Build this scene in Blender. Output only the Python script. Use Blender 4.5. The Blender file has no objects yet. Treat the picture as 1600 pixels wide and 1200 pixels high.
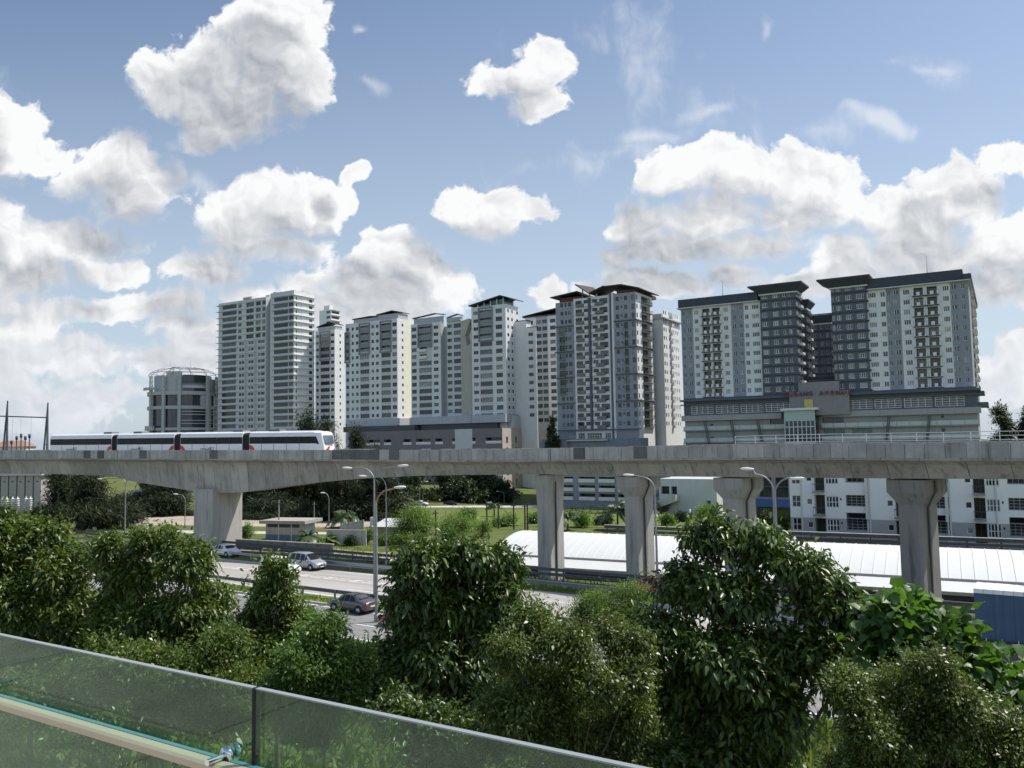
import bpy, bmesh, math, random
import numpy as np
from mathutils import Vector, Matrix
R = math.radians
C = bpy.context.scene.collection
SC = bpy.context.scene

# ------------------------------------------------------------------ camera
H = 13.5                      # eye height above the expressway
FPX = 1280.0                  # focal length in pixels of the 1600 px wide photograph
PITCH, ROLL = R(4.02), R(-0.95)
cam_d = bpy.data.cameras.new('camera')
cam = bpy.data.objects.new('camera', cam_d); C.objects.link(cam)
cam_d.sensor_width = 36; cam_d.lens = FPX * 36 / 1600
cam_d.clip_start = 0.05; cam_d.clip_end = 6000
CAM_M = Matrix.Translation((0, 0, H)) @ Matrix.Rotation(R(90) + PITCH, 4, 'X') @ Matrix.Rotation(ROLL, 4, 'Z')
cam.matrix_world = CAM_M
SC.camera = cam
CR = CAM_M.to_3x3()
EYE = Vector((0, 0, H))
def ray(x, y):
    return CR @ Vector(((x - 800) / FPX, (600 - y) / FPX, -1.0))
def at(x, y, Y):              # pixel -> world point at forward distance Y
    d = ray(x, y); return EYE + d * (Y / d.y)
def gp(x, y, z=None):         # pixel -> world point at height z, or on the terrain
    d = ray(x, y)
    if z is not None: return EYE + d * ((z - H) / d.z)
    t = 20.0; p = EYE
    while t < 600:
        p = EYE + d * t
        if p.z <= gz(*hw_inv(p)): break
        t += .05 if t < 140 else .2
    return p

# ------------------------------------------------------------------ light
SUN_EL = R(55); SUN_H = Vector((0.954, 0.301, 0)).normalized()
SUN = Vector((SUN_H.x * math.cos(SUN_EL), SUN_H.y * math.cos(SUN_EL), math.sin(SUN_EL)))
sd = bpy.data.lights.new('sun', 'SUN'); sd.energy = 4.0; sd.angle = R(0.53); sd.color = (1.0, 0.955, 0.89)
so = bpy.data.objects.new('sun', sd); C.objects.link(so)
so.rotation_mode = 'QUATERNION'; so.rotation_quaternion = SUN.to_track_quat('Z', 'Y')
so.location = (60, -20, 120)
vs = SC.view_settings
vs.view_transform = 'Standard'; vs.look = 'None'; vs.gamma = 1.0; vs.use_curve_mapping = False
vs.exposure = 0.35
SC.render.film_transparent = False
SC.cycles.max_bounces = 6; SC.cycles.diffuse_bounces = 3; SC.cycles.glossy_bounces = 3
SC.cycles.transmission_bounces = 6; SC.cycles.transparent_max_bounces = 12
SC.cycles.caustics_reflective = False; SC.cycles.caustics_refractive = False
SC.cycles.use_denoising = True

# ------------------------------------------------------------------ world: Nishita sky with cumulus by direction
W = bpy.data.worlds.new('World'); SC.world = W; W.use_nodes = True
class NG:
    def __init__(s, tree): s.t = tree; s.n = tree.nodes; s.l = tree.links
    def node(s, typ, **kw):
        n = s.n.new(typ)
        for k, v in kw.items(): setattr(n, k, v)
        return n
    def put(s, sock, v):
        if isinstance(v, bpy.types.NodeSocket): s.l.new(v, sock)
        else: sock.default_value = v
    def math(s, op, a, b=None, c=None, clamp=False):
        n = s.node('ShaderNodeMath', operation=op, use_clamp=clamp)
        for i, v in enumerate((a, b, c)):
            if v is not None: s.put(n.inputs[i], v)
        return n.outputs[0]
    def vec(s, op, a, b=None, scale=None):
        n = s.node('ShaderNodeVectorMath', operation=op)
        s.put(n.inputs[0], a)
        if b is not None: s.put(n.inputs[1], b)
        if scale is not None: s.put(n.inputs['Scale'], scale)
        return n.outputs['Value'] if op in ('LENGTH', 'DOT_PRODUCT', 'DISTANCE') else n.outputs[0]
    def mapr(s, v, a, b, c=0.0, d=1.0, smooth=True):
        n = s.node('ShaderNodeMapRange', interpolation_type='SMOOTHSTEP' if smooth else 'LINEAR', clamp=True)
        for i, x in enumerate((v, a, b, c, d)): s.put(n.inputs[i], x)
        return n.outputs[0]
    def mix(s, f, a, b, typ='RGBA', blend='MIX'):
        n = s.node('ShaderNodeMix', data_type=typ)
        if typ == 'RGBA': n.blend_type = blend
        i = {'RGBA': (6, 7, 2), 'FLOAT': (2, 3, 0), 'VECTOR': (4, 5, 1)}[typ]
        s.put(n.inputs[0], f); s.put(n.inputs[i[0]], a); s.put(n.inputs[i[1]], b)
        return n.outputs[i[2]]
    def noise(s, v, scale, detail=2.0, rough=0.5, dist=0.0, dim='3D', out=0):
        n = s.node('ShaderNodeTexNoise', noise_dimensions=dim)
        if v is not None: s.put(n.inputs['Vector'], v)
        s.put(n.inputs['Scale'], scale); n.inputs['Detail'].default_value = detail
        n.inputs['Roughness'].default_value = rough; n.inputs['Distortion'].default_value = dist
        return n.outputs[out]
    def voro(s, v, scale, detail=0.0, rough=0.5, feature='SMOOTH_F1', smooth=0.4):
        n = s.node('ShaderNodeTexVoronoi', feature=feature, normalize=True)
        s.put(n.inputs['Vector'], v); s.put(n.inputs['Scale'], scale)
        n.inputs['Detail'].default_value = detail; n.inputs['Roughness'].default_value = rough
        if feature == 'SMOOTH_F1': n.inputs['Smoothness'].default_value = smooth
        return n.outputs['Distance']
def col(r, g, b): return (r, g, b, 1.0)

def st(x, y):                 # pixel -> sky coordinates (tangent of azimuth, tangent of elevation) about north
    d = ray(x, y); return d.x / d.y, d.z / d.y
# cumulus lumps as the photograph shows them: x, y, rx, ry, rotation, thickness
BLOBS = [
 (415, 55, 92, 70, 0, 1), (335, 110, 95, 75, 20, 1), (445, 130, 85, 62, 0, 1), (275, 135, 75, 55, 0, 1), (345, 195, 70, 48, 0, 1), (455, 15, 60, 45, 0, 1), (240, 125, 45, 45, 0, 1),
 (845, 95, 50, 42, 0, .8), (800, 120, 60, 30, 0, .7), (835, 150, 52, 36, 0, .8), (765, 130, 35, 20, 0, .5),
 (10, 190, 52, 52, 0, 1), (45, 240, 80, 30, 0, .9), (-30, 250, 70, 60, 0, 1),
 (190, 260, 82, 48, 0, .9), (210, 310, 62, 45, 0, .9), (130, 275, 50, 35, 0, .7), (270, 285, 45, 35, 0, .5),
 (-10, 370, 48, 60, 0, 1),
 (420, 330, 105, 55, 8, 1), (490, 325, 60, 52, 0, 1), (365, 345, 62, 55, 0, 1), (548, 267, 25, 23, 0, 1), (543, 305, 24, 32, 0, 1), (425, 385, 105, 36, -8, .7),
 (715, 320, 50, 40, 0, 1), (775, 325, 60, 36, 0, .9), (820, 330, 42, 26, 0, .6), (740, 350, 60, 26, 0, .7),
 (600, 385, 50, 48, 0, 1), (650, 420, 72, 55, 0, 1), (570, 440, 75, 55, 0, 1), (620, 480, 120, 45, 0, .9),
 (850, 465, 38, 34, 0, 1), (900, 455, 35, 25, 0, .7), (470, 455, 50, 26, 0, .8), (510, 480, 55, 30, 0, .8),
 (1050, 275, 65, 48, 0, 1), (1135, 265, 78, 45, 0, 1), (1225, 270, 68, 48, 0, 1), (1300, 285, 50, 46, 0, 1), (1010, 340, 72, 42, 0, 1), (1120, 335, 105, 55, 0, 1), (1240, 330, 98, 50, 0, 1), (1080, 385, 150, 32, -3, 1), (960, 400, 42, 26, 0, .7), (975, 345, 40, 30, 0, .9), (1180, 385, 110, 26, 0, .8),
 (1390, 320, 48, 34, 0, 1), (1480, 290, 52, 46, 0, 1), (1425, 355, 92, 55, 0, 1), (1530, 310, 40, 40, 0, .8), (1590, 385, 72, 46, 0, 1), (1340, 395, 62, 32, 0, .9), (1450, 400, 130, 36, 0, 1), (1590, 250, 62, 26, -25, .7),
 (115, 385, 95, 32, 0, .95), (165, 425, 62, 24, 0, .85), (35, 430, 80, 36, 0, 1), (320, 425, 78, 34, 0, .95), (190, 480, 150, 26, 0, .85), (400, 470, 70, 26, 0, .75),
 (30, 540, 88, 46, 0, 1), (130, 550, 74, 32, 0, .95), (270, 560, 92, 36, 0, .7), (20, 600, 60, 32, 0, .8), (160, 620, 110, 22, 0, .45),
 (50, 490, 90, 26, 0, .75), (270, 505, 80, 20, 0, .55), (60, 650, 120, 26, 0, .5), (330, 520, 80, 30, 0, .55), (560, 500, 130, 26, 0, .6), (700, 445, 50, 36, 0, .7), (385, 175, 80, 55, 0, 1), (320, 225, 40, 28, 0, .9),
 (1540, 575, 42, 28, 0, .9), (1595, 545, 35, 30, 0, 1), (1595, 605, 62, 26, 0, .9), (1050, 450, 90, 26, 0, .8), (1150, 435, 75, 26, 0, .7), (1270, 450, 62, 26, 0, .8), (1330, 430, 60, 30, 0, .8), (1560, 440, 70, 42, 0, .8), (980, 440, 70, 26, 0, .8),
]
WISPS = [(985, 90, 60, 90, 20, .35), (1095, 180, 75, 18, -50, .55), (1190, 170, 90, 22, -45, .35), (1360, 195, 70, 22, -25, .8), (1400, 118, 50, 14, -25, .5), (1470, 115, 60, 14, -35, .35), (1000, 215, 100, 22, -25, .5), (880, 270, 90, 34, -25, .6), (1215, 50, 16, 28, 0, .4), (572, 36, 20, 12, 0, .7), (580, 150, 40, 14, 0, .35), (930, 60, 90, 40, 30, .2), (940, 245, 110, 30, 0, .45), (1085, 165, 36, 70, 0, .3), (1290, 205, 70, 26, 0, .5), (1165, 200, 36, 60, 0, .35), (1040, 130, 60, 60, 0, .25), (1500, 110, 60, 26, 0, .25), (10, 125, 20, 25, 0, .4), (300, 297, 34, 18, 20, .5)]

def build_world():
    g = NG(W.node_tree); g.n.clear()
    out = g.node('ShaderNodeOutputWorld'); bg = g.node('ShaderNodeBackground'); g.l.new(bg.outputs[0], out.inputs[0])
    sky = g.node('ShaderNodeTexSky', sky_type='NISHITA', sun_disc=False, sun_elevation=SUN_EL)
    sky.sun_rotation = math.atan2(SUN.x, SUN.y); sky.air_density = 1.0; sky.dust_density = 1.4; sky.ozone_density = 1.0; sky.altitude = 50
    tc = g.node('ShaderNodeTexCoord'); d = tc.outputs['Generated']
    sx = g.node('ShaderNodeSeparateXYZ'); g.put(sx.inputs[0], d)
    ay = g.math('MAXIMUM', g.math('ABSOLUTE', sx.outputs[1]), 0.12)
    s = g.math('DIVIDE', sx.outputs[0], ay); t = g.math('DIVIDE', sx.outputs[2], ay)
    cx = g.node('ShaderNodeCombineXYZ'); g.put(cx.inputs[0], s); g.put(cx.inputs[1], t)
    p = cx.outputs[0]
    # group: lumps field
    def field_group(name, blobs, k):
        t_ = bpy.data.node_groups.new(name, 'ShaderNodeTree')
        t_.interface.new_socket('P', in_out='INPUT', socket_type='NodeSocketVector')
        t_.interface.new_socket('F', in_out='OUTPUT', socket_type='NodeSocketFloat')
        q = NG(t_); gi = q.node('NodeGroupInput'); go = q.node('NodeGroupOutput')
        acc = None; vin = gi.outputs[0]
        for i, (x, y, rx, ry, rot, w) in enumerate(blobs):
            a, b = st(x, y); sc = 1.0 / FPX * (1 + a * a * .6); kx, ky = 1 / (rx * sc), 1 / (ry * sc)
            if i and i % 8 == 0:     # chained so that the shader stack stays small
                ma = q.node('ShaderNodeVectorMath', operation='MULTIPLY_ADD')
                q.put(ma.inputs[0], acc); ma.inputs[1].default_value = (1e-7, 0, 0); q.put(ma.inputs[2], gi.outputs[0]); vin = ma.outputs[0]
            m = q.node('ShaderNodeVectorMath', operation='MULTIPLY_ADD')
            q.put(m.inputs[0], vin); m.inputs[1].default_value = (kx, ky, 0); m.inputs[2].default_value = (-a * kx, -b * ky, 0)
            ln = q.vec('LENGTH', m.outputs[0])
            if w != 1: ln = q.math('MULTIPLY_ADD', ln, w, 1 - w)
            acc = ln if acc is None else q.math('SMOOTH_MIN', acc, ln, k)
        q.put(go.inputs[0], q.math('SUBTRACT', 1.0, acc))
        return t_
    fg = field_group('cumulus_lumps', BLOBS, 0.22); wg = field_group('cirrus_wisps', WISPS, 0.1)
    def field(grp, v):
        n = g.node('ShaderNodeGroup'); n.node_tree = grp; g.put(n.inputs[0], v); return n.outputs[0]
    # domain warp
    w1 = g.vec('SUBTRACT', g.noise(p, 7.0, 2.0, 0.55, out=1, dim='2D'), (0.5, 0.5, 0.5))
    w2 = g.vec('SUBTRACT', g.noise(p, 34.0, 2.0, 0.6, out=1, dim='2D'), (0.5, 0.5, 0.5))
    warp = g.vec('ADD', g.vec('SCALE', w1, scale=0.05), g.vec('SCALE', w2, scale=0.015))
    pw = g.vec('MULTIPLY', g.vec('ADD', p, warp), (1, 1, 0))
    L = Vector((0.60, 0.80, 0)).normalized()
    def billow(v, scale):     # rounded bumps
        n = g.node('ShaderNodeTexVoronoi', feature='F1', voronoi_dimensions='2D', normalize=True)
        g.put(n.inputs['Vector'], v); n.inputs['Scale'].default_value = scale
        n.inputs['Detail'].default_value = 2.0; n.inputs['Roughness'].default_value = 0.5
        return g.math('SUBTRACT', 0.40, n.outputs['Distance'])
    f0 = field(fg, pw); f1 = field(fg, g.vec('ADD', pw, tuple(L * 0.055)))
    b0 = billow(pw, 20.0); b1 = billow(g.vec('ADD', pw, tuple(L * 0.012)), 20.0)
    n0 = g.noise(pw, 9.0, 3.0, 0.55, dim='2D')
    n1 = g.noise(pw, 62.0, 4.0, 0.62, dim='2D')
    n0c = g.math('SUBTRACT', n0, 0.5); n1c = g.math('SUBTRACT', n1, 0.5)
    dens = g.math('ADD', f0, g.math('ADD', g.math('MULTIPLY', b0, 0.55), g.math('ADD', g.math('MULTIPLY', n0c, .85), g.math('MULTIPLY', n1c, 0.52))))
    occ = g.mapr(g.math('ADD', f1, g.math('ADD', g.math('MULTIPLY', n0c, 0.8), g.math('MULTIPLY', n1c, 0.15))), -0.22, 0.50)
    occ = g.math('MULTIPLY', occ, g.mapr(t, 0.02, 0.24, 0.42, 1.0))
    # crisp where lit, ragged and soft in the shaded base
    alpha = g.mapr(dens, 0.0, g.math('MULTIPLY_ADD', occ, 0.40, 0.20))
    inner = g.mapr(dens, 0.05, 0.6)
    c0 = billow(g.vec('ADD', pw, (3.1, 1.7, 0.0)), 47.0); c1 = billow(g.vec('ADD', pw, tuple(L * 0.005 + Vector((3.1, 1.7, 0)))), 47.0)
    emb = g.math('ADD', g.math('MULTIPLY', g.math('SUBTRACT', b0, b1), 0.95), g.math('MULTIPLY', g.math('SUBTRACT', c0, c1), 0.32))
    emb = g.math('MULTIPLY', emb, g.mapr(inner, 0.0, 0.5, 0.5, 1.0))
    lo = g.noise(p, 6.0, 2.0, 0.5, dim='2D')
    sh = g.math('ADD', g.math('SUBTRACT', 0.95, g.math('MULTIPLY', occ, 0.62)), emb)
    sh = g.math('ADD', sh, g.math('MULTIPLY', g.math('SUBTRACT', lo, 0.5), 0.75))
    sh = g.math('ADD', sh, g.math('MULTIPLY', g.math('SUBTRACT', 1.0, inner), 0.10))
    sh = g.math('MINIMUM', g.math('MAXIMUM', sh, 0.0), 1.03)
    ccol = g.mix(sh, col(0.36, 0.39, 0.44), col(0.95, 0.955, 0.96))
    # sky colour and horizon whitening
    skc = g.mix(1.0, sky.outputs[0], col(0.112, 0.118, 0.123), blend='MULTIPLY')
    hz = g.mapr(t, -0.02, 0.66, 1.0, 0.06)
    hz = g.math('MULTIPLY', hz, 0.72)
    skc = g.mix(hz, skc, col(0.62, 0.72, 0.83))
    wf = g.math('ADD', field(wg, g.vec('ADD', p, g.vec('SCALE', w1, scale=0.1))), g.math('MULTIPLY', g.math('SUBTRACT', g.noise(g.vec('MULTIPLY', pw, (1.0, 0.6, 1)), 14.0, 4.0, 0.62, dim='2D'), 0.5), 1.6))
    wa = g.math('MULTIPLY', g.mapr(wf, 0.0, 0.9), 0.62)
    skc = g.mix(wa, skc, col(0.86, 0.89, 0.93))
    # clouds fade into pale air low down
    ccol = g.mix(g.mapr(t, -0.02, 0.22, 0.55, 0.0), ccol, col(0.72, 0.78, 0.85))
    al = g.math('MULTIPLY', alpha, g.mapr(t, -0.01, 0.10, 0.6, 1.0))
    fin = g.mix(al, skc, ccol)
    # sky behind the camera scaled up, added fill light for the shaded fronts
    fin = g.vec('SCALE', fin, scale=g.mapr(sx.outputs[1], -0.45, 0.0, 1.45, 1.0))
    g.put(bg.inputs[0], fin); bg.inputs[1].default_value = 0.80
    SC.cycles.use_adaptive_sampling = True; SC.cycles.adaptive_threshold = 0.012; SC.cycles.adaptive_min_samples = 8
    W.cycles.sampling_method = 'MANUAL'; W.cycles.sample_map_resolution = 512
build_world()

# ------------------------------------------------------------------ helpers
rnd = random.Random(11)
class MB:                     # collects geometry, links it as ONE mesh object
    def __init__(s): s.v = []; s.f = []; s.m = []; s.sm = []
    def add(s, vs, fs, mi=0, smooth=False):
        o = len(s.v); s.v.extend([tuple(p) for p in vs])
        for f in fs: s.f.append([i + o for i in f]); s.m.append(mi); s.sm.append(smooth)
    def quad(s, a, b, c, d, mi=0): s.add([a, b, c, d], [(0, 1, 2, 3)], mi)
    def box(s, x0, x1, y0, y1, z0, z1, mi=0):
        s.add([(x0, y0, z0), (x1, y0, z0), (x1, y1, z0), (x0, y1, z0), (x0, y0, z1), (x1, y0, z1), (x1, y1, z1), (x0, y1, z1)],
              [(0, 3, 2, 1), (4, 5, 6, 7), (0, 1, 5, 4), (1, 2, 6, 5), (2, 3, 7, 6), (3, 0, 4, 7)], mi)
    def hexa(s, lo, hi, mi=0):  # two quads, lower and upper
        s.add(list(lo) + list(hi), [(0, 3, 2, 1), (4, 5, 6, 7), (0, 1, 5, 4), (1, 2, 6, 5), (2, 3, 7, 6), (3, 0, 4, 7)], mi)
    def bar(s, p, q, w, h, mi=0):  # straight bar of rectangular section
        p = Vector(p); q = Vector(q); d = (q - p).normalized()
        up = Vector((0, 0, 1)) if abs(d.z) < .95 else Vector((0, 1, 0))
        r = d.cross(up).normalized() * (w / 2); u = r.cross(d).normalized() * (h / 2)
        s.hexa([p - r - u, p + r - u, p + r + u, p - r + u], [q - r - u, q + r - u, q + r + u, q - r + u], mi)
    def tube(s, pts, rad, n=8, mi=0, cap=True, smooth=True):
        pts = [Vector(p) for p in pts]; k = len(pts)
        if not hasattr(rad, '__len__'): rad = [rad] * k
        rings = []; prev = None
        for i, p in enumerate(pts):
            d = (pts[min(i + 1, k - 1)] - pts[max(i - 1, 0)]).normalized()
            if prev is None:
                a = Vector((0, 0, 1)) if abs(d.z) < .9 else Vector((1, 0, 0)); r = d.cross(a).normalized()
            else: r = (prev - d * prev.dot(d)).normalized()
            prev = r; u = d.cross(r)
            rings.append([p + (r * math.cos(2 * math.pi * j / n) + u * math.sin(2 * math.pi * j / n)) * rad[i] for j in range(n)])
        s.loft(rings, mi, cap, smooth)
    def loft(s, rings, mi=0, cap=True, smooth=False, mis=None):
        n = len(rings[0]); vs = [p for r in rings for p in r]; fs = []
        for i in range(len(rings) - 1):
            for j in range(n): fs.append((i * n + j, i * n + (j + 1) % n, (i + 1) * n + (j + 1) % n, (i + 1) * n + j))
        s.add(vs, fs, mi, smooth)
        if cap: s.add(rings[0], [tuple(range(n))[::-1]], mi); s.add(rings[-1], [tuple(range(n))], mi)
    def lathe(s, prof, c=(0, 0, 0), n=24, mi=0, axis='Z', smooth=True, cap=True):
        rings = []
        for r, z in prof:
            ring = []
            for j in range(n):
                a = 2 * math.pi * j / n; x, y = r * math.cos(a), r * math.sin(a)
                ring.append({'Z': (c[0] + x, c[1] + y, c[2] + z), 'Y': (c[0] + x, c[1] + z, c[2] - y), 'X': (c[0] + z, c[1] + x, c[2] + y)}[axis])
            rings.append(ring)
        s.loft(rings, mi, cap, smooth)
    def mesh(s, name, mats):
        me = bpy.data.meshes.new(name); me.from_pydata(s.v, [], s.f)
        for m in (mats if isinstance(mats, (list, tuple)) else [mats]): me.materials.append(m)
        me.polygons.foreach_set('material_index', s.m); me.polygons.foreach_set('use_smooth', s.sm); me.update()
        return me
    def build(s, name, mats, parent=None, fix=False):
        me = s.mesh(name, mats)
        if fix:
            b = bmesh.new(); b.from_mesh(me); bmesh.ops.recalc_face_normals(b, faces=b.faces); b.to_mesh(me); b.free()
        return link(name, me, parent)
def link(name, me, parent=None, loc=None, rotz=None, scale=None):
    o = bpy.data.objects.new(name, me); C.objects.link(o)
    if parent is not None: o.parent = parent
    if loc is not None: o.location = loc
    if rotz is not None: o.rotation_euler = (0, 0, rotz)
    if scale is not None: o.scale = scale
    return o
def tag(o, label=None, cat=None, group=None, kind=None):
    for k, v in (('label', label), ('category', cat), ('group', group), ('kind', kind)):
        if v: o[k] = v
    return o
def thing(name, label, cat, loc=(0, 0, 0), rotz=0.0, group=None):
    o = bpy.data.objects.new(name, None); C.objects.link(o)
    o.empty_display_size = .5; o.location = loc; o.rotation_euler = (0, 0, rotz)
    return tag(o, label, cat, group)
def copy_tree(o, parent=None, loc=None, rotz=None, label=None):
    c = o.copy(); C.objects.link(c); c.parent = parent
    if loc is not None: c.location = loc
    if rotz is not None: c.rotation_euler = (0, 0, rotz)
    if label: c['label'] = label
    for ch in o.children: copy_tree(ch, c)
    return c

# ------------------------------------------------------------------ materials
MATS = {}
def pm(name, c, rough=.75, var=.12, scale=1.5, spec=.35, metal=0.0, island=0.0, streak=0.0, streakcol=None, bump=0.0, bscale=None, coat=0.0, big=0.0, bigscale=.08, coord='Object'):
    if name in MATS: return MATS[name]
    m = bpy.data.materials.new(name); m.use_nodes = True; MATS[name] = m
    g = NG(m.node_tree); b = g.n['Principled BSDF']
    tc = g.node('ShaderNodeTexCoord').outputs[coord]
    cc = col(*c); f = None
    nz = g.noise(tc, scale, 5.0, 0.6)
    k = g.mapr(nz, 0.25, 0.75, 1 - var, 1 + var, smooth=False)
    if island:
        ri = g.node('ShaderNodeNewGeometry').outputs['Random Per Island']
        k = g.math('MULTIPLY', k, g.mapr(ri, 0, 1, 1 - island, 1 + island, smooth=False))
    if big:
        k = g.math('MULTIPLY', k, g.mapr(g.noise(tc, bigscale, 3.0, .55), .3, .7, 1 - big, 1 + big, smooth=False))
    cout = g.vec('SCALE', cc[:3], scale=k)
    if streak:                # weathering that runs down from the top
        mp = g.vec('MULTIPLY', tc, (1.0, 1.0, 0.07))
        sn = g.noise(mp, 2.2, 5.0, .65)
        a = g.math('MULTIPLY', g.mapr(sn, .48, .72), streak)
        cout = g.mix(a, cout, col(*(streakcol or (c[0] * .35, c[1] * .35, c[2] * .33))))
    g.put(b.inputs['Base Color'], cout)
    b.inputs['Roughness'].default_value = rough; b.inputs['Metallic'].default_value = metal
    b.inputs['Specular IOR Level'].default_value = spec
    if coat: b.inputs['Coat Weight'].default_value = coat; b.inputs['Coat Roughness'].default_value = .06
    if bump:
        bn = g.node('ShaderNodeBump'); bn.inputs['Strength'].default_value = bump; bn.inputs['Distance'].default_value = .03
        g.put(bn.inputs['Height'], g.noise(tc, bscale or scale * 6, 4.0, .6)); g.l.new(bn.outputs[0], b.inputs['Normal'])
    return m
M_WHITE = pm('white_paint', (.67, .67, .655), .8, .06, .4, streak=.22, streakcol=(.42, .43, .42))
M_OFFW = pm('pale_grey_paint', (.54, .55, .55), .8, .06, .4, streak=.25, streakcol=(.36, .37, .37))
M_CREAM = pm('cream_paint', (.72, .67, .50), .8, .06, .3, streak=.2, streakcol=(.5, .47, .36))
M_GREYP = pm('grey_panel_paint', (.25, .26, .27), .8, .08, .5, streak=.2)
M_MIDG = pm('mid_grey_paint', (.40, .41, .42), .8, .08, .5, streak=.2)
M_BLUEG = pm('blue_grey_paint', (.255, .28, .305), .8, .07, .5, streak=.25, streakcol=(.18, .20, .225))
M_DBLUEG = pm('dark_blue_grey_paint', (.105, .12, .137), .8, .07, .5, streak=.2)
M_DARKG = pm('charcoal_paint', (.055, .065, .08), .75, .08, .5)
M_BROWNG = pm('brown_grey_render', (.20, .185, .19), .85, .08, .4, streak=.3)
M_BEIGE = pm('beige_render', (.50, .43, .38), .85, .07, .4, streak=.25)
M_ROOFD = pm('dark_roof_sheet', (.05, .05, .055), .6, .1, .6)
M_ROOFB = pm('brown_roof_tile', (.048, .038, .036), .75, .15, 2)
M_FRAMEW = pm('white_window_frame', (.72, .73, .73), .5, .03)
M_FRAMED = pm('dark_window_frame', (.07, .075, .08), .5, .05)
M_CONC = pm('weathered_concrete', (.34, .325, .29), .9, .18, .6, streak=.75, streakcol=(.14, .13, .115), island=.17, bump=.25, big=.12)
M_CONCD = pm('pale_concrete', (.42, .405, .37), .9, .10, .5, streak=.55, streakcol=(.2, .19, .17), bump=.2, big=.12)
M_STEEL = pm('galvanised_steel', (.42, .43, .44), .45, .12, 3, metal=.7, spec=.5)
M_STEELD = pm('weathered_dark_steel', (.10, .10, .10), .6, .2, 3, metal=.3)
M_LAMPP = pm('grey_lamp_post_paint', (.30, .31, .31), .5, .12, 2, metal=.4, streak=.2)
M_RUST = pm('rusty_lamp_post_paint', (.42, .26, .13), .7, .3, 3)
M_LAMPH = pm('pale_lamp_head', (.78, .78, .75), .4, .05)
M_ASPH = pm('asphalt', (.165, .165, .16), .92, .10, 6, big=.14, bigscale=.06, bump=.1)
M_BLACK = pm('black_rubber', (.02, .02, .021), .8, .1)
M_TYRE = M_BLACK
M_RIM = pm('alloy_rim', (.5, .5, .5), .35, .05, metal=.8)
def glass_mat(name, c, rough=.12, var=.5):
    m = bpy.data.materials.new(name); m.use_nodes = True; g = NG(m.node_tree); b = g.n['Principled BSDF']
    oi = g.node('ShaderNodeObjectInfo').outputs['Random']; tc = g.node('ShaderNodeTexCoord').outputs['Object']
    k = g.math('MULTIPLY', g.mapr(oi, 0, 1, 1 - var, 1 + var, smooth=False), g.mapr(g.noise(tc, .9, 2.0), .3, .7, .75, 1.25))
    g.put(b.inputs['Base Color'], g.vec('SCALE', c, scale=k)); b.inputs['Roughness'].default_value = rough
    b.inputs['Specular IOR Level'].default_value = .5
    MATS[name] = m; return m
G_DARK = glass_mat('dark_window_glass', (.035, .04, .045))
G_MID = glass_mat('grey_window_glass', (.09, .10, .105))
G_CURT = glass_mat('curtained_window_glass', (.24, .24, .23), .2, .3)
G_GREEN = glass_mat('green_window_glass', (.09, .17, .16))
G_CAR = glass_mat('car_window_glass', (.02, .023, .025), .04, .1)

# ------------------------------------------------------------------ ground and roads
HE1 = Vector((.833, -.553, 0)).normalized(); HE2 = Vector((.553, .833, 0)).normalized()
HROT = math.atan2(HE1.y, HE1.x)
def hw(u, v, z=0.0): return Vector((HE1.x * u + HE2.x * v, HE1.y * u + HE2.y * v, z))   # expressway frame: u along, v away
def hw_inv(p): return (p.x * HE1.x + p.y * HE1.y, p.x * HE2.x + p.y * HE2.y)
def sstep(a, b, x):
    t = max(0, min(1, (x - a) / (b - a))); return t * t * (3 - 2 * t)
def gz(u, v):                 # terrain height: a shallow railway cutting beyond the slip road
    cut = sstep(69.5, 72.5, v) * (1 - sstep(100, 106, v)) * sstep(-70, -60, u)
    return -1.35 * cut - 8.5 * max(0.0, min(1.0, (v - 115) / 125)) * sstep(-230, -150, u)
def grass_mat(name, c1, c2, c3, s=.35):
    m = bpy.data.materials.new(name); m.use_nodes = True; g = NG(m.node_tree); b = g.n['Principled BSDF']
    tc = g.node('ShaderNodeTexCoord').outputs['Object']
    a = g.mix(g.mapr(g.noise(tc, s, 5, .6), .3, .7), col(*c1), col(*c2))
    a = g.mix(g.mapr(g.noise(tc, s * .12, 4, .6), .5, .68), a, col(*c3))
    a = g.mix(g.mapr(g.noise(tc, s * 16, 3, .6), .35, .75, 0, .35), a, col(c1[0] * .4, c1[1] * .45, c1[2] * .4))
    g.put(b.inputs['Base Color'], a); b.inputs['Roughness'].default_value = .95; b.inputs['Specular IOR Level'].default_value = .1
    bn = g.node('ShaderNodeBump'); bn.inputs['Strength'].default_value = .6; bn.inputs['Distance'].default_value = .15
    g.put(bn.inputs['Height'], g.noise(tc, s * 9, 4, .65)); g.l.new(bn.outputs[0], b.inputs['Normal'])
    MATS[name] = m; return m
M_GRASS = grass_mat('grass', (.105, .13, .04), (.14, .165, .055), (.17, .15, .085))
M_LAWN = grass_mat('lawn', (.12, .165, .04), (.15, .195, .05), (.15, .165, .06))
M_EARTH = pm('tan_earth', (.38, .33, .26), .95, .14, .5, big=.15)
M_PATH = pm('pale_concrete_paving', (.48, .46, .42), .9, .08, .8)
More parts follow.
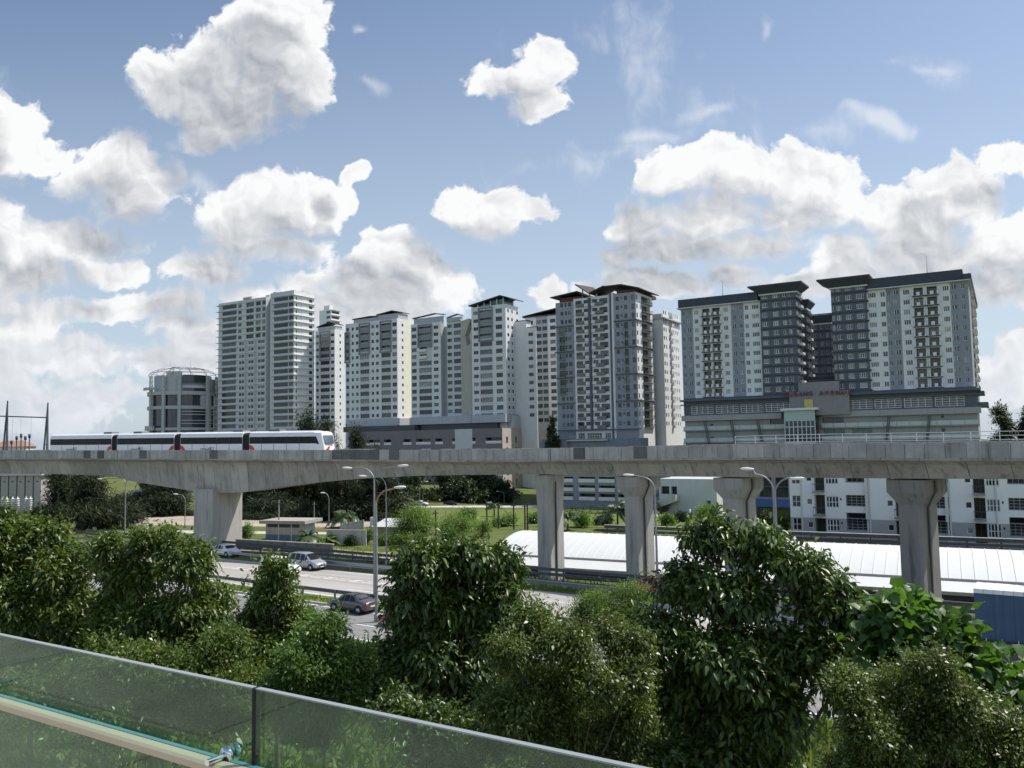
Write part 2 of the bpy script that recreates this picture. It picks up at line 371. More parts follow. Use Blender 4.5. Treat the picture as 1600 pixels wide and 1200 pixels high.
def build_ground():
    us = [-2500, -900, -400, -200, -150, -120] + [-110 + 3 * i for i in range(54)] + [60, 80, 120, 200, 400, 900, 2500]
    vs_ = [-600, -200, -60, -20, 0, 20, 40, 60] + [66 + 1.0 * i for i in range(46)] + [115, 122, 130, 140, 150, 165, 180, 200, 220, 240, 260, 350, 600, 1200, 3000]
    vv = []; ff = []
    for v in vs_:
        for u in us:
            p = hw(u, v, gz(u, v)); vv.append(p)
    n = len(us)
    for j in range(len(vs_) - 1):
        for i in range(n - 1): ff.append((j * n + i, j * n + i + 1, (j + 1) * n + i + 1, (j + 1) * n + i))
    m = MB(); m.add(vv, ff, 0, True); tag(m.build('ground', M_GRASS), kind='structure')
    # carriageways: sheets laid 4 mm and more above the ground
    def strip(name, v0, v1, u0, u1, z, mat, seg=60):
        b = MB()
        for i in range(seg):
            a0 = u0 + (u1 - u0) * i / seg; a1 = u0 + (u1 - u0) * (i + 1) / seg
            b.quad(hw(a0, v0, z), hw(a1, v0, z), hw(a1, v1, z), hw(a0, v1, z))
        return tag(b.build(name, mat), kind='structure')
    m = bpy.data.materials.new('worn_asphalt'); m.use_nodes = True; g = NG(m.node_tree); b = g.n['Principled BSDF']
    tc = g.node('ShaderNodeTexCoord').outputs['Object']
    ro = g.node('ShaderNodeMapping'); g.put(ro.inputs[0], tc); ro.inputs[2].default_value = (0, 0, -HROT)
    al = g.vec('MULTIPLY', ro.outputs[0], (.03, 1.1, 1))
    k = g.math('MULTIPLY', g.mapr(g.noise(al, 1.0, 4, .6), .3, .7, .86, 1.12), g.mapr(g.noise(tc, 9, 4, .7), .25, .75, .92, 1.08))
    k = g.math('MULTIPLY', k, g.mapr(g.noise(tc, .07, 3, .5), .35, .65, .92, 1.06))
    g.put(b.inputs['Base Color'], g.vec('SCALE', (.37, .35, .325), scale=k)); b.inputs['Roughness'].default_value = .85; b.inputs['Specular IOR Level'].default_value = .25
    MATS['worn_asphalt'] = m
    m2 = m.copy(); m2.name = 'darker_asphalt'
    for nd in m2.node_tree.nodes:
        if nd.type == 'VECT_MATH' and nd.operation == 'SCALE': nd.inputs[0].default_value = (.235, .23, .222)
    strip('far_carriageway', 52.4, 63.9, -260, 160, .004, m)
    strip('near_carriageway', 41.6, 49.6, -260, 160, .004, m2)
    strip('slip_road', 66.0, 69.0, -78, 160, .004, m2)
    # markings
    M_MARK = pm('white_road_paint', (.74, .73, .70), .7, .12, 5)
    b = MB()
    def dash(v, w, u0, u1, on, off, z=.008):
        u = u0
        while u < u1:
            e = min(u + on, u1); b.quad(hw(u, v - w / 2, z), hw(e, v - w / 2, z), hw(e, v + w / 2, z), hw(u, v + w / 2, z)); u = e + off
    for v in (63.4, 52.95, 49.2, 42.2): dash(v, .16, -250, 150, 400, 1)
    dash(56.0, .13, -248, 150, 4.5, 7.5)
    for v in (59.35, 60.15):                       # hatched lane divider: two lines of short bars
        dash(v, .12, -250, 150, 1.3, .5)
    u = -250
    while u < 150:
        b.quad(hw(u, 59.45, .008), hw(u + .35, 59.45, .008), hw(u + .9, 60.05, .008), hw(u + .55, 60.05, .008)); u += 3.6
    dash(45.6, .13, -249, 150, 4.5, 7.5)
    dash(68.6, .2, -76, 150, 300, 1); dash(66.3, .15, -76, 150, 300, 1)
    tag(b.build('road_markings', M_MARK), kind='structure')
    # median kerbs
    b = MB()
    for v in (49.7, 52.1):
        p = [hw(-250, v), hw(150, v), hw(150, v + .18), hw(-250, v + .18)]
        b.hexa([q + Vector((0, 0, -.05)) for q in p], [q + Vector((0, 0, .13)) for q in p])
    tag(b.build('median_kerb', M_PATH), kind='structure')
    strip('median_grass', 49.88, 52.1, -250, 150, .09, grass_mat('median_turf', (.14, .19, .05), (.20, .25, .07), (.24, .22, .10), .9))
    strip('verge_grass', 64.1, 65.9, -52, 150, .012, MATS['median_turf'])
    # tan plot, concrete path and the lawn beyond the viaduct (world polygons)
    def poly(name, pts, z, mat):
        b = MB(); q = [(p[0], p[1], z) for p in pts]; b.add(q, [tuple(range(len(q)))], 0)
        tag(b.build(name, mat, fix=True), kind='structure')
    G = lambda x, y: tuple(gp(x, y)[:2])
    poly('sandy_plot', [G(100, 809), G(300, 806), G(480, 813), G(650, 817), G(650, 824), G(480, 824), G(300, 821), G(120, 821)], .006, M_EARTH)
    poly('concrete_path', [G(0, 825), G(300, 829), G(470, 831), G(640, 834), G(640, 836.5), G(470, 834.5), G(300, 833.5), G(0, 830)], .010, M_PATH)
    def drape(name, top, bot, z, mat, ny=8):     # a sheet laid over the sloping ground
        b = MB(); n = len(top); P = []
        for j in range(ny + 1):
            for i in range(n):
                q = gp(top[i][0] + (bot[i][0] - top[i][0]) * j / ny, top[i][1] + (bot[i][1] - top[i][1]) * j / ny); u, v = hw_inv(q); P.append((q.x, q.y, gz(u, v) + z))
        b.add(P, [(j * n + i, (j + 1) * n + i, (j + 1) * n + i + 1, j * n + i + 1) for j in range(ny) for i in range(n - 1)], 0, True); tag(b.build(name, mat, fix=True), kind='structure')
    xs_ = list(range(600, 1261, 22))
    drape('lawn', [(x, 797) for x in xs_], [(x, 818 + 12 * (x - 600) / 660) for x in xs_], .05, M_LAWN)
    drape('service_road', [(x, 787.5) for x in xs_], [(x, 793.5) for x in xs_], .09, M_PATH, 3)
    poly('bare_earth', [tuple(hw(u, v)[:2]) for u, v in ((-98, 69.7), (-84, 69.7), (-70, 70.2), (-62, 72), (-60, 76), (-68, 78), (-74, 76.5), (-84, 77.5), (-96, 75))], .005, M_EARTH)
build_ground()

# ------------------------------------------------------------------ elevated railway
VC = [(-230, 196), (-150, 163), (-95, 138), (-44, 113), (-20, 101.5), (4, 87.5), (18, 76.5), (31.8, 64), (45, 49.5), (60, 30), (70, 10)]
def catmull(P, n=24):
    out = []
    for i in range(len(P) - 1):
        p0 = Vector(P[max(i - 1, 0)]); p1 = Vector(P[i]); p2 = Vector(P[i + 1]); p3 = Vector(P[min(i + 2, len(P) - 1)])
        for k in range(n):
            t = k / n; out.append(.5 * ((2 * p1) + (p2 - p0) * t + (2 * p0 - 5 * p1 + 4 * p2 - p3) * t * t + (3 * p1 - p0 - 3 * p2 + p3) * t ** 3))
    out.append(Vector(P[-1])); return out
VL = catmull(VC)
VS = [0.0]
for i in range(1, len(VL)): VS.append(VS[-1] + (VL[i] - VL[i - 1]).length)
def vline(s):                 # -> point, tangent, normal (away from the camera)
    s = max(0.01, min(VS[-1] - .01, s))
    i = max(0, int(np.searchsorted(VS, s)) - 1); t = (s - VS[i]) / (VS[i + 1] - VS[i])
    p = VL[i].lerp(VL[i + 1], t); a = VL[max(i - 1, 0)]; b = VL[min(i + 2, len(VL) - 1)]
    d = (b - a).normalized(); return p, d, Vector((-d.y, d.x))
def vp(s, w, z):
    p, d, n = vline(s); q = p + n * w; return Vector((q.x, q.y, z))
def s_at(px, py=720, w=0.0):  # station where the picture column crosses the line
    r = ray(px, py); best = None
    for i in range(0, 2400):
        s = i * VS[-1] / 2400; p = vp(s, w, 0); e = abs(p.x / p.y - r.x / r.y) if p.y > 5 else 9
        if best is None or e < best[0]: best = (e, s)
    return best[1]
def lerp_tab(tab, x):
    return float(np.interp(x, [a for a, b in tab], [b for a, b in tab]))
PARH = 1.12; WO = 4.2
def ztab(pts, w):
    out = []
    for x, y in pts:
        s = s_at(x, y, w); p = vp(s, w, 0); d = ray(x, y); out.append((s, H + d.z * math.hypot(p.x, p.y) / math.hypot(d.x, d.y)))
    return sorted(out)
ZT = ztab([(5, 704), (200, 703.5), (400, 703.2), (640, 703), (800, 702), (1000, 697.5), (1200, 693.5), (1400, 692), (1595, 690)], -WO)
def ztop(s): return lerp_tab(ZT, s)
ZB = ztab([(0, 740), (100, 741), (177, 744), (210, 753), (300, 767), (345, 770), (372, 770), (470, 756), (560, 748), (650, 743.5), (740, 742), (835, 741), (1000, 744), (1200, 746), (1435, 748), (1595, 748.5)], -2.3)
def zbot(s): return lerp_tab(ZB, s)
def build_viaduct():
    root = thing('railway_viaduct', 'grey stained concrete railway viaduct crossing the whole view above the expressway', 'viaduct', vp(s_at(840), 0, 0))
    inv = root.matrix_basis.inverted_safe() if False else Matrix.Translation(-root.location)
    def fin(b, name, mats, fix=True):
        b.v = [tuple(inv @ Vector(p)) for p in b.v]; return b.build(name, mats, root, fix)
    s0, s1 = 8.0, VS[-1] - 6
    par_mats = [pm('parapet_panel_concrete', (.37, .36, .335), .9, .2, .9, streak=.75, streakcol=(.13, .13, .12), island=.16, bump=.2),
                pm('stained_parapet_panel', (.13, .13, .125), .9, .25, .7, streak=.6, streakcol=(.06, .06, .055), island=.15, bump=.2)]
    b = MB(); q = MB(); s = s0; i = 0
    dark = [(s_at(370), s_at(378)), (s_at(550), s_at(622)), (s_at(640), s_at(652)), (s_at(192), s_at(202)), (s_at(1022), s_at(1040)), (s_at(440), s_at(446))]
    while s < s1:
        L = 1.42; e = s + L - .035; zt0, zt1 = ztop(s), ztop(e)
        o = rnd.uniform(-.008, .008)
        mi = 1 if any(a <= s + L / 2 <= c for a, c in dark) or rnd.random() < .03 else 0
        for (bb, wa, wb) in ((b, -WO + o, -WO + .22), (q, WO - .22, WO)):
            lo = [vp(s, wa, zt0 - PARH), vp(e, wa, zt1 - PARH), vp(e, wb, zt1 - PARH), vp(s, wb, zt0 - PARH)]
            hi = [vp(s, wa, zt0), vp(e, wa, zt1), vp(e, wb, zt1), vp(s, wb, zt0)]
            bb.hexa(lo, hi, mi)
        s += L
    fin(b, 'parapet', par_mats); fin(q, 'parapet', par_mats)
    # box girder cast in segments
    b = MB(); s = s0
    def sec(s):
        zd = ztop(s) - PARH + .02; zb = min(zbot(s), zd - 1.2); h = zd - zb
        pr = [(-WO + .05, 0), (-WO + .05, -.2), (-3.4, -.32), (-2.95, -.55), (-2.75, -.9), (-2.3, -h), (2.3, -h), (2.75, -.9), (2.95, -.55), (3.4, -.32), (WO - .05, -.2), (WO - .05, 0)]
        return [vp(s, w, zd + z) for w, z in pr]
    while s < s1:
        e = s + 2.85 - .045
        b.loft([sec(s), sec((s + e) / 2), sec(e)]); s += 2.85
    fin(b, 'box_girder', M_CONC)
    # anchor pockets on the girder's web
    # track: two pairs of running rails on plinths
    b = MB(); s = s0
    while s < s1 - 3:
        e = s + 3
        for w in (-2.45, -1.0, 1.0, 2.45):
            for (hw_, z0, z1, mi) in ((.2, .02, .2, 0), (.04, .2, .36, 1)):
                lo = [vp(s, w - hw_, ztop(s) - PARH + z0), vp(e, w - hw_, ztop(e) - PARH + z0), vp(e, w + hw_, ztop(e) - PARH + z0), vp(s, w + hw_, ztop(s) - PARH + z0)]
                hi = [vp(s, w - hw_, ztop(s) - PARH + z1), vp(e, w - hw_, ztop(e) - PARH + z1), vp(e, w + hw_, ztop(e) - PARH + z1), vp(s, w + hw_, ztop(s) - PARH + z1)]
                b.hexa(lo, hi, mi)
        s = e
    fin(b, 'track', [M_CONCD, M_STEELD])
    # steel handrail on the far side towards the station
    b = MB(); sa = s_at(1150, 690, 4.2); s = sa; rail_m = pm('pale_steel_rail', (.62, .63, .63), .4, .1, 3, metal=.5)
    while s < s1 - 2:
        e = s + 2.0
        for k in (.10, .42, .74):
            z0, z1 = ztop(s) + k, ztop(e) + k
            b.tube([vp(s, WO - .1, z0), vp(e, WO - .1, z1)], .032, 6)
        b.tube([vp(s, WO - .1, ztop(s)), vp(s, WO - .1, ztop(s) + .76)], .035, 6)
        s = e
    fin(b, 'handrail', rail_m)
    # piers
    pier_m = pm('pier_concrete', (.40, .39, .36), .9, .10, .5, streak=.75, streakcol=(.17, .165, .15), bump=.2, big=.12)
    pier_d = pm('stained_pier_concrete', (.27, .26, .24), .9, .14, .5, streak=.9, streakcol=(.10, .095, .085), bump=.2, big=.15)
    def pier(px, rot, a, c, kind, mats, label, py=800, w0=0.0):
        s = s_at(px, py, w0); p, d, n = vline(s); th = math.atan2(d.y, d.x) + rot
        zb = zbot(s); base = gz(*hw_inv(Vector((p.x + n.x * w0, p.y + n.y * w0, 0)))) - .1
        r = bpy.data.objects.new('pier', None)
        b = MB(); top = zb - .12
        ch = .16
        def ring(hx, hy, z, ch=ch): return [(-hx + ch, -hy, z), (hx - ch, -hy, z), (hx, -hy + ch, z), (hx, hy - ch, z), (hx - ch, hy, z), (-hx + ch, hy, z), (-hx, hy - ch, z), (-hx, -hy + ch, z)]
        hx, hy = a / 2, c / 2
        if kind == 'head':
            fl = .62; ht = 1.15
            b.loft([ring(hx, hy, base), ring(hx, hy, top - ht - .75), ring(hx + fl, hy + .45, top - ht + .15), ring(hx + fl, hy + .45, top)])
        elif kind == 'flare':
            b.loft([ring(hx, hy, base), ring(hx, hy, top - 3.0), ring(hx + .06, hy + .12, top - 1.2), ring(hx + .1, hy + .2, top)])
        elif kind == 'blade':
            b.loft([ring(hx, hy, base, .05), ring(hx, hy, top + .55, .05)])
        else:
            b.loft([ring(hx, hy, base), ring(hx, hy, top)])
        if kind != 'blade':   # bearings
            for sx in (-1, 1):
                for sy in (-1, 1): b.box(sx * hx * .55 - .25, sx * hx * .55 + .25, sy * hy * .5 - .25, sy * hy * .5 + .25, top, zb + .02, 1)
        o = b.build('pier', [mats, M_STEELD], root, True)
        loc = Vector((p.x + n.x * w0, p.y + n.y * w0, 0)) - Vector(root.location); o.location = loc; o.rotation_euler = (0, 0, th)
        if label: o['label'] = label
        if kind in ('head', 'flare'):
            t = MB(); x = hx + .02
            t.tube([(x - .25 if kind == 'flare' else hx + .72, -hy * .2, top - .1), (hx + (.72 if kind == 'head' else .12), -hy * .2, top - .9), (hx + .1, -hy * .2, top - 2.1), (hx + .1, -hy * .2, base + .2)], .085, 8)
            dpipe = t.build('drain_pipe', M_STEELD, o)
    pier(341, 0, 3.3, 5.4, 'blade', pier_m, 'broad pale pier under the deepest part of the girder', w0=-.4)
    pier(859, -.05, 1.62, 2.9, 'flare', pier_m, None)
    pier(998, -.10, 1.55, 2.9, 'head', pier_m, None)
    pier(1155, -.12, 1.75, 2.9, 'head', pier_m, None)
    pier(1437, -.14, 1.75, 2.9, 'head', pier_d, 'darkest stained pier with rust brown streaks', py=840)
    pier(-420, 0, 3.3, 5.4, 'blade', pier_m, None)
    return root
VIA = build_viaduct()

# ------------------------------------------------------------------ train
def build_train():
    wof = 1.72
    sF = s_at(507, 695, wof - 1.3)
    gaps = [s_at(x, 695, wof - 1.3) for x in (384.5, 276.5, 178.5, 74)]
    root = thing('commuter_train', 'white four car commuter train with dark window band on the viaduct', 'train', vp(sF, wof, ztop(sF) - PARH + .36))
    inv = Matrix.Translation(-root.location)
    mw = pm('white_train_paint', (.78, .78, .78), .3, .03, .5, spec=.5, coat=.3); mb = pm('black_train_gangway', (.015, .015, .016), .7, .1)
    mg = glass_mat('dark_train_glass', (.010, .011, .012), .2, .1); mg.node_tree.nodes['Principled BSDF'].inputs['Specular IOR Level'].default_value = .2; mr = pm('red_train_livery', (.62, .05, .06), .4, .05)
    ml = pm('grey_train_lower_panel', (.60, .61, .62), .4, .05, coat=.2); mt = pm('dark_lettering', (.05, .05, .06), .5, .02)
    hwid = 1.3
    def sec(s, hw_, z0, zs, zt, k=1.0):
        pr = [(-hw_ * .94, z0), (-hw_, z0 + .35), (-hw_, zs), (-hw_ * .9, zs + (zt - zs) * .62), (-hw_ * .62, zt - .06), (0, zt), (hw_ * .62, zt - .06), (hw_ * .9, zs + (zt - zs) * .62), (hw_, zs), (hw_, z0 + .35), (hw_ * .94, z0)]
        return [inv @ vp(s, wof + w, ztop(s) - PARH + .36 + z) for w, z in pr]
    Z0, ZS, ZT_ = .12, 2.55, 3.18
    ends = [sF] + gaps
    for ci in range(4):
        a = ends[ci + 1] + .62; e = ends[ci] - (.62 if ci else 0)
        L = e - a; b = MB(); rings = []
        n = 8; stop = e - (1.9 if ci == 0 else 0)
        for k in range(n + 1): rings.append(sec(a + (stop - a) * k / n, hwid, Z0, ZS, ZT_))
        if ci == 0:
            for fr_, wsc in ((.55, .985), (.93, .93), (1.0, .86)):   # raked, slightly tapered cab end
                pr = sec(stop, hwid * wsc, Z0 + .06 * fr_, ZS - .10 * fr_, ZT_ - .14 * fr_)
                rings.append([inv @ vp(stop + fr_ * (1.9 - .62 * max(0.0, z - .9) / 2.1 - .25 * max(0.0, .55 - z)), wof + w * wsc, ztop(stop) - PARH + .36 + z) for w, z in
                              [(-hwid * .94, Z0), (-hwid, Z0 + .35), (-hwid, ZS - .1), (-hwid * .9, ZS + .3), (-hwid * .62, ZT_ - .2), (0, ZT_ - .12), (hwid * .62, ZT_ - .2), (hwid * .9, ZS + .3), (hwid, ZS - .1), (hwid, Z0 + .35), (hwid * .94, Z0)]])
        b.loft(rings, 0, True, False)
        car = b.build('carriage', [mw], root, True)
        if ci == 0: car['label'] = 'leading car with a sloping white cab end'
        def side(m, s0, s1, z0, z1, off, side_=-1, mi=0):
            k = max(1, int((s1 - s0) / 1.5))
            for j in range(k):
                p, q = s0 + (s1 - s0) * j / k, s0 + (s1 - s0) * (j + 1) / k; w = side_ * (hwid + off)
                zz = lambda s, z: ztop(s) - PARH + .36 + z
                m.add([inv @ vp(p, wof + w, zz(p, z0)), inv @ vp(q, wof + w, zz(q, z0)), inv @ vp(q, wof + w, zz(q, z1)), inv @ vp(p, wof + w, zz(p, z1))], [(0, 1, 2, 3)], mi)
        # window band, lower panels, door joints
        for sd in (-1, 1):
            m = MB(); lim = stop + (.55 if ci == 0 else -.0)
            side(m, a + .05, lim, 1.52, 2.42, .012, sd)
            if ci == 0:       # band tapers down behind the windscreen
                zz = lambda s, z: ztop(s) - PARH + .36 + z
                w = wof + sd * (hwid * .985 + .02)
                m.add([inv @ vp(lim, wof + sd * (hwid + .012), zz(lim, 1.52)), inv @ vp(lim + .55, w, zz(lim, 1.38)), inv @ vp(lim + .12, w, zz(lim, 2.30)), inv @ vp(lim, wof + sd * (hwid + .012), zz(lim, 2.42))], [(0, 1, 2, 3)])
            m.build('window_band', mg, car)
            nd = 5
            for j in range(1, nd):
                sj = a + (stop - a) * j / nd; m = MB()
                side(m, sj - .03, sj + .03, .2, 1.5, .014, sd)
                side(m, sj - .035, sj + .035, 1.5, 2.44, .022, sd, 1)
                m.build('door_joint', [mb, pm('dark_grey_mullion', (.05, .05, .055), .5, .05)], car)
        # red arc beside the gangway
        m = MB()
        def arc(sc, dirn):
            pts = []
            for j in range(9):
                t = math.pi / 2 * j / 8
                for r in (1.05, .55): pts.append((sc + dirn * r * math.cos(t), .18 + r * 1.15 * math.sin(t)))
            zz = lambda s, z: ztop(s) - PARH + .36 + z
            vsx = [inv @ vp(s, wof - hwid - .02, zz(s, z)) for s, z in pts]
            m.add(vsx, [(2 * j, 2 * j + 2, 2 * j + 3, 2 * j + 1) for j in range(8)])
        if ci == 0: arc(a + .02, 1)
        if ci == 1: arc(a + .02, 1)
        if ci in (2, 3): arc(e - .02, -1) if ci == 3 else arc(e - .02, -1)
        if ci == 0:
            m.build('livery_arc', mr, car); m = MB()
            zz = lambda s, z: ztop(s) - PARH + .36 + z
            m.add([inv @ vp(stop + 1.93, wof - hwid * .72, zz(sF, .35)), inv @ vp(stop + 1.94, wof - hwid * .30, zz(sF, .62)), inv @ vp(stop + 1.90, wof - hwid * .05, zz(sF, 1.15)), inv @ vp(stop + 1.91, wof - hwid * .45, zz(sF, 1.1))], [(0, 1, 2, 3)])
        if m.v: m.build('livery_arc', mr, car)
        # lettering
        if ci != 0:
            sc = a + L * (.36 if ci != 1 else .45); cu = bpy.data.curves.new('lettering', 'FONT'); cu.body = 'rapidKL'; cu.size = .85; cu.extrude = .004; cu.align_x = 'CENTER'
            cu.shear = .2
            tmp = bpy.data.objects.new('tmp', cu); C.objects.link(tmp); me = bpy.data.meshes.new_from_object(tmp.evaluated_get(bpy.context.evaluated_depsgraph_get())); bpy.data.objects.remove(tmp)
            me.name = 'lettering'; me.materials.clear(); me.materials.append(mt); to = link('lettering', me)
            p, d, n_ = vline(sc); to.parent = car
            to.location = inv @ vp(sc, wof - hwid - .02, ztop(sc) - PARH + .36 + .55)
            to.rotation_euler = (math.pi / 2, 0, math.atan2(d.y, d.x))
        # roof unit
        m = MB(); sr = a + L * (.88 if ci in (1, 3) else .30)
        c0 = inv @ vp(sr, wof, ztop(sr) - PARH + .36 + ZT_); d = vline(sr)[1]; nn = Vector((-d.y, d.x, 0)); dd = Vector((d.x, d.y, 0))
        def bx(c, l, w, h): m.hexa([c - dd * l - nn * w, c + dd * l - nn * w, c + dd * l + nn * w, c - dd * l + nn * w], [c - dd * l * .92 - nn * w * .9 + Vector((0, 0, h)), c + dd * l * .92 - nn * w * .9 + Vector((0, 0, h)), c + dd * l * .92 + nn * w * .9 + Vector((0, 0, h)), c - dd * l * .92 + nn * w * .9 + Vector((0, 0, h))])
        bx(c0 - Vector((0, 0, .12)), .9, .7, .34); m.build('roof_unit', pm('grey_roof_unit', (.16, .16, .165), .6, .1), car)
        # underframe and wheels
        m = MB()
        for k in range(6):
            p0, p1 = a + .3 + (stop - a - .6) * k / 6, a + .3 + (stop - a - .6) * (k + 1) / 6
            m.hexa([inv @ vp(p0, wof - 1.0, ztop(p0) - PARH + .38), inv @ vp(p1, wof - 1.0, ztop(p1) - PARH + .38), inv @ vp(p1, wof + 1.0, ztop(p1) - PARH + .38), inv @ vp(p0, wof + 1.0, ztop(p0) - PARH + .38)],
                   [inv @ vp(p0, wof - 1.0, ztop(p0) - PARH + .5), inv @ vp(p1, wof - 1.0, ztop(p1) - PARH + .5), inv @ vp(p1, wof + 1.0, ztop(p1) - PARH + .5), inv @ vp(p0, wof + 1.0, ztop(p0) - PARH + .5)])
        m.build('bogie', M_STEELD, car)
        if ci == 0:           # windscreen and headlights
            m = MB(); zz = lambda s, z: ztop(s) - PARH + .36 + z
            def P(dx, w, z): return inv @ vp(stop + dx, wof + w, zz(sF, z))
            xf = lambda z: 1.9 - .62 * (z - .9) / 2.1 + .03
            m.add([P(xf(1.45), -.86, 1.45), P(xf(1.45), .86, 1.45), P(xf(2.55), 1.0, 2.55), P(xf(2.55), -1.0, 2.55)], [(0, 1, 2, 3)])
            ws = m.build('windscreen', glass_mat('dark_windscreen_glass', (.10, .13, .15), .05, .02), car)
            for sd in (-1, 1):
                m = MB(); c = P(1.9, sd * .72, .72); m.lathe([(.001, .05), (.11, .03), (.12, -.05)], c, 12, 0, 'X'); m.build('headlight', G_CAR, car)
        if ci < 3:
            m = MB(); g0 = ends[ci + 1]
            m.loft([sec(g0 - .62, hwid * .93, Z0, ZS - .1, ZT_ - .16), sec(g0, hwid * .9, Z0, ZS - .15, ZT_ - .2), sec(g0 + .62, hwid * .93, Z0, ZS - .1, ZT_ - .16)])
            m.build('gangway', mb, root, True)
build_train()

# ------------------------------------------------------------------ building kit
BTH = -math.atan(.6)          # the estate's street grid
WIN = {}
def win_mesh(w, h, nx, nz, frame, glass):
    key = (round(w, 1), round(h, 1), nx, nz, frame.name, glass.name)
    if key in WIN: return WIN[key]
    b = MB(); t = min(.14 if frame.name.startswith('white') else .09, w * .09); W_, H_ = key[0] + .06, key[1] + .06
    b.quad((-.03, 0, -.03), (W_, 0, -.03), (W_, 0, H_), (-.03, 0, H_), 1)
    def fr(x0, x1, z0, z1): b.box(x0, x1, -.07, .0, z0, z1, 0)
    fr(-.03, W_, -.03, t); fr(-.03, W_, H_ - t, H_); fr(-.03, t, t, H_ - t); fr(W_ - t, W_, t, H_ - t)
    for i in range(1, nx): x = key[0] * i / nx; fr(x - t * .4, x + t * .4, t, H_ - t)
    for i in range(1, nz): z = key[1] * i / nz; b.box(t, W_ - t, -.06, .0, z - t * .35, z + t * .35, 0)
    WIN[key] = b.mesh('window', [frame, glass]); return WIN[key]
BAL = {}
def bal_mesh(w, style, mats):
    key = (round(w, 1), style, mats[0].name)
    if key in BAL: return BAL[key]
    b = MB(); w = key[0]
    if style == 'solid':      # parapet box
        b.box(0, w, -1.0, .05, -.15, 0, 0); b.box(0, w, -1.0, -.86, 0, .95, 0); b.box(0, .12, -.86, .05, 0, .95, 0); b.box(w - .12, w, -.86, .05, 0, .95, 0)
    elif style == 'flush':    # low wall within the wall opening
        b.box(0, w, -.06, .08, -.05, 1.0, 0)
    else:                     # slab with railing
        b.box(0, w, -1.0, .05, -.16, 0, 0); z = 1.0
        b.box(0, w, -1.0, -.95, .94, z, 1)
        n = max(3, int(w / .35))
        for i in range(n + 1): x = .02 + (w - .06) * i / n; b.box(x, x + .035, -.99, -.955, 0, .94, 1)
        for x in (0, w - .05): b.box(x, x + .05, -.95, .05, .94, z, 1)
        if style == 'mixed':  # solid middle panel
            b.box(w * .36, w * .64, -1.03, -1.001, 0, .98, 0); b.box(0, w * .1, -1.03, -1.001, 0, .98, 0); b.box(w * .9, w, -1.03, -1.001, 0, .98, 0)
    BAL[key] = b.mesh('balcony', mats); return BAL[key]

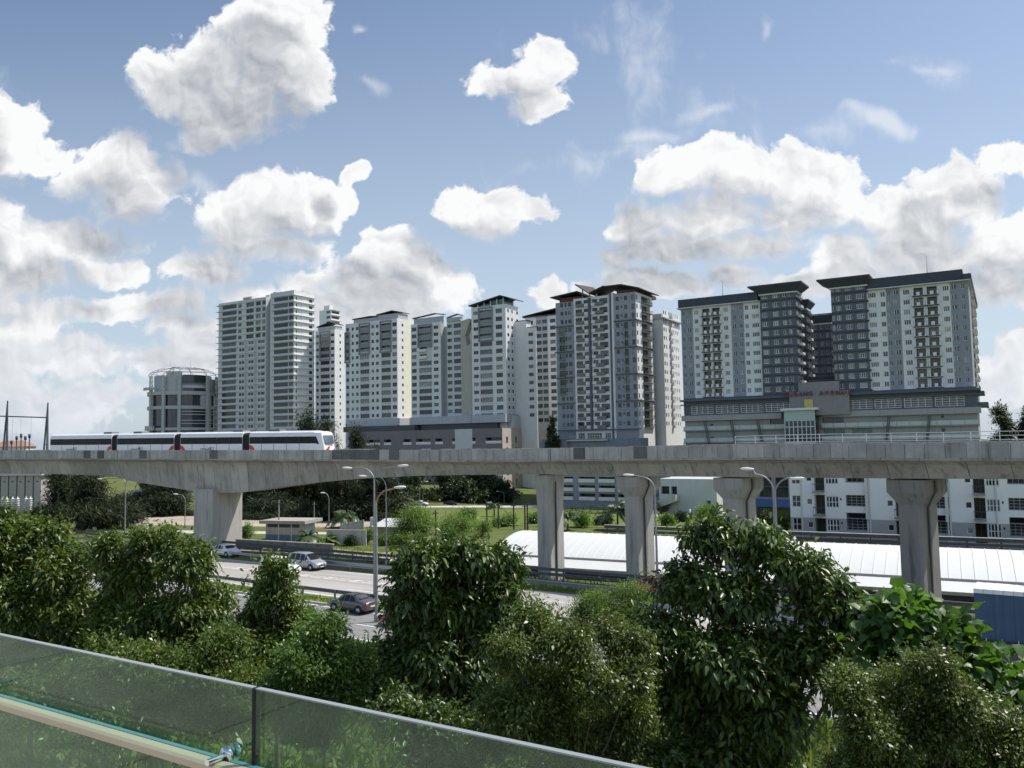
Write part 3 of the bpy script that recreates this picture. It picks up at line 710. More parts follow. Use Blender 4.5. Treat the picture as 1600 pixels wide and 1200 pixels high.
class Bld:
    def __init__(s, name, label, cat, group, px, py, Cp, mats):
        r = ray(px, py); Y = Cp / (1 + .6 * r.x / r.y); X = r.x / r.y * Y
        s.root = thing(name, label, cat, (X, Y, 0), BTH, group)
        s.o = Vector((X, Y, 0)); s.mb = MB(); s.mats = mats; s.pl = {}; s.inv = Matrix.Rotation(-BTH, 3, 'Z')
        s.eye = s.inv @ (EYE - s.o)
    def loc(s, px, py): return s.inv @ ray(px, py)
    def X(s, px, py=570, d=0.0): r = s.loc(px, py); t = (d - s.eye.y) / r.y; return s.eye.x + r.x * t
    def Z(s, px, py, d=0.0): r = s.loc(px, py); t = (d - s.eye.y) / r.y; return s.eye.z + r.z * t
    def Yd(s, px, py, x): r = s.loc(px, py); t = (x - s.eye.x) / r.x; return s.eye.y + r.y * t      # depth on a right-hand face
    def ZR(s, px, py, x): r = s.loc(px, py); t = (x - s.eye.x) / r.x; return s.eye.z + r.z * t
    def put(s, kind, me, M): s.pl.setdefault(kind, []).append((me, M))
    # a wall with real openings; plane maps (a, z, d) to local space, d is depth into the wall
    def wall(s, plane, rot, a0, a1, z0, z1, ops, mf=lambda a, z: 0, extra=()):
        xs = sorted({round(v, 3) for v in [a0, a1] + [o['a0'] for o in ops] + [o['a1'] for o in ops] + [e for e in extra if a0 < e < a1]})
        zs = sorted({round(v, 3) for v in [z0, z1] + [o['z0'] for o in ops] + [o['z1'] for o in ops]})
        b = s.mb
        for i in range(len(xs) - 1):
            if xs[i + 1] - xs[i] < .004: continue
            ac = (xs[i] + xs[i + 1]) / 2; col_ops = [o for o in ops if o['a0'] < ac < o['a1']]
            run = None
            for j in range(len(zs) - 1):
                zc = (zs[j] + zs[j + 1]) / 2
                hole = any(o['z0'] < zc < o['z1'] for o in col_ops); mi = None if hole else mf(ac, zc)
                if run and run[2] == mi and mi is not None: run[1] = zs[j + 1]; continue
                if run and run[2] is not None: b.quad(plane(xs[i], run[0], 0), plane(xs[i + 1], run[0], 0), plane(xs[i + 1], run[1], 0), plane(xs[i], run[1], 0), run[2])
                run = [zs[j], zs[j + 1], mi]
            if run and run[2] is not None: b.quad(plane(xs[i], run[0], 0), plane(xs[i + 1], run[0], 0), plane(xs[i + 1], run[1], 0), plane(xs[i], run[1], 0), run[2])
        for o in ops:
            A0, A1, Z0, Z1, d = o['a0'], o['a1'], o['z0'], o['z1'], o.get('rec', .22)
            mi = o.get('mi', mf((A0 + A1) / 2, Z0 - .05))
            for q in ((A0, Z0, A1, Z0), (A1, Z1, A0, Z1), (A0, Z1, A0, Z0), (A1, Z0, A1, Z1)):
                b.quad(plane(q[0], q[1], 0), plane(q[0], q[1], d), plane(q[2], q[3], d), plane(q[2], q[3], 0), mi)
            gl = o.get('glass') or rnd.choices([G_DARK, G_MID, G_CURT], o.get('gw', (6, 3, 2)))[0]
            me = win_mesh(A1 - A0, Z1 - Z0, o.get('nx', 2), o.get('nz', 1), o.get('frame', M_FRAMED), gl)
            s.put('window', me, Matrix.Translation(plane(A0, Z0, d)) @ Matrix.Rotation(rot, 4, 'Z'))
            if 'bal' in o:
                e = o.get('over', .25)
                me = bal_mesh(A1 - A0 + 2 * e, o['bal'], o['bmats'])
                s.put('balcony', me, Matrix.Translation(plane(A0 - e, Z0, 0)) @ Matrix.Rotation(rot, 4, 'Z'))
    def front(s, y, *a, **k): s.wall(lambda A, z, d: Vector((A, y + d, z)), 0.0, *a, **k)
    def right(s, x, *a, **k): s.wall(lambda A, z, d: Vector((x - d, A, z)), math.pi / 2, *a, **k)
    def block(s, x0, x1, y0, y1, z0, z1, f=(), r=(), mf=lambda a, z: 0, mr=None, top=0, extra=(), extra_r=()):
        if z0 == 0: z0 = -9.5          # the ground falls away behind the viaduct
        s.front(y0, x0, x1, z0, z1, list(f), mf, extra); s.right(x1, y0, y1, z0, z1, list(r), mr or (lambda a, z: mf(x1 - .01, z)), extra_r)
        b = s.mb; mi = mf(x0 + .01, z0 + 1)
        b.quad((x0, y1, z0), (x0, y0, z0), (x0, y0, z1), (x0, y1, z1), mi); b.quad((x1, y1, z0), (x0, y1, z0), (x0, y1, z1), (x1, y1, z1), mi)
        b.quad((x0, y0, z1), (x1, y0, z1), (x1, y1, z1), (x0, y1, z1), top)
    def finish(s, zcut=8.0):
        w = s.mb.build('wall', s.mats, s.root)
        RW = Matrix.Translation(s.o) @ Matrix.Rotation(BTH, 4, 'Z')
        for kind, lst in s.pl.items():
            def key(t):
                p = RW @ t[1].translation; return (0 if p.z > zcut else 1, (p - EYE).length)
            lst = sorted(lst, key=key); cap = 100 if len(lst) <= 100 else 99
            for me, M in lst[:cap]:
                o = link(kind, me, s.root); o.matrix_local = M
            rest = lst[cap:]
            if rest:
                mats = []; vs = []; fs = []; mi = []; n = 0
                for me, M in rest:
                    sl = []
                    for m in me.materials:
                        if m not in mats: mats.append(m)
                        sl.append(mats.index(m))
                    co = np.empty(len(me.vertices) * 3); me.vertices.foreach_get('co', co); co = co.reshape(-1, 3)
                    A = np.array(M); vs.append(co @ A[:3, :3].T + A[:3, 3])
                    for p in me.polygons: fs.append([i + n for i in p.vertices]); mi.append(sl[p.material_index])
                    n += len(co)
                me = bpy.data.meshes.new(kind); me.from_pydata(np.concatenate(vs).tolist(), [], fs)
                for m in mats: me.materials.append(m)
                me.polygons.foreach_set('material_index', mi); me.update()
                tag(link(kind, me, s.root), kind='stuff')
        return s.root
    def part(s, name, b, mats, fix=True): return b.build(name, mats, s.root, fix)
def rows(cols, z0, sh, n):
    """cols: dicts with a0,a1,zl,zh (within the storey), lo,hi (storey range) -> openings"""
    out = []
    for i in range(n):
        for c in cols:
            if not (c.get('lo', 0) <= i < c.get('hi', n)): continue
            o = dict(c); o['z0'] = z0 + i * sh + c.get('zl', .95); o['z1'] = z0 + i * sh + c.get('zh', 2.35); out.append(o)
    return out
def slab_roof(b, x0, x1, y0, y1, z, t=.3, mi=0): b.box(x0, x1, y0, y1, z, z + t, mi)
def prism_roof(b, pts_front, y0, y1, mi=0):   # polygon in x,z extruded in depth
    n = len(pts_front); A = [(x, y0, z) for x, z in pts_front]; B_ = [(x, y1, z) for x, z in pts_front]
    b.loft([A, B_], mi)

# ------------------------------------------------------------------ left tower with slab edges
def tower_slabs():
    B = Bld('apartment_tower', 'tall pale grey tower ringed by thin white floor slabs, leftmost of the apartment towers', 'apartment tower', 'apartment towers', 341, 570, 336, [M_OFFW, M_WHITE, M_MIDG])
    X = lambda p: B.X(p, 570)
    zt = B.Z(345, 478); zb = B.Z(356, 672.5); sh = (zt - zb) / 20.0; zg = 0
    n = 20
    x1 = X(415.5); x2 = X(424); x3 = X(461); D = 26.0
    c = [dict(a0=X(347), a1=X(369), zl=1.0, zh=sh - .35, nx=7, gw=(5, 2, 0))]
    for p, q in ((373.5, 377.2), (377.9, 381.5), (388, 391.5), (392.2, 396), (403, 407), (407.8, 413.5)):
        c.append(dict(a0=X(p), a1=X(q), zl=1.0, zh=2.5, hi=14, nx=2))
    c += [dict(a0=X(371.8), a1=X(377), zl=.9, zh=2.6, lo=14, nx=2), dict(a0=X(384), a1=X(396), zl=.7, zh=sh - .5, lo=14, nx=3, rec=.7), dict(a0=X(399), a1=X(407), zl=.7, zh=sh - .5, lo=14, nx=2, rec=.7), dict(a0=X(409.5), a1=X(414.6), zl=.7, zh=sh - .5, lo=14, nx=2)]
    zones = [X(370.5), X(385), X(400)]
    B.block(0, x1, 0, D, 0, zt + 1.3, rows(c, zb, sh, n), mf=lambda a, z: 2 if (X(382.5) < a < X(386.5) or X(397) < a < X(401.5)) and z < zb + 14 * sh else 0, extra=(X(382.5), X(386.5), X(397), X(401.5)))
    B.block(x1, x2, 2.6, D - 1, 0, zt + .6, mf=lambda a, z: 2)
    c2 = [dict(a0=X(430), a1=X(452), zl=1.0, zh=sh - .35, nx=7, gw=(5, 2, 0)), dict(a0=X(453), a1=X(460.2), zl=1.0, zh=sh - .35, nx=3)]
    zt2 = zt + 1.5
    Dy = B.Yd(491, 570, x3)
    cr = [dict(a0=Dy * .72, a1=Dy * .90, zl=.9, zh=2.4, nx=2), dict(a0=Dy * .04, a1=Dy * .1, zl=1.0, zh=2.5, nx=1)]
    B.block(x2, x3, -.8, Dy, 0, zt2 + .9, rows(c2, zb, sh, n), rows(cr, zb, sh, n), mf=lambda a, z: 0, mr=lambda a, z: 1)
    # floor slab edges
    b = MB()
    for i in range(n + 1):
        z = zb + i * sh - .1
        if 1: 
            b.box(-1.3, X(371), -.9, 8, z, z + .16); b.box(X(371) + .02, x1 - .05, -.45, -.02, z, z + .16)
        b.box(X(427), x3 + .95, -1.75, Dy * .46, z, z + .16); b.box(x3 + .02, x3 + .75, Dy * .47, Dy + .7, z, z + .16)
    B.part('floor_slab_edges', b, M_WHITE)
    b = MB()
    b.box(1.0, X(372), 3, 12, zt + 1.3, zt + 1.9); b.box(X(374), X(388), 2, 12, zt + 1.3, zt + 3.2); b.box(X(374) + 1, X(388) - 1, 1.9, 1.995, zt + 1.9, zt + 2.6, 1); b.box(X(410), x1, 2, 10, zt + 1.3, zt + 2.6)
    b.box(X(426), X(431), .2, 8, zt2 + .9, zt2 + 1.7); b.box(X(461) - 4, x3 - .4, 6, Dy - 3, zt2 + .9, zt2 + 1.5)
    B.part('roof_plant_room', b, [M_OFFW, M_GREYP])
    return B.finish(18)
tower_slabs()
# ------------------------------------------------------------------ white towers on the brown podium
def colset(X, items, **kw):
    out = []
    for it in items:
        d = dict(a0=X(it[0]), a1=X(it[1])); d.update(kw)
        if len(it) > 2: d.update(it[2])
        out.append(d)
    return out
def grey_bay(B, x0, x1, z0, z1, y=0.0, mat=None):     # grey framed panel standing proud of the wall: jambs and heads only
    b = MB(); d = .5
    b.box(x0 - .35, x0, y - d, y - .004, z0, z1); b.box(x1, x1 + .35, y - d, y - .004, z0, z1); b.box(x0 - .35, x1 + .35, y - d, y - .004, z1, z1 + .4); b.box(x0 - .35, x1 + .35, y - d - .3, y - .004, z0 - .5, z0)
    B.part('bay_frame', b, mat or M_GREYP)
TALL = dict(zl=.7, zh=2.55)
def white_tower(label, C, L, Rr, ytop, yb, n, cols, bays, side_px, sidecols, side_mat, roofs, extra=None, dip=None, ymid=570, zcut=18, mats=None):
    B = Bld('apartment_tower', label, 'apartment tower', 'apartment towers', L, ymid, C, mats or [M_WHITE, M_GREYP, M_CREAM, M_MIDG, M_OFFW])
    X = lambda p: B.X(p, ymid)
    xm = (L + Rr) / 2
    zt = B.Z(xm, ytop); zb = B.Z(xm, yb); sh = (zt - zb) / n; x1 = X(Rr); Dy = B.Yd(side_px, ymid, x1)
    bx = [(X(p), X(q), zb + lo * sh, zb + hi * sh) for p, q, lo, hi in bays]
    def mf(a, z):
        for p, q, lo, hi in bx:
            if p < a < q: return 1 if lo <= z < hi else 4
        return 0
    ops = rows(cols(X), zb, sh, n)
    ex = [v for q in bx for v in q[:2]]
    cr = [dict(a0=Dy * a, a1=Dy * b_, zl=.9, zh=2.2, nx=1) for a, b_ in sidecols]
    B.block(0, x1, 0, Dy, 0, zt + .9, ops, rows(cr, zb, sh, n), mf, mr=side_mat(Dy), extra=ex, extra_r=[Dy * .55])
    for p, q, lo, hi in bx: grey_bay(B, p, q, lo, hi)
    roofs(B, X, zt, Dy, x1)
    if extra: extra(B, X, zt, zb, sh, n, Dy, x1)
    return B.finish(zcut)
def pitched(B, x0, x1, y0, y1, z, h, rise, ov=.55, wallm=None, flip=False):
    b = MB(); b.box(x0, x1, y0, y1, z, z + h, 0)
    zz = z + h + .02; xr = x1 - (x1 - x0) * .28 if not flip else x0 + (x1 - x0) * .28
    prism_roof(b, [(x0 - ov, zz), (xr, zz + rise), (x1 + ov, zz + rise * .25), (x1 + ov, zz + rise * .25 + .35), (xr, zz + rise + .4), (x0 - ov, zz + .35)], y0 - ov, y1 + ov, 1)
    B.part('roof', b, [wallm or M_MIDG, M_ROOFD])
def wt_b1():
    white_tower('narrow white tower with grey bay tucked right of the slab ringed tower', 352, 493, 523, 519, 668, 14,
        lambda X: colset(X, [(494.5, 498, dict(nx=1)), (501, 515, dict(nx=4, **TALL)), (517, 522, dict(nx=2))]),
        [(500.5, 515.5, 10, 14)], 538, [(.5, .65)], lambda D: (lambda a, z: 0),
        lambda B, X, zt, D, x1: pitched(B, .5, x1 - .5, 1, D - 1, zt + .9, 2.0, 1.8))
def wt_b0():
    B = Bld('apartment_tower', 'white stepped top of a tower rising behind the narrow white tower', 'apartment tower', 'apartment towers', 499, 500, 440, [M_WHITE, M_OFFW])
    X = lambda p: B.X(p, 500)
    zt = B.Z(505, 485); sh = 3.3; n = int(zt / sh) - 1; x1 = X(517); Dy = B.Yd(531, 500, x1)
    B.block(0, x1, 0, Dy, 0, zt, rows(colset(X, [(510, 516, dict(nx=2, zl=1, zh=2.6))]), zt - n * sh, sh, n), rows([dict(a0=Dy * .1, a1=Dy * .9, zl=1, zh=2.6, nx=6)], zt - n * sh, sh, n))
    b = MB()
    for i in range(n): z = zt - i * sh; b.box(x1 + .02, x1 + 1.0, 0, Dy + .5, z - .2, z + .05)
    B.part('floor_slab_edges', b, M_WHITE)
    b = MB(); b.box(2, x1 - 3, 2, Dy - 3, zt, zt + 3.2); B.part('roof_plant_room', b, M_WHITE)
    B.finish(18)
def wt_b2():
    white_tower('white tower with cream lit end wall and two grey framed bays side by side', 327.4, 540, 621, 505, 667, 14,
        lambda X: colset(X, [(541, 545.5, dict(nx=2)), (549.5, 552.8, dict(nx=2)), (556.2, 560.2, dict(nx=2)), (563, 577, dict(nx=4, lo=0, hi=10, **TALL)), (563, 577, dict(nx=4, lo=10, rec=1.0, bal='flush', bmats=[M_GREYP, M_FRAMED], **TALL)), (580.5, 584.5, dict(nx=2)), (587.5, 591.8, dict(nx=2)), (596, 610.5, dict(nx=4, hi=10, **TALL)), (596, 610.5, dict(nx=4, lo=10, rec=1.0, bal='flush', bmats=[M_GREYP, M_FRAMED], **TALL)), (613.2, 620, dict(nx=3, zl=.8, zh=2.5))], rec=.35),
        [(562.5, 577.5, 10, 14), (595.5, 611, 10, 14), (540.2, 545.9, 9, 13)], 641.5, [(.34, .46)],
        lambda D: (lambda a, z: 0 if a < D * .55 else 2),
        lambda B, X, zt, D, x1: (pitched(B, X(548), X(586), 2, D - 2, zt + .9, 2.0, .4), pitched(B, X(587), x1 - .6, 1.5, D - 1, zt + .9, 2.6, 1.0)))
def wt_b3():
    def ex(B, X, zt, zb, sh, n, D, x1):
        # stepped right-hand wing and the tall bare concrete spine
        x2 = X(719); y0 = 1.4; zt2 = zt - .3
        c = colset(X, [(696.5, 703.5, dict(nx=3)), (706.5, 717.5, dict(nx=4, **TALL))], rec=.35)
        B.block(x1 + .0, x1 + 2.2, 4.5, D, 0, zt - 1, mf=lambda a, z: 3)
        B.block(x1 + 2.2, x2, y0, D, 0, zt2 + .9, rows(c, zb, sh, n), mf=lambda a, z: 4, mr=lambda a, z: 2)
        pitched(B, x1 + 2.6, x2 - .3, 3, D - 2, zt2 + .9, 1.6, 1.1)
        b = MB(); xx = x2 + .02; pts = [(xx, 0), (xx + 6.2, 0), (xx + 6.0, zt - 9), (xx + 3.0, zt - 10.5), (xx + 2.0, zt - 6), (xx + 4.8, zt + .2), (xx + 4.0, zt + 1.0), (xx, zt + .2)]
        prism_roof(b, pts, y0 + 2.5, D - 2); B.part('concrete_spine', b, pm('pale_raw_concrete', (.42, .40, .35), .9, .08, .3, streak=.3))
    white_tower('white tower joined to a bare concrete spine by a stepped wing', 327.4, 642.5, 689, 508, 661, 14,
        lambda X: colset(X, [(643.5, 651, dict(nx=3, zl=.8, zh=2.5)), (655, 674.5, dict(nx=5, hi=9, **TALL)), (655, 674.5, dict(nx=5, lo=11, rec=1.0, bal='flush', bmats=[M_GREYP, M_FRAMED], **TALL)), (656, 667, dict(nx=2, lo=9, hi=11, rec=1.1, bal='solid', bmats=[M_WHITE, M_FRAMED], **TALL)), (677.8, 685.2, dict(nx=3))], rec=.35),
        [(654.5, 675, 11, 14)], 695, [], lambda D: (lambda a, z: 3),
        lambda B, X, zt, D, x1: pitched(B, .5, x1 + .5, 1.5, D - 1, zt + .9, 2.6, 1.1), ex)
def wt_b4():
    def ex(B, X, zt, zb, sh, n, D, x1):
        # sun lit wings stepping back along the right-hand side
        x2 = X(803, ) if False else x1 + 5.5; y0 = D + .02; D2 = B.Yd(823, 570, x2)
        zt2 = zt - 6.5; n2 = n - 2
        cr = [dict(a0=y0 + (D2 - y0) * a, a1=y0 + (D2 - y0) * b_, zl=.8, zh=2.3, nx=2) for a, b_ in ((.10, .28), (.62, .80))]
        B.block(-6, x2, y0, D2, 0, zt2 + .8, rows(colset(lambda p: p, [(x1 + 1.2, x1 + 3.6)]), zb, sh, n2), rows(cr, zb, sh, n2), mf=lambda a, z: 0, mr=lambda a, z: 0)
        x3 = x2 + 4.5; y1 = D2 + .02; D3 = B.Yd(839, 570, x3); zt3 = zt2 - 3.0
        cr = [dict(a0=y1 + (D3 - y1) * a, a1=y1 + (D3 - y1) * b_, zl=.8, zh=2.3, nx=2) for a, b_ in ((.12, .3), (.65, .83))]
        B.block(-6, x3, y1, D3, 0, zt3 + .8, rows(colset(lambda p: p, [(x2 + 1.0, x2 + 3.2)]), zb, sh, n2 - 1), rows(cr, zb, sh, n2 - 1), mf=lambda a, z: 0, mr=lambda a, z: 4)
        b = MB(); b.box(-6, x2 + .6, y0, D2 + .4, zt2 + .82, zt2 + 1.2); b.box(-6, x3 + .6, y1 + .5, D3 + .4, zt3 + .82, zt3 + 1.2); B.part('roof', b, M_ROOFD)
        # glazed sky lounge under the sloping roof
        b = MB(); z0 = zt + .92
        b.box(X(745), x1 - 1.2, 1.5, D - 2, z0, z0 + 1.1, 0); b.box(X(766), x1 - 1.2, 1.2, D - 2.2, z0 + 1.1, z0 + 2.4, 0)
        B.part('sky_lounge_glazing', b, G_GREEN)
        b = MB()
        for p in (746, 756, 766, 776, 786): b.box(X(p), X(p) + .3, .5, .8, z0, z0 + .7 + (p - 737) * .045)
        prism_roof(b, [(X(735), z0 + .5), (X(785), z0 + 3.2), (x1 + 1.8, z0 + 2.1), (x1 + 1.8, z0 + 2.45), (X(785), z0 + 3.6), (X(735), z0 + .85)], -1.2, D + 1, 1)
        B.part('roof', b, [M_WHITE, M_ROOFD])
    white_tower('white tower under a single steep mono pitched roof, sunlit wings on its right', 327.4, 737.5, 791, 481, 656, 14,
        lambda X: colset(X, [(740.5, 748, dict(nx=3)), (750.5, 769.5, dict(nx=5, hi=10, **TALL)), (750.5, 769.5, dict(nx=5, lo=10, rec=.9, bal='flush', bmats=[M_GREYP, M_FRAMED], **TALL)), (775.5, 785.5, dict(nx=3, zl=.7, zh=2.5))], rec=.35),
        [(750, 770, 10, 14)], 812, [(.12, .26), (.42, .54), (.8, .93)], lambda D: (lambda a, z: 0),
        lambda B, X, zt, D, x1: None, ex)
def wt_b5():
    B = Bld('apartment_tower', 'white tower with a grey panelled face squeezed behind the dark corner tower', 'apartment tower', 'apartment towers', 822, 570, 372, [M_WHITE, M_GREYP, M_MIDG])
    X = lambda p: B.X(p, 570)
    zt = B.Z(850, 497); zb = B.Z(850, 662); sh = (zt - zb) / 15
    c = colset(X, [(824, 834, dict(nx=3)), (839.5, 847, dict(nx=3)), (848.5, 856, dict(nx=3)), (860.5, 869, dict(nx=3)), (872, 880, dict(nx=3))], zl=.75, zh=2.5, rec=.35)
    B.block(0, X(884), 0, 20, 0, zt + .9, rows(c, zb, sh, 15), mf=lambda a, z: 2 if X(838.5) < a < X(857) else 0, extra=(X(838.5), X(857)))
    b = MB(); b.box(-1, X(886), -1, 21, zt + .92, zt + 1.3); prism_roof(b, [(-1, zt + 1.32), (X(884), zt + 4.0), (X(884), zt + 4.4), (-1, zt + 1.7)], -1, 21, 0); B.part('roof', b, [M_ROOFD])
    B.finish(18)
for f in (wt_b0, wt_b1, wt_b2, wt_b3, wt_b4, wt_b5): f()
def podium():
    B = Bld('parking_podium', 'brown grey parking podium with white spandrels below the white towers', 'parking podium', None, 545, 680, 318, [M_BROWNG, M_MIDG, M_BEIGE, M_OFFW])
    X = lambda p: B.X(p, 690)
    zr = B.Z(700, 671); zg = B.Z(700, 658)
    x1 = X(785); Dy = B.Yd(841, 690, x1)
    ops = []
    for z in (zr - 6.0, zr - 10.2, zr - 14.4, zr - 18.6, zr - 22.8):
        if z < -8: continue
        for p, q in ((573, 594), (600, 611), (630, 643), (650, 673), (680, 692), (707, 711), (738, 743), (759, 784)):
            ops.append(dict(a0=X(p), a1=X(q), z0=z + .1, z1=z + 2.4, nx=max(1, int((q - p) / 4)), rec=2.2, glass=G_DARK, bal='flush', bmats=[M_WHITE, M_FRAMED], over=0))
    def mf(a, z): return 3 if X(711) < a < X(738) else 0
    cr = []
    for z in (zr - 6.0, zr - 10.2, zr - 14.4, zr - 18.6, zr - 22.8):
        if z < -8: continue
        for a in (.1, .34, .62, .88): cr.append(dict(a0=Dy * a, a1=Dy * (a + .05), z0=z, z1=z + 2.6, nx=1, rec=.5))
    B.block(0, x1, 0, Dy, 0, zr, ops, cr, mf, mr=lambda a, z: 2, extra=(X(711), X(738)))
    # landscaped deck storey set back, then the pale grey transfer band
    b = MB(); y = 2.0
    b.box(-6, X(641), y + 1, y + 14, zr + .02, zr + 2.4, 1); b.box(X(641) + 1, x1 - 6, y + 4, y + 14, zr + .02, zr + 2.4, 1)
    B.part('deck_storey', b, [M_MIDG, M_FRAMED])
    b = MB()
    for p, q, yy in ((540, 623, 5.0), (640, 737, 5.0), (737.5, 790, 4.4)):
        b.box(B.X(p, 670, yy), B.X(q, 670, yy), yy, yy + 18, zr + 2.45, zr + 5.6)
    B.part('transfer_band', b, pm('mid_pale_grey_paint', (.42, .44, .46), .8, .06, .4, streak=.25))
    b = MB(); b.box(x1 - 5.5, x1 - .4, 9, Dy - 1, zr + .02, zr + 5.0, 0); B.part('lit_end_block', b, M_OFFW)
    return B.finish(-5)
podium()

# ------------------------------------------------------------------ dark corner tower with the butterfly roof
def corner_tower():
    m_l = pm('lilac_grey_paint', (.29, .305, .325), .8, .06, .4, streak=.25)
    B = Bld('apartment_tower', 'blue grey corner tower with brown butterfly roof and stacked grey balconies', 'apartment tower', 'apartment towers', 868.5, 570, 306, [m_l, M_WHITE, M_BLUEG, M_DBLUEG, M_MIDG])
    X = lambda p: B.X(p, 570)
    zt = B.Z(925, 464.5); zb = B.Z(925, 669.5); n = 15; sh = (zt - zb) / n
    xa, xb, xc, xd = X(898), X(955.5), X(961), X(995.5)
    bm = [pm('grey_balcony_render', (.17, .17, .175), .8, .08, .5), M_FRAMED]
    # left wing
    c = colset(X, [(876, 880.5), (883, 886), (888, 893)], nx=2, zl=.9, zh=2.3)
    c += [dict(a0=X(873.5), a1=X(882.5), zl=.2, zh=2.4, nx=2, lo=4, hi=12, rec=.5, bal='rail', bmats=[M_BLUEG, M_FRAMED])]
    c[0]['hi'] = 4; c2 = [dict(c[0], lo=12, hi=15)]
    B.block(0, xa, .7, 22, 0, zt - .5, rows(c + c2, zb, sh, n), mf=lambda a, z: 0 if z > zb + 12 * sh else 2)
    # centre
    c = colset(X, [(901, 911), (914, 921), (927.5, 935.5), (938.5, 951.5)], nx=3, zl=.35, zh=2.35, rec=.3)
    B.block(xa + .02, xb, 0, 22, zb - .3, zt + .1, rows(c, zb, sh, n), mf=lambda a, z: 1)
    b = MB(); b.box(X(923), X(925.5), -1.3, -.02, zb - .3, zt - .3); b.box(xb + .02, xb + .55, -.8, 5, 0, zt + .5); B.part('dark_fin', b, M_DBLUEG)
    for i in range(n):
        z = zb + i * sh
        for p, q in ((903, 915), (933, 946)): B.put('balcony', bal_mesh(X(q) - X(p), 'solid', bm), Matrix.Translation((X(p), 0, z + .12)))
        for p, q in ((915.4, 922.4), (926, 932.6)): B.put('balcony', bal_mesh(X(q) - X(p), 'solid', [M_WHITE, M_FRAMED]), Matrix.Translation((X(p), .45, z + .1)))
    # pilaster and right wing
    B.block(xb + .6, xc, -.4, 22, 0, zt + .7, mf=lambda a, z: 1)
    Dy = B.Yd(1021.5, 570, xd)
    c = colset(X, [(964, 969, dict(nx=2)), (971.5, 974.5, dict(nx=1, zl=1.3, zh=2.1)), (988.5, 993.5, dict(nx=2, zl=.6, zh=2.4))], zl=.8, zh=2.3)
    c += [dict(a0=X(976.5), a1=X(982.5), zl=.2, zh=2.35, nx=2, lo=3, hi=12, rec=.5, bal='rail', bmats=[M_BLUEG, M_FRAMED]), dict(a0=X(977), a1=X(982), zl=.8, zh=2.3, nx=2, hi=3), dict(a0=X(977), a1=X(982), zl=.8, zh=2.3, nx=2, lo=12)]
    cr = [dict(a0=Dy * .34, a1=Dy * .86, zl=.15, zh=2.75, nx=4, rec=1.4, glass=G_DARK, bal='rail', bmats=[bm[0], M_FRAMED], over=.5), dict(a0=Dy * .05, a1=Dy * .12, zl=.8, zh=2.4, nx=1)]
    B.block(xc + .02, xd, .3, Dy, 0, zt + .3, rows(c, zb, sh, n), rows(cr, zb, sh, n), mf=lambda a, z: 0 if z > zb + 12 * sh or z < zb else 2, mr=lambda a, z: 1)
    # string courses every third storey
    b = MB()
    for k in (3, 6, 9, 12):
        z = zb + k * sh - .3
        b.box(-.5, xa - .02, .1, .68, z, z + .35); b.box(xc + .05, xd + .5, -.35, .28, z, z + .35); b.box(xd + .02, xd + .5, .28, Dy, z, z + .35)
    b.box(-1, xd + 1.2, -1.0, -.42, zb - .75, zb - .35)
    B.part('string_course', b, M_DBLUEG)
    # roofs
    b = MB(); zl = zt - .45
    b.box(1, xa + 3, 2, 20, zl, zl + 1.8, 1)
    prism_roof(b, [(-1.6, zl + 1.85), (X(905), zl + 2.9), (X(915), zl + .8), (X(915), zl + 1.15), (X(905), zl + 3.3), (-1.6, zl + 2.15)], -.6, 21, 0)
    b.box(xc + .6, xd - .4, 1.6, 21, zt + .32, zt + 1.5, 1)
    prism_roof(b, [(X(949), zt + 2.9), (X(975), zt + 2.9), (xd + 2.0, zt + 1.0), (xd + 2.0, zt + 1.35), (X(975), zt + 3.3), (X(949), zt + 3.3)], -1.2, Dy + 2, 0)
    # butterfly roof rising from a valley
    v = X(927)
    A = lambda x, z, y: (x, y, z)
    b.hexa([A(X(906), zt + 4.6, -2.6), A(v, zt + .9, -2.6), A(v, zt + .9, 9), A(X(906) + 2, zt + 4.9, 9)], [A(X(906), zt + 5.0, -2.6), A(v, zt + 1.3, -2.6), A(v, zt + 1.3, 9), A(X(906) + 2, zt + 5.3, 9)], 0)
    b.hexa([A(v + .02, zt + .9, -2.6), A(X(948), zt + 3.1, -1.4), A(X(948), zt + 3.2, 9), A(v + .02, zt + .9, 9)], [A(v + .02, zt + 1.3, -2.6), A(X(948), zt + 3.5, -1.4), A(X(948), zt + 3.6, 9), A(v + .02, zt + 1.3, 9)], 0)
    for p, q in ((910, 4.2), (921, 2.2), (932, 1.3)): b.box(X(p), X(p) + .35, 1, 1.35, zt + .1, zt + q, 2)
    b.box(X(912), X(948), 3, 15, zt + .12, zt + .8, 2)
    B.part('roof', b, [M_ROOFB, pm('red_brown_parapet', (.13, .06, .05), .8, .1), M_OFFW])
    # base storeys and terrace
    b = MB(); B.front(-.12, xa, xb, 0, zb - .32, [dict(a0=X(p), a1=X(q), z0=zb - 5.2, z1=zb - 1.6, nx=k, nz=2, frame=M_FRAMEW, glass=G_MID) for p, q, k in ((901.5, 911.5, 3), (915, 938, 6), (943, 952, 3))], lambda a, z: 1)
    zq = B.Z(900, 686, -4)
    b.box(X(858), X(1010), -7, -.2, 0, zq, 0); b.box(X(860), X(900), -8.6, -7.02, 0, zq - .6, 0)
    B.part('terrace_block', b, [pm('blue_grey_render', (.20, .225, .25), .8, .07, .4, streak=.3)])
    b = MB()
    for k in range(24): x = X(902) + (X(960) - X(902)) * k / 23; b.box(x, x + .06, -7.6, -7.54, zq - .3, zq + 1.0)
    b.box(X(902), X(960), -7.62, -7.5, zq + 1.0, zq + 1.1); b.box(X(900), X(962), -8.4, -7.03, zq - .7, zq - .3)
    B.part('terrace_railing', b, M_STEEL)
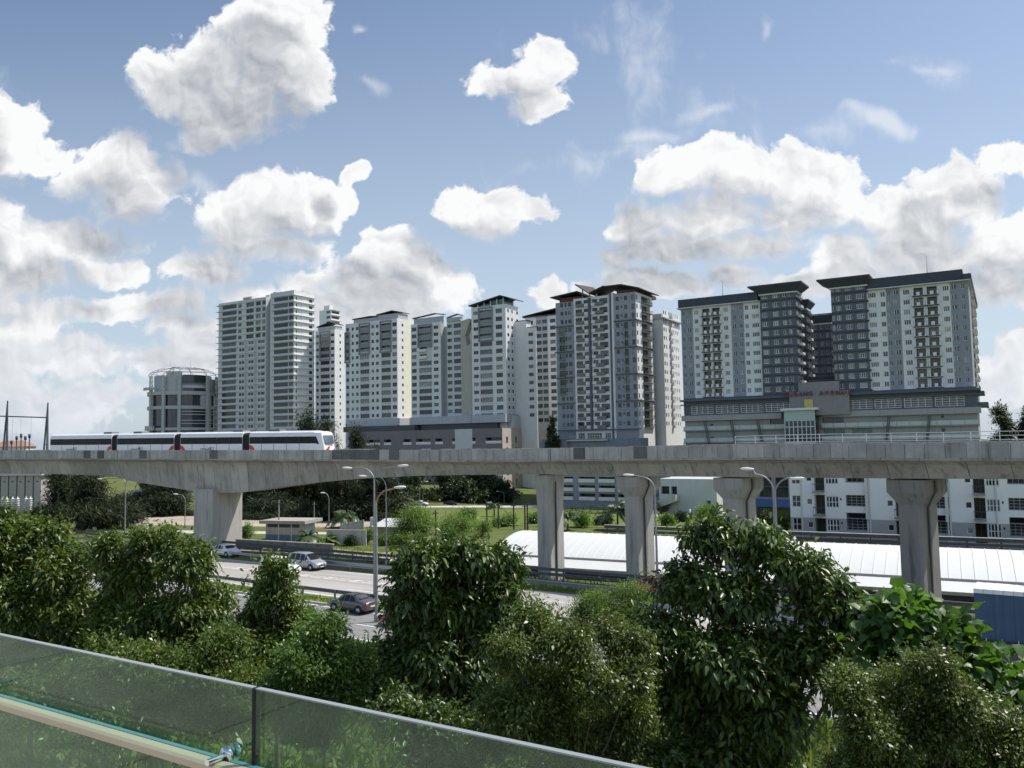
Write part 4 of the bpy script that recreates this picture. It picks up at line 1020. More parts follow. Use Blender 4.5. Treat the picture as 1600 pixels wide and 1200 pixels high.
    # long white wing lit by the sun behind
    xw = xd + 3.0; y0 = Dy + 2.5; D2 = B.Yd(1064, 570, xw); ztw = B.ZR(1024, 494, xw)
    cr = [dict(a0=y0 + (D2 - y0) * a, a1=y0 + (D2 - y0) * b_, zl=.9, zh=2.3, nx=2) for a, b_ in ((.03, .09), (.15, .20), (.33, .37), (.50, .54), (.60, .64), (.72, .76), (.84, .88))]
    cr.append(dict(a0=y0 + (D2 - y0) * .40, a1=y0 + (D2 - y0) * .46, zl=.2, zh=2.4, nx=2, rec=.6, bal='solid', bmats=[M_OFFW, M_FRAMED]))
    B.block(xa, xw, y0, D2, 0, ztw, [], rows(cr, zb - .2, sh, 14), mf=lambda a, z: 1)
    b = MB(); b.box(xa, xw + 1.0, y0 - 1, D2 + 1, ztw + .02, ztw + .5); b.box(xa, xw - 2, y0 + 4, y0 + 20, ztw + .5, ztw + 2.6); B.part('roof', b, [M_MIDG])
    return B.finish(10)
corner_tower()

# ------------------------------------------------------------------ dark twin block on its shopping podium
def twin_block():
    B = Bld('apartment_complex', 'charcoal and white twin apartment block standing on a long grey shopping podium', 'apartment complex', None, 1066, 620, 306, [M_WHITE, M_BLUEG, M_DBLUEG, M_DARKG, M_MIDG])
    X = lambda p, d=1.2: B.X(p, 560, d)
    T = 1.2
    bm = [M_WHITE, M_FRAMED]
    # --- left tower
    za = B.Z(1182, 472.5, T); zb = B.Z(1188, 617, T); n = 10; sh = (za - zb) / n
    def W(items, **k): return colset(X, items, **k)
    cols = W([(1067.5, 1071.5, dict(nx=2)), (1075.5, 1082, dict(nx=2, zl=.2, zh=2.6, bal='flush', bmats=[M_BLUEG, M_FRAMED], over=.1))], frame=M_FRAMEW)
    cols += W([(1086.5, 1093, dict(nx=3)), (1132.5, 1139.5, dict(nx=3)), (1166, 1172, dict(nx=2)), (1177, 1188.5, dict(nx=4))], frame=M_FRAMEW, zl=.8, zh=2.3)
    cols += W([(1099, 1111), (1114.5, 1127)], nx=3, zl=.15, zh=2.55, rec=1.5, frame=M_FRAMED, bal='mixed', bmats=bm, over=.35)
    cols += W([(1146, 1152.5, dict(nx=2, zl=.2, zh=2.6, bal='flush', bmats=[M_BLUEG, M_FRAMED], over=.1)), (1156.5, 1162, dict(nx=2))], frame=M_FRAMEW)
    xa = X(1084.5); xb = X(1144.5); xc = X(1164.5); xd = X(1190.5)
    mf = lambda a, z: 1 if a < xa or xb < a < xc else 0
    ztA = zb + n * sh
    B.block(0, xd, T, 22, zb - 4, ztA + .6, rows(cols, zb, sh, n), mf=mf, extra=(xa, xb, xc))
    b = MB(); b.box(-.6, xd - .5, T - .9, 21, ztA + .62, ztA + 3.3, 0); b.box(-1.0, xd - .3, T - 1.3, 21.4, ztA + .2, ztA + .5, 1); B.part('roof_fascia', b, [M_DARKG, M_OFFW])
    # thin slabs under the paired balconies
    b = MB()
    for i in range(n):
        z = zb + i * sh - .12; b.box(X(1098), X(1129), T - 1.25, T - .02, z, z + .16)
    B.part('balcony_slab', b, M_DARKG)
    # --- dark right part of the left tower
    def dark(x0p, x1p, sidep, wins, sidewins, nst, d, ztop, overL, overR, refz, name):
        x0 = B.X(x0p, 560, d); x1 = B.X(x1p, 560, d); Dy = B.Yd(sidep, 560, x1)
        ops = []
        for p, q, k in wins: ops.append(dict(a0=B.X(p, 560, d), a1=B.X(q, 560, d), nx=k, frame=M_FRAMEW, zl=.75, zh=2.25))
        ops = rows(ops, refz, sh, nst)
        cr = rows([dict(a0=d + (Dy - d) * a, a1=d + (Dy - d) * c, nx=2, frame=M_FRAMEW, zl=.7, zh=2.2) for a, c in sidewins], refz, sh, nst)
        B.block(x0, x1, d, Dy, refz - 4, ztop, ops, cr, mf=lambda a, z: 2)
        b = MB()
        for i in range(nst + 1):
            z = refz + i * sh - .18
            b.box(x0 + .02, x1 + .35, d - .3, d - .015, z, z + .32); b.box(x1 + .015, x1 + .45, d - .3, Dy, z, z + .32)
        B.part('storey_band', b, M_DARKG)
        b = MB()
        for i in range(nst): b.box(x1 + .46, x1 + 1.3, d + (Dy - d) * .25, d + (Dy - d) * .75, refz + i * sh + .2, refz + i * sh + .95)
        B.part('side_balcony', b, M_OFFW)
        b = MB()
        A = [(x0 - .2, d - .4, ztop + .02), (x1 + .3, d - .4, ztop + .02), (x1 + .3, Dy + .3, ztop + .02), (x0 - .2, Dy + .3, ztop + .02)]
        U = [(x0 - overL, d - 2.6, ztop + 2.1), (x1 + overR, d - 2.6, ztop + 2.1), (x1 + overR, Dy + 2.4, ztop + 2.1), (x0 - overL, Dy + 2.4, ztop + 2.1)]
        b.loft([A, U], 0); b.box(x0 - overL, x1 + overR, d - 2.62, Dy + 2.42, ztop + 2.11, ztop + 2.6, 0); b.box(x0 - .35, x1 + .5, d - .62, Dy + .5, ztop - .45, ztop - .02, 1)
        B.part('roof_fascia', b, [M_DARKG, M_OFFW])
        return x0, x1, Dy
    dz = B.Z(1220, 457, .3)
    dark(1191, 1247, 1254, [(1193.5, 1202.5, 3), (1210.5, 1219.5, 3), (1226, 1232.5, 2), (1235, 1240.5, 2)], [(.1, .8)], 11, .3, dz, 3.2, 2.4, zb, 'l')
    # --- towers set back between
    B2w = B.X(1247, 560, 14)
    zc = B.Z(1255, 482, 16)
    dark(1244, 1262, 1267.5, [(1250, 1254, 2)], [(.2, .7)], 10, 16.0, zc, 1.0, 1.5, zb, 'm')
    zd2 = B.Z(1285, 505, 34)
    dark(1264, 1300, 1305, [(1270, 1277.5, 3), (1283.5, 1288, 2), (1292, 1297, 2)], [(.2, .7)], 9, 34.0, zd2, 1.2, 1.5, zb + 2, 'n')
    # --- right tower: dark part then white part
    ze = B.Z(1330, 447, .3)
    dark(1302.5, 1358, 1362, [(1303.5, 1308, 2), (1310.5, 1318, 2), (1325, 1334.5, 3), (1342, 1354, 4)], [(.2, .7)], 11, .3, ze, 3.6, 1.5, zb, 'r')
    x0 = X(1358.5); x1 = X(1519); Dy = B.Yd(1527.5, 560, x1)
    cols = W([(1360.5, 1373, dict(nx=4)), (1380, 1387.5, dict(nx=2)), (1415.5, 1426, dict(nx=3)), (1478, 1488, dict(nx=3))], frame=M_FRAMEW, zl=.8, zh=2.3)
    cols += W([(1389.8, 1395, dict(nx=2)), (1400.5, 1408.5, dict(nx=2, zl=.2, zh=2.6, bal='flush', bmats=[M_BLUEG, M_FRAMED], over=.1)), (1491.5, 1500, dict(nx=2, zl=.2, zh=2.6, bal='flush', bmats=[M_BLUEG, M_FRAMED], over=.1)), (1507, 1513.5, dict(nx=2))], frame=M_FRAMEW)
    cols += W([(1432.5, 1447.5), (1453.5, 1469.5)], nx=3, zl=.15, zh=2.55, rec=1.5, frame=M_FRAMED, bal='mixed', bmats=bm, over=.35)
    xe, xf, xg = X(1388.7), X(1411), X(1490)
    B.block(x0, x1, T, Dy, zb - 4, ztA + .6, rows(cols, zb, sh, n), rows([dict(a0=T + (Dy - T) * .3, a1=T + (Dy - T) * .6, zl=.2, zh=2.5, nx=2, rec=.9, bal='rail', bmats=bm, over=.6)], zb, sh, n), mf=lambda a, z: 1 if xe < a < xf or a > xg else 0, extra=(xe, xf, xg))
    b = MB(); b.box(x0 + .3, x1 - 1.2, T - .9, Dy - 2, ztA + .62, ztA + 3.5, 0); b.box(x0 + .3, x1 + .7, T - 1.3, Dy, ztA + .15, ztA + .45, 1); b.box(x1 - 1.18, x1 + .9, T - 1.5, Dy, ztA + .5, ztA + 2.0, 0); B.part('roof_fascia', b, [M_DARKG, M_OFFW])
    b = MB()
    for i in range(n): z = zb + i * sh - .12; b.box(X(1430.5), X(1472), T - 1.25, T - .02, z, z + .16)
    B.part('balcony_slab', b, M_DARKG)
    for px_, x_ in ((1126, X(1126)), (1454, X(1454))):
        b = MB(); b.tube([(x_, 6, ztA + 3.8), (x_, 6, ztA + 9.5)], [.09, .03], 6); B.part('lightning_rod', b, M_STEELD)
    # --- podium
    PX = lambda p: B.X(p, 650, 0)
    p0, p1 = PX(1070), PX(1528)
    zf1 = zb - .25; zg1 = B.Z(1075, 634.5, 0); zg0 = B.Z(1082, 649, 0); zl0 = B.Z(1082, 657, 0)
    c0, c1 = PX(1240), PX(1318)
    gw = lambda p, q: dict(a0=PX(p), a1=PX(q), z0=zg0 + .3, z1=zg1 - .1, nx=4, nz=4, frame=M_FRAMEW, glass=G_DARK, rec=.15)
    def mp(a, z): return 2 if z > zg0 - .2 else 4
    DyP = B.Yd(1531, 650, p1)
    B.block(p0, c0, -.6, 30, zg0 - .1, zf1, [gw(1081.5, 1116), gw(1120, 1155.5), gw(1158.5, 1194.5), gw(1197.5, 1235)], mf=lambda a, z: 2)
    B.block(c1, p1, -.6, DyP, zg0 - .1, zf1, [gw(1324, 1365), gw(1368, 1410), gw(1414, 1458), gw(1462.5, 1508.5)], mf=lambda a, z: 2)
    b = MB()
    for a, c in ((p0 - .8, c0 + 1.5), (c1 - 1.5, p1 + .9)): b.box(a, c, -2.2, 10, zf1 - 1.1, zf1 - .55, 0); b.box(a - .2, c + .3, -1.2, -.62, zf1 - 2.4, zf1 - 2.0, 0)
    b.box(p1 + .02, p1 + 2.6, 1, DyP - 3, zf1 - 5.6, zf1 - 4.4, 0); b.box(p1 + .02, p1 + 1.8, 2, DyP - 6, zf1 - 2.2, zf1 - 1.2, 0)
    B.part('podium_fascia', b, M_DBLUEG)
    # lower mall wall: pale panels, glass rails and raking steel struts
    m_pan = pm('grey_cladding_panel', (.33, .335, .33), .75, .06, .3, streak=.35, streakcol=(.2, .2, .2))
    cw = []
    e0, e1 = PX(1233), PX(1279)
    zs1 = B.Z(1200, 652.5, 0)
    def shop(p, q, z0, z1, gl): cw.append(dict(a0=PX(p), a1=PX(q), z0=z0, z1=z1, nx=max(3, int((q - p) / 5)), nz=1, frame=M_FRAMED, glass=gl, rec=.5))
    zA1, zA0 = B.Z(1220, 654, 0), B.Z(1220, 665, 0); zB1, zB0 = B.Z(1300, 668, 0), B.Z(1300, 680.5, 0)
    shop(1203, 1232, zA0, zA1, G_DARK); shop(1285, 1318, B.Z(1300, 661, 0), B.Z(1300, 648, 0), G_DARK)
    shop(1286, 1319, zB0, zB1, G_GREEN); shop(1331, 1362, zB0 + .3, zB1 + .3, G_GREEN)
    for p in (1109, 1470):
        for zz in ((B.Z(p, 664 if p < 1200 else 648, 0)), (B.Z(p, 684 if p < 1200 else 671, 0))): cw.append(dict(a0=PX(p), a1=PX(p + 5.5), z0=zz - .9, z1=zz + .3, nx=2, frame=M_FRAMED, glass=G_DARK, rec=.3))
    n0 = len(B.mats); B.mats.append(m_pan)
    B.block(p0, p1, .0, DyP - .5, 0, zg0 - .12, cw, mf=lambda a, z: n0)
    b = MB(); b.box(p0 - .6, e0 - 2, -1.6, -.02, zl0 - .2, zg0 - .15, 0); b.box(e1 + 1, p1 + .9, -1.6, -.02, zl0 - .2, zg0 - .15, 0)
    B.part('podium_ledge', b, m_pan)
    g_pale = pm('pale_green_glass_rail', (.42, .49, .47), .25, .05, .3, spec=.5)
    b = MB()
    for zc_ in (B.Z(1100, 671.5, 0), B.Z(1100, 690, 0)):
        for a, c in ((p0 - .2, PX(1231)), (PX(1284), p1 + .3)):
            z = zc_; k = int((c - a) / 3.4)
            for i in range(k): b.box(a + i * (c - a) / k, a + (i + 1) * (c - a) / k - .12, -1.15, -1.07, z - .1, z + 1.15, 0)
            b.box(a, c, -1.2, -.02, z - .5, z - .12, 1)
    B.part('gallery_rail', b, [g_pale, M_GREYP])
    b = MB(); zb1, zb0 = zl0 - .25, B.Z(1100, 696, 0)
    for p in (1102, 1143, 1184): b.tube([(PX(p), -1.9, zb1), (PX(p + 7), -1.9, zb0)], .16, 6); b.tube([(PX(p + 3), -1.9, zb1), (PX(p + 9), -1.9, zb0)], .16, 6)
    for p in (1392, 1455): b.tube([(PX(p), -1.9, zb1), (PX(p - 7), -1.9, zb0)], .16, 6); b.tube([(PX(p - 3), -1.9, zb1), (PX(p - 9), -1.9, zb0)], .16, 6)
    B.part('raking_strut', b, M_STEELD)
    # curved grey entrance wall that carries the sign
    b = MB(); prof = []
    ztw = B.Z(1280, 600, -2)
    m_curv = pm('warm_grey_cladding', (.245, .235, .235), .8, .06, .4, streak=.2)
    x0c, x1c = PX(1237), PX(1330); k = 16
    lo, hi = [], []
    for i in range(k + 1):
        t = i / k; x = x0c + (x1c - x0c) * t; y = -2.4 - 1.6 * math.sin(math.pi * t); lo.append((x, y)); 
    ring = lo + [(x1c, 9), (x0c, 9)]
    zlow = zg0 - 1.2
    b.loft([[(x, y, zlow) for x, y in ring], [(x, y, ztw - 2.2) for x, y in ring]], 0)
    ring2 = [(x0c + (x1c - x0c) * (.16 + .68 * i / k), -2.2 - 1.4 * math.sin(math.pi * i / k)) for i in range(k + 1)] + [(x0c + (x1c - x0c) * .84, 8.6), (x0c + (x1c - x0c) * .16, 8.6)]
    b.loft([[(x, y, ztw - 2.19) for x, y in ring2], [(x, y, ztw + .6) for x, y in ring2]], 0)
    B.part('entrance_wall', b, m_curv)
    b = MB(); b.box(x0c + 3, x1c - 5, 10, 16, ztw - 3, ztw + 2.6, 0); b.box(x0c + 1, x1c - 2, 8.8, 17, ztw + 2.62, ztw + 3.1, 1); B.part('roof_plant_room', b, [M_DBLUEG, M_DARKG])
    b = MB(); b.box(PX(1262), PX(1275.5), -4.3, -4.12, zg0 + .3, zg0 + 3.6); B.part('yellow_panel', b, pm('yellow_panel_paint', (.52, .44, .14), .7, .06))
    # glazed lift lobby
    zt_ = B.Z(1256, 641, -6)
    b = MB(); b.box(e0, e1, -6, -.02, 0, zt_, 1)
    fm = pm('pale_lobby_frame', (.50, .60, .56), .4, .05)
    nxx = 7
    for i in range(nxx + 1):
        x = e0 + (e1 - e0) * i / nxx; b.box(x - .12, x + .12, -6.22, -6.004, .05, zt_ - .02, 0)
    for i in range(6):
        z = zt_ * (1 - i / 9) ; b.box(e0 - .1, e1 + .1, -6.16, -6.006, z - .3, z - .04, 0)
    b.box(e0 - .1, e1 + .1, -6.3, -6.23, zt_ - 3.2, zt_ - .1, 2); b.box(e0 - 1.0, e1 + 1.0, -7.2, .5, zt_ + .02, zt_ + .7, 3)
    B.part('lift_lobby', b, [fm, G_DARK, pm('pale_green_spandrel', (.36, .46, .42), .3, .05), M_WHITE])
    root = B.finish(8)
    # red sign letters, a thing of their own
    R3 = B.inv.inverted()
    sx0, sx1 = PX(1228), PX(1336)
    so_ = thing('shop_sign', 'red sign letters fixed to the curved grey wall of the shopping podium', 'sign', B.o + R3 @ Vector((sx0, -4.2, zg1 + 1.6)), BTH)
    mred = pm('dark_red_sign_letter', (.16, .03, .035), .5, .05); mrim = M_OFFW
    txt = 'SUBANG AVENUE'; k = len(txt)
    for i, ch in enumerate(txt):
        if ch == ' ': continue
        cu = bpy.data.curves.new('letter', 'FONT'); cu.body = ch; cu.size = 1.75; cu.extrude = .16; cu.offset = .03; cu.align_x = 'CENTER'
        tmp = bpy.data.objects.new('tmp', cu); C.objects.link(tmp); dg = bpy.context.evaluated_depsgraph_get(); me = bpy.data.meshes.new_from_object(tmp.evaluated_get(dg)); bpy.data.objects.remove(tmp)
        me.name = 'letter'; me.materials.clear(); me.materials.append(mred)
        t = (i + .5) / k; x = (sx1 - sx0) * t
        o = link('letter', me, so_); tt = (sx0 + x - x0c) / (x1c - x0c)
        yy = -2.4 - 1.6 * math.sin(math.pi * min(1, max(0, tt))) + 4.2 - .55
        o.location = (x, yy, 0); o.rotation_euler = (math.pi / 2, 0, 0)
    return root
twin_block()

# ------------------------------------------------------------------ round office tower at the left
def round_tower():
    c = at(286, 640, 440); rad = (334 - 241) / 2 / 1280 * 440 * 1.09
    root = thing('office_tower', 'round grey glass office tower with tall ribs and a wire dome on top', 'office tower', (c.x, c.y, 0), math.atan2(-c.x, c.y) * 0 + math.atan(c.x / c.y) * -1)
    zz = lambda y: H + (ray(286, y).z / math.hypot(ray(286, y).x, ray(286, y).y)) * math.hypot(c.x, c.y)
    zt = zz(598); zm = zz(619)
    m_g = glass_mat('smoked_tower_glass', (.04, .045, .05), .1, .1); m_p = pm('pale_tower_panel', (.42, .43, .43), .7, .06, .4, streak=.2)
    b = MB(); b.lathe([(rad - 1.0, 0), (rad - 1.0, zm)], n=48); b.build('curtain_wall', m_g, root)
    fl = zz(640) - zz(652)
    bands = [(zz(614), zz(619.5), .35), (zz(636), zz(641), .3), (zz(669), zz(673), .3), (zz(700), zz(704), .3)]
    b = MB()
    for a, e, o in bands: b.lathe([(rad - .9, e), (rad + o, e), (rad + o, a), (rad - .9, a)], n=48, smooth=False)
    for y in (645.5, 650, 659, 663.5):   # thin louvre bands on the right-hand half
        rings = []; z = zz(y)
        for j in range(19):
            a = R(-95 + 95 * j / 18); r0, r1 = rad - .9, rad + .15
            rings.append([(r0 * math.cos(a), r0 * math.sin(a), z), (r1 * math.cos(a), r1 * math.sin(a), z), (r1 * math.cos(a), r1 * math.sin(a), z + .45), (r0 * math.cos(a), r0 * math.sin(a), z + .45)])
        b.loft(rings, 0)
    b.build('floor_band', m_p, root)
    def seg(name, a0, a1, z0, z1, r, mat, k=8):
        b = MB(); rings = []
        for j in range(k + 1):
            a = R(a0 + (a1 - a0) * j / k); rings.append([((r - 1.2) * math.cos(a), (r - 1.2) * math.sin(a), z0), (r * math.cos(a), r * math.sin(a), z0), (r * math.cos(a), r * math.sin(a), z1), ((r - 1.2) * math.cos(a), (r - 1.2) * math.sin(a), z1)])
        b.loft(rings, 0); return b.build(name, mat, root, True)
    seg('blank_panel', -60, -40, zz(636), zz(619.5), rad - .1, m_p); seg('upper_wall', -120, -92, zm, zz(584), rad - 1.0, m_p); seg('upper_wall', -92, -40, zm + .1, zz(605), rad - 2.2, M_WHITE); seg('upper_window_band', -90, -42, zz(600), zz(589), rad - 1.2, m_g)
    seg('upper_window_band', -90, -42, zm + .6, zz(609), rad - .6, m_g); seg('upper_wall', -34, 10, zm, zz(594), rad - .8, pm('beige_grey_panel', (.42, .40, .35), .8, .05))
    seg('side_balcony', -160, -136, zz(612), zz(608), rad + 3.2, m_p); seg('side_balcony', -160, -138, zz(673), zz(666), rad + 2.2, m_p); seg('side_canopy', -28, 6, zz(618), zz(600), rad + 4.2, M_DARKG)
    b = MB(); b.lathe([(.1, zz(589)), (rad - 3, zz(589)), (rad - 3, zm)], n=40); b.build('drum', m_p, root)
    for a in (-152, -122, -96, -47, -20):
        b = MB(); x, y = math.cos(R(a)), math.sin(R(a)); t = Vector((-y, x, 0))
        r0, r1 = rad - .5, rad + .9; w = .75
        q = [Vector((x, y, 0)) * r0 - t * w, Vector((x, y, 0)) * r1 - t * w, Vector((x, y, 0)) * r1 + t * w, Vector((x, y, 0)) * r0 + t * w]
        b.hexa(q, [p + Vector((0, 0, zz(590))) for p in q]); b.build('vertical_rib', m_p, root, True)
    # wire dome
    b = MB(); zd = zz(590); hh = zz(574) - zd
    for k in range(12):
        a = 2 * math.pi * k / 12 + .2
        pts = [(rad * math.cos(t) * math.cos(a), rad * math.cos(t) * math.sin(a), zd + hh * math.sin(t)) for t in [math.pi / 2 * i / 10 for i in range(10)]]
        b.tube(pts, .16, 5)
    for t in (.35, .75, 1.1):
        b.tube([(rad * math.cos(t) * math.cos(a), rad * math.cos(t) * math.sin(a), zd + hh * math.sin(t)) for a in [2 * math.pi * i / 32 for i in range(33)]], .14, 5, cap=False)
    b.build('wire_dome', M_STEEL, root)
    for x in (-6.5, 3.5): b = MB(); b.tube([(x, 0, zd), (x, 0, zd + hh + 3.5)], [.12, .04], 5); b.build('aerial', M_STEEL, root)
    for a, e in ((600, 629), ):
        pass
round_tower()

# ------------------------------------------------------------------ low white flats at the right
def flats():
    B = Bld('apartment_block', 'low white flats with grey ground floor showing under the right end of the viaduct', 'apartment block', None, 1235, 800, 132.4, [pm('bright_white_paint', (.86, .86, .84), .8, .04, .4, streak=.12, streakcol=(.6, .6, .58)), pm('ground_floor_grey_paint', (.40, .41, .42), .8, .06, .5), M_OFFW])
    X = lambda p: B.X(p, 770)
    sh = 3.05; z0 = B.Z(1300, 836) - .3; n = 3
    fw = dict(frame=M_FRAMEW, rec=.12)
    bm = [pm('grey_balcony_bar', (.3, .3, .31), .5, .1), M_STEELD]
    ops = []
    def unit(items, i):
        z = z0 + i * sh
        for p, q, zl, zh, kw in items:
            ops.append(dict(a0=X(p), a1=X(q), z0=z + zl, z1=z + zh, **kw))
    for i in range(n):
        gl = {}
        u = []
        for off, sc in ((1235, 1.0), (1358.5, 1.06), (1480, 1.10)):
            P = lambda d: off + d * sc
            if off == 1235: u.append((P(2), P(15), .75, 2.3, dict(nx=2, nz=2, **fw)))
            u.append((P(25.5), P(33.5), 1.15, 1.85, dict(nx=1, **fw)))
            u.append((P(37), P(53.5), -.15 if i else .0, 2.4, dict(nx=2, rec=1.3, frame=M_FRAMED, glass=G_DARK, **({'bal': 'rail', 'bmats': bm, 'over': .05} if i else {}))))
            u.append((P(54.8), P(74.5), .75, 2.3, dict(nx=4, nz=2, **fw)))
            u.append((P(77), P(79.5), 1.75, 2.05, dict(nx=1, frame=M_FRAMED, glass=G_DARK, rec=.1)))
            u.append((P(86), P(118), 1.0, 2.45, dict(nx=4, nz=4 if i != 2 else 1, rec=1.6 if i == 2 else .5, frame=bm[0], glass=G_DARK)))
            if i == 1: u.append((P(86), P(118), -.9, .2, dict(nx=1, rec=1.6, frame=bm[0], glass=G_DARK)))
        unit(u, i)
    x1 = X(1640)
    zt = z0 + n * sh + 1.4
    B.block(0, x1, 0, 11, -.5, zt, ops, mf=lambda a, z: 1 if z < z0 + 2.45 else 0)
    for p in (1251, 1353, 1357, 1478, 1482, 1555): b = MB(); b.box(X(p), X(p) + .18, -.16, -.004, 0, zt - .4, 0); B.part('drain_pipe', b, M_WHITE)
    b = MB()
    for p, q in ((1352, 1356.5), (1476, 1481)): b = MB(); b.box(X(p), X(q), -.5, -.17, z0 + 2.5, zt, 0); B.part('party_wall_fin', b, M_WHITE)
    b = MB(); b.box(-.5, x1 + .5, -.6, 11.5, zt + .02, zt + .35); prism_roof(b, [], 0, 1) if False else None
    B.part('roof_slab', b, M_OFFW)
    B.finish(-5)
flats()
# ------------------------------------------------------------------ long white vaulted roof beside the railway
def platform_roof():
    e = [at(770, 872.5, 98.2), at(1600, 921.5, 71.5)]
    a = Vector((0, 95.2, 0)); d = Vector((44.8, 71.6, 0)) - a; d.normalize(); nrm = Vector((-d.y, d.x, 0))
    root = thing('station_roof', 'long white vaulted metal roof lying low behind the viaduct piers', 'station roof', a + Vector((0, 0, -1.35)), math.atan2(d.y, d.x))
    x0, x1 = -3.2, 95.0; zo = 1.35
    m_r = pm('white_metal_roof', (.68, .69, .68), .45, .03, .3, spec=.4); m_g = pm('grey_gutter', (.36, .36, .35), .6, .1)
    # lower apron, gutter, then the ribbed vault
    b = MB()
    b.loft([[(x, -2.0, -.30 + zo), (x, 0, .40 + zo), (x, 0, .34 + zo), (x, -2.0, -.38 + zo)] for x in (x0, x1)], 0)
    b.build('apron_roof', m_r, root, True)
    b = MB(); b.box(x0, x1, -2.14, -2.01, -.52 + zo, -.22 + zo); b.box(x0, x1, .02, .26, .36 + zo, .60 + zo); b.build('gutter', m_g, root)
    prof = []
    for i in range(11):
        t = i / 10; y = .28 + 8.2 * t; z = .50 + 1.85 * math.sin(t * math.pi * .56) ** .92; prof.append((y, z + zo))
    b = MB(); x = x0
    while x < x1:
        w = 1.05
        b.loft([[(xx, y, z) for y, z in prof] + [(xx, y, z - .08) for y, z in prof[::-1]] for xx in (x, x + w - .03)], 0)
        b.loft([[(xx, y, z + .05) for y, z in prof] + [(xx, y, z + .002) for y, z in prof[::-1]] for xx in (x + w - .05, x + w + .02)], 0)
        x += w
    b.build('vault_roof', m_r, root, True)
    b = MB()
    yw = -1.4
    for k in range(9): b.box(x0 + .2, x1 - .2, yw - .10, yw + .02, .04 + k * .12, .13 + k * .12, 0)
    b.box(x0 + .1, x1 - .1, yw + .03, 8.2, 0, .98, 1)
    for k in range(30): xx = x0 + .3 + k * (x1 - x0 - .6) / 29; b.box(xx, xx + .12, yw - .16, yw - .11, 0, 1.1, 0)
    b.build('louvre_wall', [M_STEELD, M_DARKG], root)
    r2 = thing('railway_barrier', 'dark steel barrier of three long rails behind the white vaulted roof', 'barrier', a + nrm * 11.5, math.atan2(d.y, d.x))
    b = MB()
    for z, h in ((1.75, .28), (2.2, .28), (2.65, .34)): b.box(6.5, 100, 0, .18, z, z + h)
    b.build('rail', pm('dark_barrier_steel', (.12, .115, .11), .6, .2, 2, metal=.2), r2)
    b = MB()
    for k in range(32): x = 6.7 + k * 3; b.box(x, x + .16, .20, .36, -1.2, 3.05)
    b.build('post', M_STEELD, r2)
    b = MB(); b.box(6.5, 100, -.1, .34, 3.0, 3.06); b.build('capping', m_g, r2)
platform_roof()
# ------------------------------------------------------------------ parking deck and other blocks seen beneath the viaduct
def car_park():
    B = Bld('parking_deck', 'multi storey car park with white and grey bands seen between the piers', 'car park', None, 868, 765, 262, [M_BLUEG, M_OFFW, M_DBLUEG])
    X = lambda p: B.X(p, 765); ops = []
    for y in (753, 766, 779): 
        z = B.Z(920, y)
        for p, q in ((850, 896), (905, 930), (936, 961), (966, 985)): ops.append(dict(a0=X(p), a1=X(q), z0=z, z1=z + 1.5, nx=5, rec=1.8, glass=G_DARK))
    zt = B.Z(920, 712)
    B.block(X(850), X(1010), 0, 20, 0, zt, ops, mf=lambda a, z: 0)
    b = MB()
    for y in (745.5, 759.5, 773.5):
        z = B.Z(920, y)
        for p, q in ((850, 896), (905, 930), (936, 961), (966, 985)): b.box(X(p), X(q), -.45, -.02, z - 1.6, z - .5)
    B.part('white_spandrel', b, M_WHITE); B.finish(-5)
    B = Bld('low_building', 'white low building with sloping ramp behind the spreading tree', 'building', None, 1030, 775, 236, [M_OFFW, M_WHITE])
    X = lambda p: B.X(p, 775); z = B.Z(1040, 772)
    B.block(0, X(1120), 0, 14, 0, B.Z(1040, 748), [dict(a0=X(1033), a1=X(1046), z0=z, z1=z + 2.0, nx=3, rec=1.2, glass=G_DARK), dict(a0=X(1049), a1=X(1058), z0=z, z1=z + 2.0, nx=3, rec=1.2, glass=G_DARK), dict(a0=X(1104), a1=X(1110), z0=z - 3, z1=z - 1.4, nx=2, glass=G_DARK)])
    b = MB(); zq = B.Z(1010, 790); zw = B.Z(1062, 776); b.hexa([(X(1006), -3, zq - 2), (X(1062), -3, zw - 1), (X(1062), -.02, zw - 1), (X(1006), -.02, zq - 2)], [(X(1006), -3, zq), (X(1062), -3, zw + .6), (X(1062), -.02, zw + .6), (X(1006), -.02, zq)]); B.part('ramp', b, M_PATH)
    B.finish(-5)
    B = Bld('low_building', 'dark grey multi storey block with blue shop awning left of the white flats', 'building', None, 1150, 770, 205, [M_GREYP, M_MIDG])
    X = lambda p: B.X(p, 770); ops = []
    for y in (757, 773): 
        z = B.Z(1200, y)
        for p, q in ((1158, 1178), (1186, 1206), (1212, 1232)): ops.append(dict(a0=X(p), a1=X(q), z0=z - .5, z1=z + 1.6, nx=3, rec=1.0, glass=G_DARK))
    B.block(0, X(1262), 0, 14, 0, B.Z(1200, 735), ops)
    b = MB(); z = B.Z(1210, 784); b.box(X(1180), X(1236), -2.2, -.02, z - .9, z + .5); B.part('awning', b, pm('blue_awning', (.05, .10, .28), .6, .1))
    b = MB(); b.box(X(1182), X(1234), -.15, -.03, -8, z - 1.2); B.part('shop_front', b, G_DARK); B.finish(-5)
car_park()
